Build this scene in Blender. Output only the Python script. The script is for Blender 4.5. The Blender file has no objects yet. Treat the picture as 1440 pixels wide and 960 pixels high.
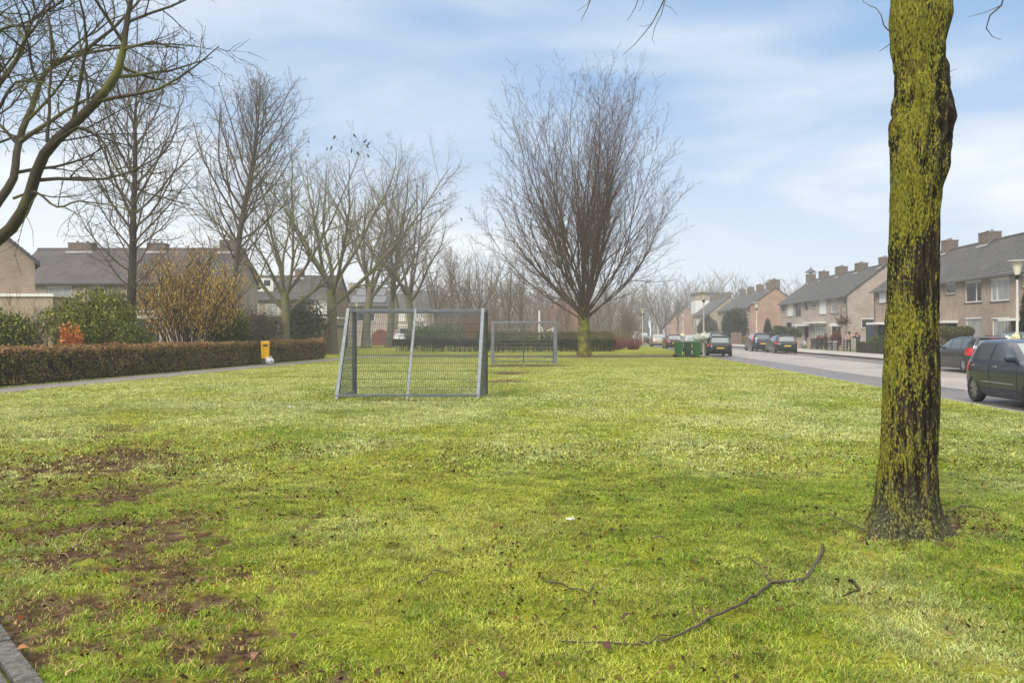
import bpy, bmesh, math, random
import numpy as np
from mathutils import Vector, Matrix, noise as mnoise

R = math.radians
sc = bpy.context.scene
C = sc.collection

# ------------------------------------------------------------------ camera, sky, sun, exposure
F = 1200.0          # focal length in pixels of the 1440 px wide photograph
HC = 1.55           # eye height over the lawn
HZ = 468.0          # horizon row
cam = bpy.data.cameras.new('camera')
cam_ob = bpy.data.objects.new('camera', cam)
C.objects.link(cam_ob)
cam_ob.location = (0, 0, HC)
cam_ob.rotation_euler = (R(90), 0, 0)
cam.sensor_width = 36
cam.lens = F / 1440 * 36
cam.shift_y = -12 / 1440
cam.clip_start = 0.05
cam.clip_end = 3000
sc.camera = cam_ob

SUN_EL, SUN_AZ = 38, 215        # azimuth: compass-like, 0 = +Y, clockwise; 215 = behind the camera, to the left
world = bpy.data.worlds.new('World')
sc.world = world
world.use_nodes = True


def make_sky():
    nt = world.node_tree
    nt.nodes.clear()
    N, L = nt.nodes.new, nt.links.new
    out = N('ShaderNodeOutputWorld')
    bg = N('ShaderNodeBackground')
    bg.inputs['Strength'].default_value = 0.1
    L(bg.outputs[0], out.inputs[0])
    sky = N('ShaderNodeTexSky')
    sky.sky_type = 'NISHITA'
    sky.sun_disc = False
    sky.sun_elevation = R(SUN_EL)
    sky.sun_rotation = R(SUN_AZ)
    sky.air_density = 1.0
    sky.dust_density = 0.6
    sky.ozone_density = 1.6
    tc = N('ShaderNodeTexCoord')
    sep = N('ShaderNodeSeparateXYZ')
    L(tc.outputs['Generated'], sep.inputs[0])

    def math_(op, a, b=None, c=None):
        m = N('ShaderNodeMath')
        m.operation = op
        for i, v in enumerate((a, b, c)):
            if v is None:
                continue
            if isinstance(v, (int, float)):
                m.inputs[i].default_value = v
            else:
                L(v, m.inputs[i])
        return m.outputs[0]
    zc = math_('MAXIMUM', sep.outputs[2], 0.0)
    den = math_('ADD', zc, 0.16)
    u = math_('DIVIDE', sep.outputs[0], den)
    v = math_('DIVIDE', sep.outputs[1], den)
    cv = N('ShaderNodeCombineXYZ')
    L(u, cv.inputs[0])
    L(math_('MULTIPLY', v, 1.15), cv.inputs[1])
    cv.inputs[2].default_value = 3.7
    n1 = N('ShaderNodeTexNoise')
    n1.inputs['Scale'].default_value = 0.75
    n1.inputs['Detail'].default_value = 7
    n1.inputs['Roughness'].default_value = 0.52
    n1.inputs['Distortion'].default_value = 0.5
    L(cv.outputs[0], n1.inputs['Vector'])
    r1 = N('ShaderNodeMapRange')
    r1.interpolation_type = 'SMOOTHSTEP'
    r1.inputs['From Min'].default_value = 0.44
    r1.inputs['From Max'].default_value = 0.72
    L(n1.outputs['Fac'], r1.inputs['Value'])
    # more cloud low down, thinner blue above
    hor = N('ShaderNodeMapRange')
    hor.interpolation_type = 'SMOOTHSTEP'
    hor.inputs['From Min'].default_value = 0.0
    hor.inputs['From Max'].default_value = 0.31
    hor.inputs['To Min'].default_value = 1.0
    hor.inputs['To Max'].default_value = 0.0
    L(sep.outputs[2], hor.inputs['Value'])
    lf = N('ShaderNodeMapRange')                       # the cloud bank lies to the left
    lf.interpolation_type = 'SMOOTHSTEP'
    lf.inputs['From Min'].default_value = -0.55
    lf.inputs['From Max'].default_value = 0.45
    lf.inputs['To Min'].default_value = 1.25
    lf.inputs['To Max'].default_value = 0.62
    L(sep.outputs[0], lf.inputs['Value'])
    hl = math_('MULTIPLY', hor.outputs[0], lf.outputs[0])
    fac = math_('MINIMUM', math_('ADD', hl, math_('MULTIPLY', r1.outputs[0], 0.75)), 0.97)
    # an even pale base mixed into the blue (thin high cloud)
    base = N('ShaderNodeMixRGB')
    base.inputs['Fac'].default_value = 0.78
    L(sky.outputs[0], base.inputs[1])
    base.inputs[2].default_value = (2.2, 3.65, 5.75, 1)
    mix = N('ShaderNodeMixRGB')
    L(fac, mix.inputs['Fac'])
    L(base.outputs[0], mix.inputs[1])
    mix.inputs[2].default_value = (6.5, 6.8, 7.15, 1)
    zb = N('ShaderNodeMapRange')                       # overcast skies are brightest overhead; boosted above the view to light the ground
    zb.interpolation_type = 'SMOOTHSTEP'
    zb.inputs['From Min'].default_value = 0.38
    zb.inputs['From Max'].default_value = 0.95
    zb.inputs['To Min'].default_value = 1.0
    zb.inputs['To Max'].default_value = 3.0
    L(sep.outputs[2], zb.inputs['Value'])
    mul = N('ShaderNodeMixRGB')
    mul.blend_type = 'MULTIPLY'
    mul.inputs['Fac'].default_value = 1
    zw = N('ShaderNodeMapRange')                       # unseen warm white overhead, added to light the ground
    zw.interpolation_type = 'SMOOTHSTEP'
    zw.inputs['From Min'].default_value = 0.38
    zw.inputs['From Max'].default_value = 0.7
    L(sep.outputs[2], zw.inputs['Value'])
    top = N('ShaderNodeMixRGB')
    L(zw.outputs[0], top.inputs['Fac'])
    L(mix.outputs[0], top.inputs[1])
    top.inputs[2].default_value = (5.7, 5.45, 5.1, 1)
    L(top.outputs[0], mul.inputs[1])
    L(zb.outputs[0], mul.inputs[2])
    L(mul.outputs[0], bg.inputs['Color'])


make_sky()
sun = bpy.data.lights.new('sun', 'SUN')
sun.energy = 2.6
sun.angle = R(22)
sun.color = (1, 0.91, 0.78)
sun_ob = bpy.data.objects.new('sun', sun)
C.objects.link(sun_ob)
_d = Vector((math.sin(R(SUN_AZ)) * math.cos(R(SUN_EL)), math.cos(R(SUN_AZ)) * math.cos(R(SUN_EL)), math.sin(R(SUN_EL))))
sun_ob.rotation_euler = _d.to_track_quat('Z', 'Y').to_euler()
sun_ob.location = (0, -5, 60)
vs = sc.view_settings
vs.view_transform = 'Standard'
vs.look = 'None'
vs.gamma = 1
vs.exposure = 0.55
sc.render.engine = 'CYCLES'
sc.cycles.use_denoising = True
sc.cycles.max_bounces = 6
sc.cycles.diffuse_bounces = 3
sc.cycles.glossy_bounces = 2
sc.cycles.transmission_bounces = 3
sc.cycles.volume_bounces = 1
sc.cycles.transparent_max_bounces = 8
sc.cycles.use_adaptive_sampling = True
sc.cycles.adaptive_threshold = 0.015

# ------------------------------------------------------------------ places
AR = math.atan(88 / F)          # the street runs this far to the right of the view
TA = math.tan(AR)
RZ = -0.10                      # level of the carriageway


def G(px, py, z=0.0):
    Y = (HC - z) * F / (py - HZ)
    return Vector(((px - 720) / F * Y, Y, z))


def at(px, py, Y):
    return Vector(((px - 720) / F * Y, Y, HC + (HZ - py) / F * Y))


def rd(l, s, z=0.0):
    return Vector((l * math.cos(AR) + s * math.sin(AR), s * math.cos(AR) - l * math.sin(AR), z))


def s_of(l, px):
    return l * (F + TA * (px - 720)) / (px - 808)


def z_of(l, px, py):
    return HC + (HZ - py) / F * rd(l, s_of(l, px)).y


# ------------------------------------------------------------------ noise for numpy
def _hash(ix, iy, seed):
    h = (ix.astype(np.int64) * 374761393 + iy.astype(np.int64) * 668265263 + seed * 982451653) & 0x7fffffff
    h = ((h ^ (h >> 13)) * 1274126177) & 0x7fffffff
    return ((h ^ (h >> 16)) & 0xffff) / 65535.0


def vnoise(x, y, seed=0):
    x = np.asarray(x, float)
    y = np.asarray(y, float)
    ix, iy = np.floor(x), np.floor(y)
    fx, fy = x - ix, y - iy
    fx = fx * fx * (3 - 2 * fx)
    fy = fy * fy * (3 - 2 * fy)
    a, b = _hash(ix, iy, seed), _hash(ix + 1, iy, seed)
    c, d = _hash(ix, iy + 1, seed), _hash(ix + 1, iy + 1, seed)
    return (a * (1 - fx) + b * fx) * (1 - fy) + (c * (1 - fx) + d * fx) * fy


def fbm(x, y, seed=0, oct=4):
    x = np.asarray(x, float)
    y = np.asarray(y, float)
    t, amp, tot = 0, 1.0, 0
    for k in range(oct):
        t = t + amp * vnoise(x * 2 ** k + 17.3 * k, y * 2 ** k - 9.1 * k, seed + k)
        tot += amp
        amp *= 0.5
    return t / tot


# ------------------------------------------------------------------ objects
def tag(o, label=None, cat=None, group=None, kind=None):
    if label:
        o['label'] = label
    if cat:
        o['category'] = cat
    if group:
        o['group'] = group
    if kind:
        o['kind'] = kind
    return o


def thing(name, label, cat, loc=(0, 0, 0), rz=0.0, group=None):
    o = bpy.data.objects.new(name, None)
    o.empty_display_size = 0.2
    C.objects.link(o)
    o.location = loc
    o.rotation_euler = (0, 0, rz)
    return tag(o, label, cat, group)


def copy_tree(o, parent=None):
    c = o.copy()
    C.objects.link(c)
    if parent is not None:
        c.parent = parent
    for ch in list(o.children):
        copy_tree(ch, c)
    return c


def link(name, me, mats=None, parent=None, loc=None):
    o = bpy.data.objects.new(name, me)
    C.objects.link(o)
    if mats is not None:
        for m in (mats if isinstance(mats, (list, tuple)) else [mats]):
            me.materials.append(m)
    if parent is not None:
        o.parent = parent
    if loc is not None:
        o.location = loc
    return o


def np_mesh(name, V, faces, col=None, smooth=False):
    """faces: int array (n,k), or a list of such arrays"""
    if not isinstance(faces, list):
        faces = [faces]
    me = bpy.data.meshes.new(name)
    V = np.ascontiguousarray(V, dtype=np.float32)
    me.vertices.add(len(V))
    me.vertices.foreach_set('co', V.ravel())
    idx = np.concatenate([f.ravel() for f in faces]).astype(np.int32)
    sizes = np.concatenate([np.full(len(f), f.shape[1]) for f in faces])
    starts = np.concatenate([[0], np.cumsum(sizes)[:-1]]).astype(np.int32)
    me.loops.add(len(idx))
    me.loops.foreach_set('vertex_index', idx)
    me.polygons.add(len(sizes))
    me.polygons.foreach_set('loop_start', starts)
    if smooth:
        me.polygons.foreach_set('use_smooth', np.ones(len(sizes), dtype=bool))
    me.update(calc_edges=True)
    if col is not None:
        a = me.color_attributes.new('Col', 'FLOAT_COLOR', 'POINT')
        c4 = np.ones((len(V), 4), dtype=np.float32)
        c4[:, :3] = col
        a.data.foreach_set('color', c4.ravel())
    return me


class MB:
    def __init__(s):
        s.v, s.f, s.m = [], [], []

    def add(s, vs_, fs, mi=0):
        b = len(s.v)
        s.v += [tuple(v) for v in vs_]
        s.f += [tuple(i + b for i in f) for f in fs]
        s.m += [mi] * len(fs)
        return s

    def box(s, x0, x1, y0, y1, z0, z1, mi=0, M=None):
        v = [Vector((x, y, z)) for z in (z0, z1) for y in (y0, y1) for x in (x0, x1)]
        if M is not None:
            v = [M @ p for p in v]
        return s.add(v, [(0, 2, 3, 1), (4, 5, 7, 6), (0, 1, 5, 4), (2, 6, 7, 3), (0, 4, 6, 2), (1, 3, 7, 5)], mi)

    def bar(s, a, b, w, h=None, up=(0, 0, 1), mi=0):
        a, b = Vector(a), Vector(b)
        h = w if h is None else h
        t = (b - a).normalized()
        u = t.cross(Vector(up))
        if u.length < 1e-4:
            u = t.cross(Vector((0, 1, 0)))
        u.normalize()
        n = u.cross(t).normalized()
        v = [p + u * (w / 2 * i) + n * (h / 2 * j) for p in (a, b) for i, j in ((-1, -1), (1, -1), (1, 1), (-1, 1))]
        return s.add(v, [(0, 1, 2, 3), (7, 6, 5, 4), (0, 4, 5, 1), (1, 5, 6, 2), (2, 6, 7, 3), (3, 7, 4, 0)], mi)

    def tube(s, pts, radii, n=8, mi=0, cap=True):
        pts = [Vector(p) for p in pts]
        if isinstance(radii, (int, float)):
            radii = [radii] * len(pts)
        ref = (pts[-1] - pts[0]).normalized()
        ref = Vector((0, 0, 1)) if abs(ref.z) < 0.8 else Vector((0, 1, 0))
        vs_, fs = [], []
        for i, p in enumerate(pts):
            t = (pts[min(i + 1, len(pts) - 1)] - pts[max(i - 1, 0)]).normalized()
            u = t.cross(ref).normalized()
            w = t.cross(u)
            for k in range(n):
                a = 2 * math.pi * k / n
                vs_.append(p + (u * math.cos(a) + w * math.sin(a)) * radii[i])
        for i in range(len(pts) - 1):
            for k in range(n):
                k2 = (k + 1) % n
                fs.append((i * n + k, (i + 1) * n + k, (i + 1) * n + k2, i * n + k2))
        if cap:
            fs.append(tuple(range(n)))
            fs.append(tuple((len(pts) - 1) * n + k for k in reversed(range(n))))
        return s.add(vs_, fs, mi)

    def lathe(s, prof, n=20, c=(0, 0, 0), mi=0, axis='z', cap=True):
        vs_, fs = [], []
        for r, z in prof:
            for k in range(n):
                a = 2 * math.pi * k / n
                p = (r * math.cos(a), r * math.sin(a), z)
                if axis == 'y':
                    p = (p[0], p[2], -p[1])
                vs_.append((p[0] + c[0], p[1] + c[1], p[2] + c[2]))
        for i in range(len(prof) - 1):
            for k in range(n):
                k2 = (k + 1) % n
                fs.append((i * n + k, i * n + k2, (i + 1) * n + k2, (i + 1) * n + k))
        if cap:
            fs.append(tuple(reversed(range(n))))
            fs.append(tuple((len(prof) - 1) * n + k for k in range(n)))
        return s.add(vs_, fs, mi)

    def build(s, name, mats, parent=None, loc=None, smooth=False, bevel=0):
        me = bpy.data.meshes.new(name)
        me.from_pydata(s.v, [], s.f)
        me.polygons.foreach_set('material_index', s.m)
        if smooth:
            me.polygons.foreach_set('use_smooth', [True] * len(s.f))
            try:
                me.set_sharp_from_angle(angle=R(40))
            except Exception:
                pass
        me.update()
        o = link(name, me, mats, parent, loc)
        if bevel:
            b = o.modifiers.new('bevel', 'BEVEL')
            b.width = bevel
            b.segments = 2
            b.limit_method = 'ANGLE'
        return o


# ------------------------------------------------------------------ materials
MATS = {}


def mat(name, col, rough=0.7, var=0.0, scale=4.0, col2=None, bump=0.0, bscale=None, metal=0.0, spec=0.3, coat=0.0, detail=4, stretch=None):
    """plain principled surface with a soft two-colour noise and a bump"""
    if name in MATS:
        return MATS[name]
    m = bpy.data.materials.new(name)
    m.use_nodes = True
    nt = m.node_tree
    N, L = nt.nodes.new, nt.links.new
    b = nt.nodes['Principled BSDF']
    b.inputs['Roughness'].default_value = rough
    b.inputs['Metallic'].default_value = metal
    b.inputs['Specular IOR Level'].default_value = spec
    b.inputs['Coat Weight'].default_value = coat
    b.inputs['Coat Roughness'].default_value = 0.05
    b.inputs['Base Color'].default_value = (*col, 1)
    if var or col2 or bump:
        tc = N('ShaderNodeTexCoord')
        mp = N('ShaderNodeMapping')
        if stretch:
            mp.inputs['Scale'].default_value = stretch
        L(tc.outputs['Object'], mp.inputs[0])
        n = N('ShaderNodeTexNoise')
        n.inputs['Scale'].default_value = scale
        n.inputs['Detail'].default_value = detail
        n.inputs['Roughness'].default_value = 0.62
        L(mp.outputs[0], n.inputs['Vector'])
        if var or col2:
            c2 = col2 or tuple(max(0, c * (1 - var)) for c in col)
            rp = N('ShaderNodeValToRGB')
            rp.color_ramp.elements[0].position = 0.36
            rp.color_ramp.elements[1].position = 0.64
            rp.color_ramp.elements[0].color = (*c2, 1)
            rp.color_ramp.elements[1].color = (*col, 1)
            L(n.outputs['Fac'], rp.inputs[0])
            L(rp.outputs[0], b.inputs['Base Color'])
        if bump:
            n2 = N('ShaderNodeTexNoise')
            n2.inputs['Scale'].default_value = bscale or scale * 4
            n2.inputs['Detail'].default_value = 5
            L(mp.outputs[0], n2.inputs['Vector'])
            bp = N('ShaderNodeBump')
            bp.inputs['Strength'].default_value = bump
            bp.inputs['Distance'].default_value = 0.02
            L(n2.outputs['Fac'], bp.inputs['Height'])
            L(bp.outputs[0], b.inputs['Normal'])
    MATS[name] = m
    return m


def leaf_mat(name, rough=0.55, trans=0.25, spec=0.2):
    """colour from the 'Col' attribute (each leaf's own colour), a little light passing through"""
    if name in MATS:
        return MATS[name]
    m = bpy.data.materials.new(name)
    m.use_nodes = True
    nt = m.node_tree
    N, L = nt.nodes.new, nt.links.new
    b = nt.nodes['Principled BSDF']
    out = nt.nodes['Material Output']
    a = N('ShaderNodeAttribute')
    a.attribute_name = 'Col'
    L(a.outputs['Color'], b.inputs['Base Color'])
    b.inputs['Roughness'].default_value = rough
    b.inputs['Specular IOR Level'].default_value = spec
    if trans:
        t = N('ShaderNodeBsdfTranslucent')
        L(a.outputs['Color'], t.inputs['Color'])
        mx = N('ShaderNodeMixShader')
        mx.inputs[0].default_value = trans
        L(b.outputs[0], mx.inputs[1])
        L(t.outputs[0], mx.inputs[2])
        L(mx.outputs[0], out.inputs[0])
    MATS[name] = m
    return m


def brick_mat(name, c1, c2, mortar, bw=0.22, rh=0.068, scale=1.0):
    if name in MATS:
        return MATS[name]
    m = bpy.data.materials.new(name)
    m.use_nodes = True
    nt = m.node_tree
    N, L = nt.nodes.new, nt.links.new
    b = nt.nodes['Principled BSDF']
    b.inputs['Roughness'].default_value = 0.85
    b.inputs['Specular IOR Level'].default_value = 0.15
    tc = N('ShaderNodeTexCoord')
    sp = N('ShaderNodeSeparateXYZ')
    L(tc.outputs['Object'], sp.inputs[0])
    ad = N('ShaderNodeMath')
    L(sp.outputs[0], ad.inputs[0])
    L(sp.outputs[1], ad.inputs[1])
    cb = N('ShaderNodeCombineXYZ')
    L(ad.outputs[0], cb.inputs[0])
    L(sp.outputs[2], cb.inputs[1])
    br = N('ShaderNodeTexBrick')
    br.inputs['Scale'].default_value = scale
    br.inputs['Brick Width'].default_value = bw
    br.inputs['Row Height'].default_value = rh
    br.inputs['Mortar Size'].default_value = 0.007
    br.inputs['Color1'].default_value = (*c1, 1)
    br.inputs['Color2'].default_value = (*c2, 1)
    br.inputs['Mortar'].default_value = (*mortar, 1)
    L(cb.outputs[0], br.inputs['Vector'])
    n = N('ShaderNodeTexNoise')
    n.inputs['Scale'].default_value = 0.9
    n.inputs['Detail'].default_value = 6
    L(tc.outputs['Object'], n.inputs['Vector'])
    mr = N('ShaderNodeMapRange')
    mr.inputs['From Min'].default_value = 0.3
    mr.inputs['From Max'].default_value = 0.7
    mr.inputs['To Min'].default_value = 0.78
    mr.inputs['To Max'].default_value = 1.12
    L(n.outputs['Fac'], mr.inputs['Value'])
    mx = N('ShaderNodeMixRGB')
    mx.blend_type = 'MULTIPLY'
    mx.inputs[0].default_value = 1
    L(br.outputs['Color'], mx.inputs[1])
    L(mr.outputs[0], mx.inputs[2])
    L(mx.outputs[0], b.inputs['Base Color'])
    MATS[name] = m
    return m


def paving_mat(name, c1, c2, mortar, bw, rh, rough_lo=0.35, rough_hi=0.85, big=0.25, rot=0.0, stain=(0.55, 1.15)):
    """pavers with wet, shinier patches"""
    m = bpy.data.materials.new(name)
    m.use_nodes = True
    nt = m.node_tree
    N, L = nt.nodes.new, nt.links.new
    b = nt.nodes['Principled BSDF']
    tc = N('ShaderNodeTexCoord')
    mp = N('ShaderNodeMapping')
    mp.inputs['Rotation'].default_value = (0, 0, rot)
    L(tc.outputs['Object'], mp.inputs[0])
    br = N('ShaderNodeTexBrick')
    br.inputs['Scale'].default_value = 1
    br.inputs['Brick Width'].default_value = bw
    br.inputs['Row Height'].default_value = rh
    br.inputs['Mortar Size'].default_value = 0.006
    br.inputs['Color1'].default_value = (*c1, 1)
    br.inputs['Color2'].default_value = (*c2, 1)
    br.inputs['Mortar'].default_value = (*mortar, 1)
    L(mp.outputs[0], br.inputs['Vector'])
    n = N('ShaderNodeTexNoise')
    n.inputs['Scale'].default_value = big
    n.inputs['Detail'].default_value = 7
    n.inputs['Roughness'].default_value = 0.6
    n.inputs['Distortion'].default_value = 0.4
    L(mp.outputs[0], n.inputs['Vector'])
    mr = N('ShaderNodeMapRange')
    mr.inputs['From Min'].default_value = 0.35
    mr.inputs['From Max'].default_value = 0.65
    mr.inputs['To Min'].default_value = stain[0]
    mr.inputs['To Max'].default_value = stain[1]
    L(n.outputs['Fac'], mr.inputs['Value'])
    mx = N('ShaderNodeMixRGB')
    mx.blend_type = 'MULTIPLY'
    mx.inputs[0].default_value = 1
    L(br.outputs['Color'], mx.inputs[1])
    L(mr.outputs[0], mx.inputs[2])
    L(mx.outputs[0], b.inputs['Base Color'])
    rr = N('ShaderNodeMapRange')
    rr.inputs['From Min'].default_value = 0.38
    rr.inputs['From Max'].default_value = 0.6
    rr.inputs['To Min'].default_value = rough_lo
    rr.inputs['To Max'].default_value = rough_hi
    L(n.outputs['Fac'], rr.inputs['Value'])
    L(rr.outputs[0], b.inputs['Roughness'])
    MATS[name] = m
    return m


def bark_mat(name, bark, bark2, moss, moss_amt=0.5, scale=1.0):
    m = bpy.data.materials.new(name)
    m.use_nodes = True
    nt = m.node_tree
    N, L = nt.nodes.new, nt.links.new
    b = nt.nodes['Principled BSDF']
    b.inputs['Roughness'].default_value = 0.9
    b.inputs['Specular IOR Level'].default_value = 0.1
    tc = N('ShaderNodeTexCoord')
    n1 = N('ShaderNodeTexNoise')
    n1.inputs['Scale'].default_value = 1.3 * scale
    n1.inputs['Detail'].default_value = 5
    L(tc.outputs['Object'], n1.inputs['Vector'])
    n2 = N('ShaderNodeTexNoise')
    n2.inputs['Scale'].default_value = 14 * scale
    n2.inputs['Detail'].default_value = 4
    L(tc.outputs['Object'], n2.inputs['Vector'])
    mb = N('ShaderNodeMixRGB')
    L(n2.outputs['Fac'], mb.inputs[0])
    mb.inputs[1].default_value = (*bark, 1)
    mb.inputs[2].default_value = (*bark2, 1)
    mr = N('ShaderNodeMapRange')
    mr.inputs['From Min'].default_value = 0.62 - 0.3 * moss_amt
    mr.inputs['From Max'].default_value = 0.78 - 0.3 * moss_amt
    L(n1.outputs['Fac'], mr.inputs['Value'])
    mm = N('ShaderNodeMixRGB')
    L(mr.outputs[0], mm.inputs[0])
    L(mb.outputs[0], mm.inputs[1])
    mm.inputs[2].default_value = (*moss, 1)
    L(mm.outputs[0], b.inputs['Base Color'])
    MATS[name] = m
    return m


white = mat('white_paint', (0.62, 0.62, 0.60), 0.45, var=0.12, scale=3)
steel = mat('galvanised_steel', (0.17, 0.19, 0.215), 0.5, var=0.3, scale=9, metal=0.35, spec=0.5, bump=0.1)
steel_dull = mat('dull_steel', (0.085, 0.095, 0.105), 0.55, var=0.35, scale=5, metal=0.3)
steel_green = mat('weathered_steel', (0.11, 0.14, 0.12), 0.6, var=0.45, scale=4, col2=(0.07, 0.1, 0.06), metal=0.2)
black = mat('black_plastic', (0.012, 0.012, 0.013), 0.5)
rubber = mat('tyre_rubber', (0.014, 0.014, 0.015), 0.75)
glass_dark = mat('window_glass', (0.05, 0.055, 0.06), 0.06, var=0.6, scale=0.9, spec=0.8)
glass_pale = mat('glass_with_net_curtain', (0.38, 0.39, 0.385), 0.12, var=0.45, scale=1.6, spec=0.7, stretch=(4, 4, 0.4))
frame_white = mat('window_frame_white', (0.66, 0.66, 0.64), 0.4, var=0.1, scale=2)
frame_brown = mat('window_frame_brown', (0.07, 0.045, 0.03), 0.5)
shutter_white = mat('roller_shutter', (0.68, 0.68, 0.67), 0.5, var=0.08, scale=1.5)
sill_dark = mat('sill_tile', (0.09, 0.075, 0.065), 0.6)
lead = mat('lead_flashing', (0.25, 0.255, 0.26), 0.5, var=0.2)
leafm = leaf_mat('leaf')
dryleafm = leaf_mat('dry_leaf', 0.85, 0.1, 0.03)
# ------------------------------------------------------------------ the ground and the street
def poly_sheet(name, pts, z, m, kind='structure', thick=0.0):
    mb = MB()
    n = len(pts)
    if thick:
        vs_ = [(p[0], p[1], z) for p in pts] + [(p[0], p[1], z - thick) for p in pts]
        fs = [tuple(range(n)), tuple(reversed(range(n, 2 * n)))] + [(i, i + n, (i + 1) % n + n, (i + 1) % n) for i in range(n)]
    else:
        vs_, fs = [(p[0], p[1], z) for p in pts], [tuple(range(n))]
    mb.add(vs_, fs)
    o = mb.build(name, m)
    if kind:
        o['kind'] = kind
    return o


def strip(name, l0, l1, s0, s1, z, m, thick=0.0):
    return poly_sheet(name, [rd(l0, s0), rd(l1, s0), rd(l1, s1), rd(l0, s1)], z, m, thick=thick)


earth = mat('earth', (0.085, 0.085, 0.035), 0.95, col2=(0.10, 0.075, 0.045), scale=0.35)
poly_sheet('ground', [(-395, -40), (395, -40), (395, 395), (-395, 395)], -0.16, earth)

road_m = paving_mat('road_brick', (0.30, 0.265, 0.245), (0.25, 0.225, 0.21), (0.18, 0.165, 0.155), 0.21, 0.10, 0.35, 0.8, 0.3, R(90) - AR, (0.8, 1.1))
park_m = paving_mat('parking_clinker', (0.15, 0.13, 0.125), (0.11, 0.10, 0.10), (0.06, 0.055, 0.05), 0.21, 0.07, 0.15, 0.75, 0.45, -AR, (0.6, 1.25))
walk_m = paving_mat('sidewalk_tile', (0.33, 0.31, 0.29), (0.29, 0.275, 0.26), (0.17, 0.16, 0.15), 0.30, 0.30, 0.5, 0.9, 0.4, -AR, (0.8, 1.1))
kerb_m = mat('kerb_concrete', (0.27, 0.26, 0.245), 0.85, var=0.35, scale=2.5, bump=0.2)
kerb_dark = mat('old_kerb', (0.085, 0.08, 0.075), 0.8, var=0.4, scale=2)
path_m = mat('path_tarmac', (0.19, 0.175, 0.165), 0.85, var=0.25, scale=1.2, bump=0.3, bscale=40)
KL = 8.72      # lateral place of the lawn's edge along the street
strip('road', 11.3, 16.2, -25, 360, RZ, road_m)
strip('parking_strip', KL + 0.1, 11.18, -25, 360, RZ + 0.004, park_m)
strip('gutter', 11.18, 11.3, -25, 360, RZ + 0.008, kerb_m)
strip('parking_bay', 16.2, 18.35, -25, 360, RZ + 0.004, park_m)
strip('kerb', KL, KL + 0.1, -25, 360, 0.005, kerb_m, thick=0.15)
for a, b in ((-25, 66), (79, 113), (126, 360)):
    strip('kerb', 18.35, 18.48, a, b, 0.03, kerb_dark, thick=0.17)
strip('pavement', 18.48, 22.5, -25, 360, 0.0, walk_m)
strip('pavement', 18.35, 18.479, 66, 79, -0.01, kerb_m)
garden_m = mat('garden_soil', (0.10, 0.095, 0.055), 0.95, col2=(0.12, 0.15, 0.05), scale=0.8)
strip('garden_ground', 22.5, 60, -25, 360, -0.01, garden_m)

# --- mud and bare soil on the lawn: centres given on the photograph, radii in metres
MUDS = [(205, 765, 0.6, 0.65, 0.95), (140, 735, 0.55, 0.5, 0.85), (265, 810, 0.42, 0.45, 0.9), (300, 900, 0.36, 0.32, 0.95), (60, 915, 0.3, 0.3, 0.9), (25, 865, 0.45, 0.4, 1.15), (110, 850, 0.45, 0.35, .7), (190, 850, .5, .4, .65), (160, 610, .4, 1.2, .95), (152, 655, .5, .9, 1.0), (150, 695, .55, .7, 1.0), (215, 735, .5, .5, .9), (240, 790, .4, .4, .8), (275, 850, .36, .36, .85), (310, 925, .34, .3, .9), (70, 900, .45, .4, .75), (50, 760, .8, .6, .5), (330, 940, .4, .3, .7), (20, 790, .5, .4, .5), (90, 700, .8, .7, .6),
        (30, 700, 1.1, 0.6, 0.85), (90, 660, 1.2, 0.8, 0.8), (155, 640, 0.45, 1.1, 0.9), (165, 600, 0.4, 1.6, 0.75), (60, 615, 1.4, 1.2, 0.55),
        (735, 514, 2.3, 1.8, 2.2), (715, 524, 1.5, 2.2, 1.2), (705, 536, 1.2, 1.3, 1.3), (690, 549, 0.9, 0.6, 0.8), (570, 563, 2.3, 0.4, 1.25),
        (620, 550, 1.6, .5, .7), (1345, 737, 0.5, 0.4, 1.35), (1265, 754, 0.6, 0.3, 1.2), (820, 505, 2.2, 0.9, 1.0), (1385, 587, 2.5, .35, 0.7), (910, 509, 4, .8, 0.45), (350, 960, .5, .3, .6)]
MUDS = [(*G(a, b).xy, rx, ry, w) for a, b, rx, ry, w in MUDS]


def mud(x, y):
    m = np.zeros_like(np.asarray(x, float))
    for cx, cy, rx, ry, w in MUDS:
        m = np.maximum(m, w * np.exp(-(((x - cx) / rx) ** 2 + ((y - cy) / ry) ** 2)))
    n = fbm(x * 2.2, y * 2.2, 5, 4)
    n2 = fbm(x * 0.5 + 9, y * 0.5, 8, 3)
    # the left front of the lawn is generally thinner
    thin = 0.40 * np.clip((-(x) - 0.1) / 2.0, 0, 1) * np.clip((16 - y) / 5, 0, 1)
    n3 = fbm(x * 8.0, y * 8.0, 15, 3)
    near = np.clip((14 - y) / 6, 0, 1)
    return np.clip((m * 0.95 + thin + (n - 0.5) * 0.9 + (n2 - 0.5) * 0.3 + (n3 - 0.5) * (0.7 + 1.7 * near) - 0.45) * 1.45, 0, 1)


def lawn_z(x, y):
    near = np.clip((17 - y) / 5, 0, 1)
    edge = np.clip((KL + 0.0733 * y - x - 0.3) / 1.0, 0, 1)
    return near * edge * ((fbm(x * 0.9, y * 0.9, 21, 3) - 0.5) * 0.055 + (fbm(x * 5, y * 5, 31, 2) - 0.5) * 0.016)


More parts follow.
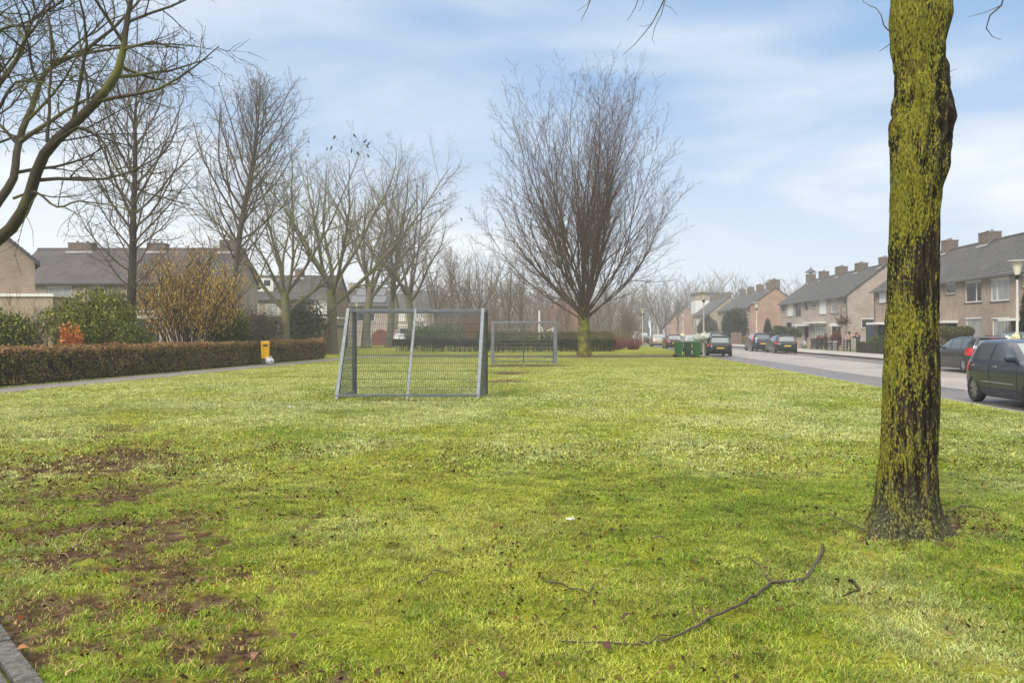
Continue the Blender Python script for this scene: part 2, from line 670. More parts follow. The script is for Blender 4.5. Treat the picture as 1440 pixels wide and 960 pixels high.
def make_lawn():
    nr, nc = 520, 420
    ys = 1.2 * (150 / 1.2) ** (np.linspace(0, 1, nr))
    u = np.linspace(0, 1, nc)
    xl = -0.85 * ys - 5
    xr = (KL + ys * math.sin(AR)) / math.cos(AR) - 0.0
    xr = (KL * math.cos(AR) + (ys + KL * math.sin(AR)) / math.cos(AR) * math.sin(AR))
    X = xl[:, None] + (xr - xl)[:, None] * u[None, :]
    Y = np.repeat(ys[:, None], nc, 1)
    x, y = X.ravel(), Y.ravel()
    md = mud(x, y)
    z = lawn_z(x, y) - 0.012 * md * np.clip((17 - y) / 5, 0, 1)
    V = np.stack([x, y, z], 1)
    i = np.arange(nr * nc).reshape(nr, nc)
    q = np.stack([i[:-1, :-1], i[:-1, 1:], i[1:, 1:], i[1:, :-1]], -1).reshape(-1, 4)
    me = np_mesh('lawn', V, q, np.stack([md, md, md], 1), smooth=True)
    m = bpy.data.materials.new('lawn')
    m.use_nodes = True
    nt = m.node_tree
    N, L = nt.nodes.new, nt.links.new
    b = nt.nodes['Principled BSDF']
    b.inputs['Roughness'].default_value = 0.9
    b.inputs['Specular IOR Level'].default_value = 0.02
    tc = N('ShaderNodeTexCoord')

    def noise(scale, detail=5, rough=0.6, stretch=None):
        n = N('ShaderNodeTexNoise')
        n.inputs['Scale'].default_value = scale
        n.inputs['Detail'].default_value = detail
        n.inputs['Roughness'].default_value = rough
        if stretch:
            mp = N('ShaderNodeMapping')
            mp.inputs['Scale'].default_value = stretch
            L(tc.outputs['Object'], mp.inputs[0])
            L(mp.outputs[0], n.inputs['Vector'])
        else:
            L(tc.outputs['Object'], n.inputs['Vector'])
        return n.outputs['Fac']

    def ramp(f, stops):
        r = N('ShaderNodeValToRGB')
        e = r.color_ramp.elements
        while len(e) < len(stops):
            e.new(0.5)
        for k, (p, c) in enumerate(stops):
            e[k].position = p
            e[k].color = (*c, 1)
        L(f, r.inputs[0])
        return r.outputs[0]

    def mix(f, a, c, mode='MIX'):
        x_ = N('ShaderNodeMixRGB')
        x_.blend_type = mode
        for s_, v in zip(x_.inputs, (f, a, c)):
            if isinstance(v, (int, float)):
                s_.default_value = v
            elif isinstance(v, tuple):
                s_.default_value = (*v, 1)
            else:
                L(v, s_)
        return x_.outputs[0]
    g1 = ramp(noise(0.55, 6, 0.65), [(0.33, (0.10, 0.14, 0.012)), (0.5, (0.20, 0.22, 0.025)), (0.68, (0.30, 0.29, 0.07))])
    g2 = ramp(noise(38, 3, 0.7), [(0.3, (0.40, 0.40, 0.36)), (0.52, (0.95, 0.95, 0.95)), (0.75, (1.35, 1.35, 1.25))])
    grass = mix(1.0, g1, g2, 'MULTIPLY')
    soil = mix(1.0, ramp(noise(5, 6, 0.75), [(0.3, (0.030, 0.019, 0.011)), (0.5, (0.080, 0.052, 0.032)), (0.7, (0.16, 0.115, 0.078))]), ramp(noise(30, 4, 0.75), [(0.32, (0.30, 0.30, 0.30)), (0.5, (1, 1, 1)), (0.7, (1.5, 1.45, 1.4))]), 'MULTIPLY')
    # scattered dark specks (worm casts, leaf bits)
    sp = ramp(noise(3.4, 4, 0.75), [(0.63, (0, 0, 0)), (0.70, (0.8, 0.8, 0.8))])
    at_ = N('ShaderNodeAttribute')
    at_.attribute_name = 'Col'
    c1 = mix(sp, grass, (0.07, 0.05, 0.03))
    c2 = mix(at_.outputs['Fac'], c1, soil)
    L(c2, b.inputs['Base Color'])
    bp = N('ShaderNodeBump')
    bp.inputs['Strength'].default_value = 0.7
    bp.inputs['Distance'].default_value = 0.03
    L(noise(28, 4, 0.7), bp.inputs['Height'])
    L(bp.outputs[0], b.inputs['Normal'])
    o = link('lawn', me, m)
    o['kind'] = 'structure'


make_lawn()

# --- the path: along the hedge, then across to the street behind the far goal
pl = [(-16.5, 4), (-14.9, 13), (-13.9, 21.5), (-12.95, 29), (-11.85, 38), (-10.7, 47), (-9.8, 52.8), (-8.9, 54.6)]
mb = MB()
w = 1.3
vs_ = []
for k, p in enumerate(pl):
    a, b = pl[max(k - 1, 0)], pl[min(k + 1, len(pl) - 1)]
    t = Vector((b[0] - a[0], b[1] - a[1])).normalized()
    n = Vector((t.y, -t.x))
    vs_ += [(p[0] - n.x * w / 2, p[1] - n.y * w / 2, 0.012), (p[0] + n.x * w / 2, p[1] + n.y * w / 2, 0.012)]
mb.add(vs_, [(2 * k, 2 * k + 1, 2 * k + 3, 2 * k + 2) for k in range(len(pl) - 1)])
mb.add([(-9.9, 54.2, 0.016), (-8, 54.75, 0.016), (rd(KL, 55).x, 54.75, 0.016), (rd(KL, 57).x - 0.02, 57, 0.016), (-9.3, 57, 0.016)], [(0, 1, 2, 3, 4)])
o = mb.build('path', path_m)
o['kind'] = 'structure'
mb = MB()
mb.box(-6.5, 12.4, 54.55, 54.74, -0.05, 0.06)
mb.box(-8.5, 12.0, 57.01, 57.1, -0.05, 0.05)
o = mb.build('kerb', kerb_dark)
o['kind'] = 'structure'


# --- slabs in the near left corner
def corner_slabs():
    a, b = G(0, 886), G(58, 966)
    d = (b - a).normalized()
    n = Vector((-d.y, d.x, 0))
    if n.x > 0:
        n = -n                                            # towards the lower left, away from the lawn
    ang = math.atan2(d.y, d.x)
    sm = mat('slab_concrete', (0.165, 0.16, 0.15), 0.9, var=0.62, scale=22, bump=0.7, bscale=120)
    mb = MB()
    sy = 1 if (Matrix.Rotation(-ang, 3, 'Z') @ n).y > 0 else -1
    rr = random.Random(4)

    def bx(x0, x1, y0, y1, z):
        y0, y1 = sorted((sy * y0, sy * y1))
        mb.box(x0, x1, y0, y1, -0.08, z)
    for k in range(-24, 10):
        bx(k * 0.3 + 0.006, k * 0.3 + 0.294, 0.0, 0.095, 0.040 + rr.uniform(-.004, .004))
    for r_ in range(6):
        for k in range(-24, 10):
            x0 = k * 0.3 + (0.15 if r_ % 2 else 0)
            bx(x0 + 0.007, x0 + 0.293, 0.112 + r_ * 0.3, 0.112 + r_ * 0.3 + 0.292, 0.028 + rr.uniform(-.004, .004))
    o = mb.build('pavement', sm, bevel=0.006)
    o.location = a
    o.rotation_euler = (0, 0, ang)
    o['kind'] = 'structure'
    return a, n


SLAB_A, SLAB_N = corner_slabs()


# ------------------------------------------------------------------ grass, leaves, crumbs on the lawn
def scatter(n_tot, y0, y1, rs, half=0.68, p=1.0):
    """points spread over the seen wedge of lawn, density falling with distance"""
    t = rs.random(n_tot)
    if p == 0:
        y = y0 * (y1 / y0) ** t                      # density ~ 1/y^2
    else:
        y = np.sqrt(y0 ** 2 + (y1 ** 2 - y0 ** 2) * t)
    x = (rs.random(n_tot) * 2 - 1) * (half * y + 0.4)
    ok = x < (KL + 0.0733 * y - 0.06)
    sd = (x - SLAB_A.x) * SLAB_N.x + (y - SLAB_A.y) * SLAB_N.y
    ok &= sd < -0.0
    # off the path
    px_ = np.interp(y, [p_[1] for p_ in pl], [p_[0] for p_ in pl])
    ok &= ~((np.abs(x - px_) < w / 2) | (x < px_ - 3.0))
    ok &= ~((y > 54.4) & (y < 57.2))
    # off the trunk's foot
    ok &= (x - 3.06) ** 2 + (y - 6.62) ** 2 > 0.29 ** 2
    return x[ok], y[ok]


def grass_blades():
    rs = np.random.default_rng(11)
    VV, FF, CC = [], [], []
    base = 0
    for n_tot, y0, y1, p, h, wd in ((640000, 3.2, 9.5, 1, 0.021, 0.0025), (330000, 9, 19, 1, 0.025, 0.0060), (320000, 18, 54, 0, 0.030, 0.010)):
        x, y = scatter(n_tot, y0, y1, rs, p=p)
        md = mud(x, y)
        tuft = 0.5 * fbm(x * 3.2, y * 3.2, 44, 3) + 0.5 * fbm(x * 11, y * 11, 47, 2)
        keep = rs.random(len(x)) > md * 0.80 + np.clip((0.50 - tuft) * 3.4, 0, 0.9)
        x, y, md, tuft = x[keep], y[keep], md[keep], tuft[keep]
        n = len(x)
        z = lawn_z(x, y)
        big = fbm(x * 0.33, y * 0.33, 51, 3)
        mid = fbm(x * 0.9 + 40, y * 0.6, 61, 6)
        hh = h * (0.45 + 0.9 * rs.random(n)) * (0.25 + 1.5 * tuft) * (1 - 0.4 * md)
        az = rs.random(n) * 2 * np.pi
        lean = hh * (0.5 + 1.9 * rs.random(n))
        dx, dy = np.cos(az), np.sin(az)
        rot = az + np.pi / 2 + (rs.random(n) - 0.5) * 1.2
        wx, wy = np.cos(rot) * wd * (0.7 + 0.6 * rs.random(n)), np.sin(rot) * wd
        b0 = np.stack([x - wx, y - wy, z - 0.004], 1)
        b1 = np.stack([x + wx, y + wy, z - 0.004], 1)
        m0 = np.stack([x + dx * lean * 0.35 - wx * 0.8, y + dy * lean * 0.35 - wy * 0.8, z + hh * 0.6], 1)
        m1 = np.stack([x + dx * lean * 0.35 + wx * 0.8, y + dy * lean * 0.35 + wy * 0.8, z + hh * 0.6], 1)
        tp = np.stack([x + dx * lean, y + dy * lean, z + hh * 0.92], 1)
        VV.append(np.stack([b0, b1, m1, m0, tp], 1).reshape(-1, 3))
        i = base + np.arange(n)[:, None] * 5
        FF.append((i + np.array([[0, 1, 2, 3]]), i + np.array([[3, 2, 4]])))
        base += n * 5
        # colour: fresh green, yellow green, straw
        t = rs.random(n)
        g = np.array([0.145, 0.24, 0.016])
        yg = np.array([0.365, 0.395, 0.055])
        st = np.array([0.44, 0.35, 0.13])
        pale = np.array([0.49, 0.53, 0.24])
        k1 = np.clip((big - 0.33) * 2.3 + (t - 0.5) * 1.1 + (fbm(x * 4, y * 4, 66, 3) - 0.5) * 1.2, 0, 1)[:, None]
        c = g * (1 - k1) + yg * k1
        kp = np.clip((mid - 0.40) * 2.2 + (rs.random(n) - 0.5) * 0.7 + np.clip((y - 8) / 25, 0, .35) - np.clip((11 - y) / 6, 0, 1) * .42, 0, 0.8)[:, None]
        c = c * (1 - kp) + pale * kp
        ks = (rs.random(n) < 0.08 + 0.35 * md)[:, None]
        c = np.where(ks, st * (0.6 + 0.6 * rs.random((n, 1))), c)
        c = c * ((0.5 + 0.9 * rs.random((n, 1))) if y1 < 20 else (0.72 + 0.46 * rs.random((n, 1)))) * np.clip(0.55 + 1.0 * fbm(x * 6, y * 6, 81, 3), 0.7, 1.35)[:, None]
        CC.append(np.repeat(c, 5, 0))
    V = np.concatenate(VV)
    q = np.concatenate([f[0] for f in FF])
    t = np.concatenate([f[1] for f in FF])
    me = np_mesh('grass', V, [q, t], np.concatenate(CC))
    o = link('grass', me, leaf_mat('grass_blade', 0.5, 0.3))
    tag(o, 'short mossy winter grass covering the field', 'grass', kind='stuff')


grass_blades()


def diamonds(P, size, col, rs, flat=0.0, aspect=1.6, curl=0.25):
    """leaf-like folded diamonds at points P; flat=1 lies them on the ground"""
    n = len(P)
    th = rs.random(n) * 2 * np.pi
    nz = rs.normal(size=(n, 3))
    if flat:
        nz = nz * (1 - flat) * 0.6 + np.array([0, 0, 1.0])
    nz /= np.linalg.norm(nz, axis=1, keepdims=True) + 1e-9
    a = np.cross(nz, np.stack([np.cos(th), np.sin(th), 0.3 * np.ones(n)], 1))
    a /= np.linalg.norm(a, axis=1, keepdims=True) + 1e-9
    b = np.cross(nz, a)
    s = (np.asarray(size) * (0.6 + 0.8 * rs.random(n)))[:, None]
    v0, v2 = P - a * s * aspect / 2, P + a * s * aspect / 2
    v1, v3 = P + b * s / 2 + nz * s * curl * 0.5, P - b * s / 2 + nz * s * curl * 0.5
    V = np.stack([v0, v1, v2, v3], 1).reshape(-1, 3)
    i = np.arange(n)[:, None] * 4
    T = np.concatenate([i + np.array([[0, 1, 2]]), i + np.array([[0, 2, 3]])])
    return V, T, np.repeat(col, 4, 0)


def litter():
    rs = np.random.default_rng(5)
    x1, y1 = scatter(56000, 3.2, 12, rs)
    x2, y2 = scatter(17000, 10, 34, rs)
    x, y = np.concatenate([x1, x2]), np.concatenate([y1, y2])
    cl = fbm(x * 1.6, y * 1.6, 71, 3)
    left = np.clip(0.6 - x / 10, 0.4, 1)
    keep = rs.random(len(x)) < np.clip((cl - 0.36) * 3, 0.06, 1) * (0.30 + left * 0.5 + 1.8 * mud(x, y))
    x, y = x[keep], y[keep]
    n = len(x)
    P = np.stack([x, y, lawn_z(x, y) + 0.010 + 0.012 * rs.random(n)], 1)
    pal = np.array([[0.095, 0.056, 0.030], [0.06, 0.04, 0.024], [0.15, 0.072, 0.03], [0.20, 0.125, 0.07], [0.042, 0.029, 0.019], [0.19, 0.07, 0.025]])
    c = pal[rs.choice(6, n, p=[0.3, 0.25, 0.13, 0.1, 0.16, 0.06])] * (0.7 + 0.6 * rs.random((n, 1)))
    # ragged, curled scraps: a bent six-sided outline round a raised rib
    sz = 0.0115 * (0.4 + 1.6 * rs.random(n) ** 3) * np.clip(0.8 + y / 40, 0.85, 1.25)
    th = rs.random(n) * 2 * np.pi
    tilt = rs.normal(size=(n, 2)) * 0.5
    V = []
    for k in range(7):
        t = k / 6
        for j in (-1, 0, 1):
            lx = (t - 0.5) * 2 * sz
            wv = np.sin(np.pi * min(max(t, 0.04), 0.96)) * sz * (0.30 + 0.55 * rs.random(n)) * j
            hz_ = abs(j) * np.abs(wv) * (rs.random(n) * 1.1 - 0.2) + sz * 0.35 * np.sin(t * 3.1 + th) + lx * tilt[:, 0] + wv * tilt[:, 1]
            V.append(np.stack([P[:, 0] + np.cos(th) * lx - np.sin(th) * wv, P[:, 1] + np.sin(th) * lx + np.cos(th) * wv, P[:, 2] + hz_ * 0.8], 1))
    V = np.stack(V, 1).reshape(-1, 3)
    i0 = np.arange(n)[:, None] * 21
    T = np.concatenate([i0 + np.array([[k * 3 + j, k * 3 + j + 1, k * 3 + j + 4, k * 3 + j + 3]]) for k in range(6) for j in range(2)])
    o = link('leaf_litter', np_mesh('leaf_litter', V, T, np.repeat(c, 21, 0)), dryleafm)
    tag(o, 'small dead brown leaves strewn over the grass', 'dead leaves', kind='stuff')


litter()


# ------------------------------------------------------------------ trees in winter
def vadd(a, b, k=1.0):
    return (a[0] + b[0] * k, a[1] + b[1] * k, a[2] + b[2] * k)


def vnorm(a):
    l = math.sqrt(a[0] ** 2 + a[1] ** 2 + a[2] ** 2) or 1e-9
    return (a[0] / l, a[1] / l, a[2] / l)


def vcross(a, b):
    return (a[1] * b[2] - a[2] * b[1], a[2] * b[0] - a[0] * b[2], a[0] * b[1] - a[1] * b[0])


def tubes_mesh(name, brs):
    """brs: list of (points, radii, sides) -> one mesh of open tubes, batched"""
    groups = {}
    for p, r, k in brs:
        groups.setdefault((len(p), k), []).append((p, r))
    VV, FF, base = [], [], 0
    for (n, k), lst in groups.items():
        P = np.array([q[0] for q in lst], float)
        Rr = np.array([q[1] for q in lst], float)
        T = np.gradient(P, axis=1)
        T /= np.linalg.norm(T, axis=2, keepdims=True) + 1e-9
        D = P[:, -1] - P[:, 0]
        D /= np.linalg.norm(D, axis=1, keepdims=True) + 1e-9
        ref = np.where(np.abs(D[:, 2:3]) < 0.75, np.array([[0, 0, 1.0]]), np.array([[0.3, 0.95, 0.05]]))
        U = np.cross(T, ref[:, None, :])
        U /= np.linalg.norm(U, axis=2, keepdims=True) + 1e-9
        W = np.cross(T, U)
        a = np.arange(k) * 2 * np.pi / k
        V = P[:, :, None, :] + Rr[:, :, None, None] * (np.cos(a)[None, None, :, None] * U[:, :, None, :] + np.sin(a)[None, None, :, None] * W[:, :, None, :])
        B = len(lst)
        VV.append(V.reshape(-1, 3))
        i = base + np.arange(B * n * k).reshape(B, n, k)
        j = np.roll(i, -1, 2)
        FF.append(np.stack([i[:, :-1], i[:, 1:], j[:, 1:], j[:, :-1]], -1).reshape(-1, 4))
        base += B * n * k
    return np_mesh(name, np.concatenate(VV), np.concatenate(FF), smooth=True)


class Tree:
    def __init__(s, seed, **P):
        s.rng = random.Random(seed)
        s.br = []
        s.tips = []
        s.P = P

    def branch(s, p, d, L, r, lev, pts=None):
        P, rg = s.P, s.rng
        nlev = len(P['kids'])
        rmin = P.get('rmin', 0.006)
        if pts is None:
            n = P['n'][lev]
            d = vnorm(d)
            gn, up = P['gnarl'][lev], P['up'][lev]
            pts = [p]
            for i in range(n):
                d = vnorm((d[0] + rg.gauss(0, gn), d[1] + rg.gauss(0, gn), d[2] + rg.gauss(0, gn) + up / n))
                p = vadd(p, d, L / n)
                pts.append(p)
        n = len(pts) - 1
        rt = max(r * P['taper'][lev], rmin * 0.6)
        rad = [r + (rt - r) * (i / n) for i in range(n + 1)]
        s.br.append((lev, pts, rad))
        if lev >= nlev - 1:
            s.tips.append(pts[-1])
        if lev >= nlev or P['kids'][lev] == 0:
            return
        nk = P['kids'][lev]
        if lev > 0:
            nk = max(1, int(round(nk * rg.uniform(0.7, 1.25))))
        t0 = P['t0'][lev]
        az = rg.uniform(0, 6.28)
        for k in range(nk):
            t = t0 + (1 - t0) * (k + rg.random()) / nk
            t = min(t, 0.985)
            f = t * n
            i = min(int(f), n - 1)
            fr = f - i
            bp = tuple(pts[i][j] * (1 - fr) + pts[i + 1][j] * fr for j in range(3))
            tg = vnorm(tuple(pts[i + 1][j] - pts[i][j] for j in range(3)))
            rr = rad[i] * (1 - fr) + rad[i + 1] * fr
            a0, a1 = P['ang'][lev]
            ang = R(rg.uniform(a0, a1)) if not P.get('angfall') or lev > 0 else R(a1 + (a0 - a1) * t + rg.uniform(-7, 7))
            az += 2.4 + rg.uniform(-0.5, 0.5)
            u = vnorm(vcross(tg, (0.31, 0.42, 0.85) if abs(tg[2]) < 0.9 else (1, 0, 0)))
            v = vcross(tg, u)
            side = vadd(tuple(c * math.cos(az) for c in u), v, math.sin(az))
            cd = vadd(tuple(c * math.cos(ang) for c in tg), side, math.sin(ang))
            if lev > 0 and P.get('flat', 0):
                cd = (cd[0], cd[1], cd[2] + P['flat'])
            prof = P.get('prof')
            if lev == 0 and prof:
                Lc = prof(t) * rg.uniform(0.8, 1.15)
            else:
                Lc = L * P['ratio'][lev] * (1 - P['fall'][lev] * t) * rg.uniform(0.7, 1.2)
            rc = max(rmin, min(rr * P.get('rk', 0.62), Lc * P.get('rl', 0.016) + 0.002))
            if lev == 0 and not prof:
                rc = max(rmin, rr * P.get('rk0', 0.5) * rg.uniform(0.8, 1.15))
            s.branch(bp, cd, Lc, rc, lev + 1)

    SIDES = (10, 7, 5, 3, 3, 3)

    def meshes(s, name):
        tr = [(p, r, s.SIDES[lv]) for lv, p, r in s.br if lv == 0]
        cr = [(p, r, s.SIDES[lv]) for lv, p, r in s.br if lv > 0]
        return tubes_mesh(name + '_trunk', tr), tubes_mesh(name + '_crown', cr)


def plant_tree(t, name, label, loc, mats, group=None, cat='tree', rz=0.0, sc_=1.0):
    mt, mc = t.meshes(name)
    root = thing(name, label, cat, loc, rz, group)
    root.scale = (sc_,) * 3
    link('trunk', mt, mats[0], root)
    link('crown', mc, mats[1], root)
    root['_n'] = len(t.br)
    return root


def flare(h, r):
    """a trunk's foot"""
    return [(0, 0, -0.1), (0, 0, 0.12), (0, 0, 0.5), (0, 0, h)], [r * 1.55, r * 1.3, r * 1.06, r]
bark_lime = bark_mat('bark_mossy_lime', (0.11, 0.095, 0.07), (0.19, 0.165, 0.125), (0.15, 0.16, 0.06), 0.5)
bark_grey = bark_mat('bark_grey_brown', (0.08, 0.066, 0.055), (0.145, 0.122, 0.10), (0.13, 0.13, 0.065), 0.3)
bark_dark = bark_mat('bark_dark', (0.028, 0.022, 0.018), (0.06, 0.05, 0.04), (0.09, 0.085, 0.035), 0.2)
bark_fan = bark_mat('bark_yellow_moss', (0.05, 0.04, 0.022), (0.10, 0.085, 0.035), (0.17, 0.165, 0.02), 0.55, 2.0)
bark_fan_crown = bark_mat('bark_purple_brown', (0.07, 0.047, 0.036), (0.105, 0.073, 0.056), (0.095, 0.08, 0.03), 0.25, 0.4)
bark_near = bark_mat('bark_near_limbs', (0.045, 0.038, 0.028), (0.075, 0.068, 0.046), (0.12, 0.125, 0.035), 0.4, 0.8)
bark_red = bark_mat('bark_reddish', (0.115, 0.082, 0.066), (0.16, 0.12, 0.092), (0.11, 0.09, 0.05), 0.3)


def leader_tree(seed, H, r0, spread, low=0.2, dens=1.0):
    def prof(t):
        return spread * (0.35 + 1.0 * math.sin(math.pi * min(1, max(0, (t - low) / (1 - low)) ** 0.75 * 0.9 + 0.1)))
    t = Tree(seed, kids=[int(46 * dens), 11, 6, 3], n=[12, 6, 4, 3, 3], taper=[0.12, 0.25, 0.4, 0.5, 0.6], gnarl=[0.03, 0.09, 0.12, 0.14, 0.1], up=[0.1, 0.8, 0.3, 0.1, 0.1],
             t0=[low, 0.12, 0.15, 0.2], ang=[(28, 68), (28, 62), (25, 60), (20, 55)], angfall=True, ratio=[0, 0.46, 0.42, 0.45], fall=[0, 0.55, 0.5, 0.4], prof=prof, rmin=0.006, rl=0.011)
    t.branch((0, 0, -0.1), (0.02, 0.01, 1), H, r0, 0)
    return t


def forked_tree(seed, H, r0, trunk, nl=5, spread=(12, 42), lean=(0, 0), kids=(16, 10, 5)):
    t = Tree(seed, kids=[nl + 1, kids[0], kids[1], kids[2]], n=[6, 10, 6, 4, 3], taper=[0.8, 0.1, 0.2, 0.4, 0.6], gnarl=[0.035, 0.085, 0.11, 0.14, 0.12], up=[0.1, 0.75, 0.5, 0.15, 0.0],
             t0=[0.66, 0.15, 0.15, 0.2], ang=[(spread[0], spread[1] + 8), (24, 58), (25, 60), (22, 60)], ratio=[(H - trunk * 0.8) / trunk, 0.40, 0.38, 0.42], fall=[0.1, 0.5, 0.4, 0.4], rmin=0.005, rk0=0.46, rl=0.015, rk=0.62)
    t.branch((0, 0, -0.1), (lean[0], lean[1], 1), trunk, r0, 0)
    return t


def fix_flare(t):
    lv, pts, rad = t.br[0]
    rad[0] *= 1.5
    rad[1] *= 1.08
    # an extra ring just above the ground for the swelling foot
    p0, p1 = pts[0], pts[1]
    k = min(0.45 / max(p1[2] - p0[2], .1), .9)
    pts.insert(1, tuple(p0[j] + (p1[j] - p0[j]) * k for j in range(3)))
    rad.insert(1, rad[1] * 1.12)


TREES = {}


def put(key, t, name, label, px, Y, mats, group=None, **k):
    fix_flare(t)
    loc = ((px - 720) / F * Y, Y, 0)
    TREES[key] = (t, loc)
    return plant_tree(t, name, label, loc, mats, group, **k)


# --- the broad fan-shaped tree behind the far goal
fan = Tree(8, kids=[24, 20, 10, 4], n=[6, 12, 7, 5, 3], taper=[0.85, 0.14, 0.25, 0.4, 0.6], gnarl=[0.02, 0.055, 0.075, 0.09, 0.1], up=[0, 0.85, 0.45, 0.15, 0.0],
           t0=[0.62, 0.16, 0.15, 0.2], ang=[(4, 60), (16, 42), (18, 48), (18, 50)], ratio=[4.75, 0.40, 0.36, 0.42], fall=[0, 0.55, 0.5, 0.4], rmin=0.0055, rk0=0.40, rl=0.010, rk=0.6)


def fan_len():
    # outer limbs shorter than the middle ones so the crown closes in an egg
    t = fan
    rg = t.rng
    t.P['kids'] = [0, 19, 10, 4]
    t.P['fall'] = [0, 0.38, 0.45, 0.4]
    t.branch((0, 0, -0.1), (0.0, 0.0, 1), 3.6, 0.40, 0)
    lv, pts, rad = t.br[0]
    N = 36
    for k in range(N):
        q = (k + 0.5) / N
        ang = 3 + 59 * q ** 0.75
        L = 14.6 * (1 - 0.44 * (ang / 70) ** 1.0) * rg.uniform(0.90, 1.03)
        az = 2.399 * k + rg.uniform(-.3, .3)
        z = 2.3 + 1.35 * (1 - q) + rg.uniform(-.1, .15)
        a = R(ang)
        t.branch((0.1 * math.cos(az), 0.1 * math.sin(az), z), (math.sin(a) * math.cos(az), math.sin(a) * math.sin(az), math.cos(a)), L, 0.082 * (1 - 0.3 * q) * rg.uniform(.8, 1.15), 1)


fan_len()
put('fan', fan, 'fan_shaped_tree', 'large bare tree with yellow mossy trunk and dense upswept fan of twigs', 822, 54.0, (bark_fan, bark_fan_crown), rz=R(40))

# --- row along the left
put('a', leader_tree(21, 13.4, 0.24, 3.6, 0.22), 'lime_tree', 'bare tree with straight dark trunk rising behind the near hedge', 181, 37, (bark_dark, bark_grey), 'bare trees on the left', rz=R(20))
put('b', leader_tree(33, 15.6, 0.27, 4.4, 0.3), 'lime_tree', 'tall slim bare tree rising behind the yellow catkin bush', 321, 50, (bark_grey, bark_grey), 'bare trees on the left', rz=R(110))
put('c', forked_tree(47, 13.8, 0.34, 4.4, 6, (14, 52)), 'lime_tree', 'forked mossy tree behind the yellow litter bin with low side limbs', 401, 57, (bark_lime, bark_lime), 'bare trees on the left', rz=R(0))
put('d', forked_tree(52, 17.6, 0.40, 5.4, 6, (10, 44), (0.03, 0)), 'lime_tree', 'tallest forked mossy tree with a green stem beside the near goal post', 467, 63, (bark_lime, bark_lime), 'bare trees on the left', rz=R(60))
put('e', forked_tree(58, 20.6, 0.44, 7.0, 6, (10, 42), (0.04, 0)), 'lime_tree', 'leaning bare tree seen through left part of the near goal', 515, 88, (bark_lime, bark_grey), 'bare trees on the left', rz=R(200))
put('f', forked_tree(64, 18.6, 0.42, 6.6, 5, (10, 44)), 'lime_tree', 'bare tree standing just left of the parked white car', 548, 92, (bark_lime, bark_grey), 'bare trees on the left', rz=R(300))
put('g', forked_tree(71, 17.4, 0.40, 6.0, 6, (12, 50), (0.02, 0)), 'lime_tree', 'spreading bare tree above the middle of the near goal', 580, 84, (bark_lime, bark_grey), 'bare trees on the left', rz=R(150))

# --- the near tree at the left edge, its limbs reaching into the picture
near = Tree(91, kids=[0, 11, 9, 5], n=[6, 10, 6, 5, 4], taper=[0.8, 0.2, 0.22, 0.3, 0.5], gnarl=[0.03, 0.06, 0.12, 0.16, 0.15], up=[0, 0.3, 0.25, 0.0, -0.1],
            t0=[0.7, 0.22, 0.12, 0.15], ang=[(20, 50), (25, 70), (25, 65), (25, 60)], ratio=[1, 0.34, 0.40, 0.45], fall=[0, 0.4, 0.4, 0.3], rmin=0.0045, rl=0.014)
NB = Vector((-10.2, 13.6, 0))


def npts(lst):
    out = []
    for px, py, Y in lst:
        q = at(px, py, Y) - NB
        out.append(tuple(q))
    # finer, smooth (Catmull-Rom), slightly wobbly
    res = []
    for i in range(len(out) - 1):
        a_, b_, c_, d_ = out[max(i - 1, 0)], out[i], out[i + 1], out[min(i + 2, len(out) - 1)]
        for k in range(3):
            f = k / 3
            res.append(tuple(0.5 * (2 * b_[j] + (c_[j] - a_[j]) * f + (2 * a_[j] - 5 * b_[j] + 4 * c_[j] - d_[j]) * f * f + (3 * b_[j] - a_[j] - 3 * c_[j] + d_[j]) * f ** 3) + 0.02 * (near.rng.random() - .5) for j in range(3)))
    res.append(out[-1])
    return res


near.branch((0, 0, -0.1), (0.03, 0, 1), 3.2, 0.32, 0)
fork = (0.1, 0.0, 2.7)
LIMBS = [
    ([(-20, 352, 13.6), (33, 298, 13.4), (62, 217, 13.1), (121, 158, 12.9), (162, 108, 12.8), (171, 75, 12.8), (178, 38, 12.8), (186, -20, 12.9), (196, -110, 13)], 0.125, True),
    ([(-8, 292, 14.2), (19, 250, 14.3), (27, 200, 14.5), (45, 150, 14.6), (67, 100, 14.8), (125, 67, 15), (175, 25, 15.2), (215, -25, 15.4)], 0.095, False),
    ([(-30, 170, 14.6), (0, 117, 14.8), (29, 75, 15), (46, 29, 15.2), (83, 5, 15.4), (130, -40, 15.6)], 0.075, False),
    ([(-30, 60, 13.9), (0, 42, 14.2), (40, 30, 14.6), (75, 0, 15)], 0.05, False),
    ([(-40, 230, 13.2), (-10, 170, 12.9), (12, 128, 12.6), (30, 114, 12.4), (62, 117, 12.2), (90, 135, 12)], 0.04, False),
    ([(-70, 260, 14.8), (-40, 120, 16), (-5, 10, 17), (30, -80, 18)], 0.08, False),
]
for lst, r, main in LIMBS:
    start = npts([lst[0], lst[1]])[0]
    p = npts(lst)
    p = [tuple(fork[j] * (1 - k) + start[j] * k for j in range(3)) for k in (0.0, 0.5)] + p
    near.branch(None, (0, 0, 1), sum(math.dist(p[i], p[i + 1]) for i in range(len(p) - 1)), r * 0.86, 1, pts=p)
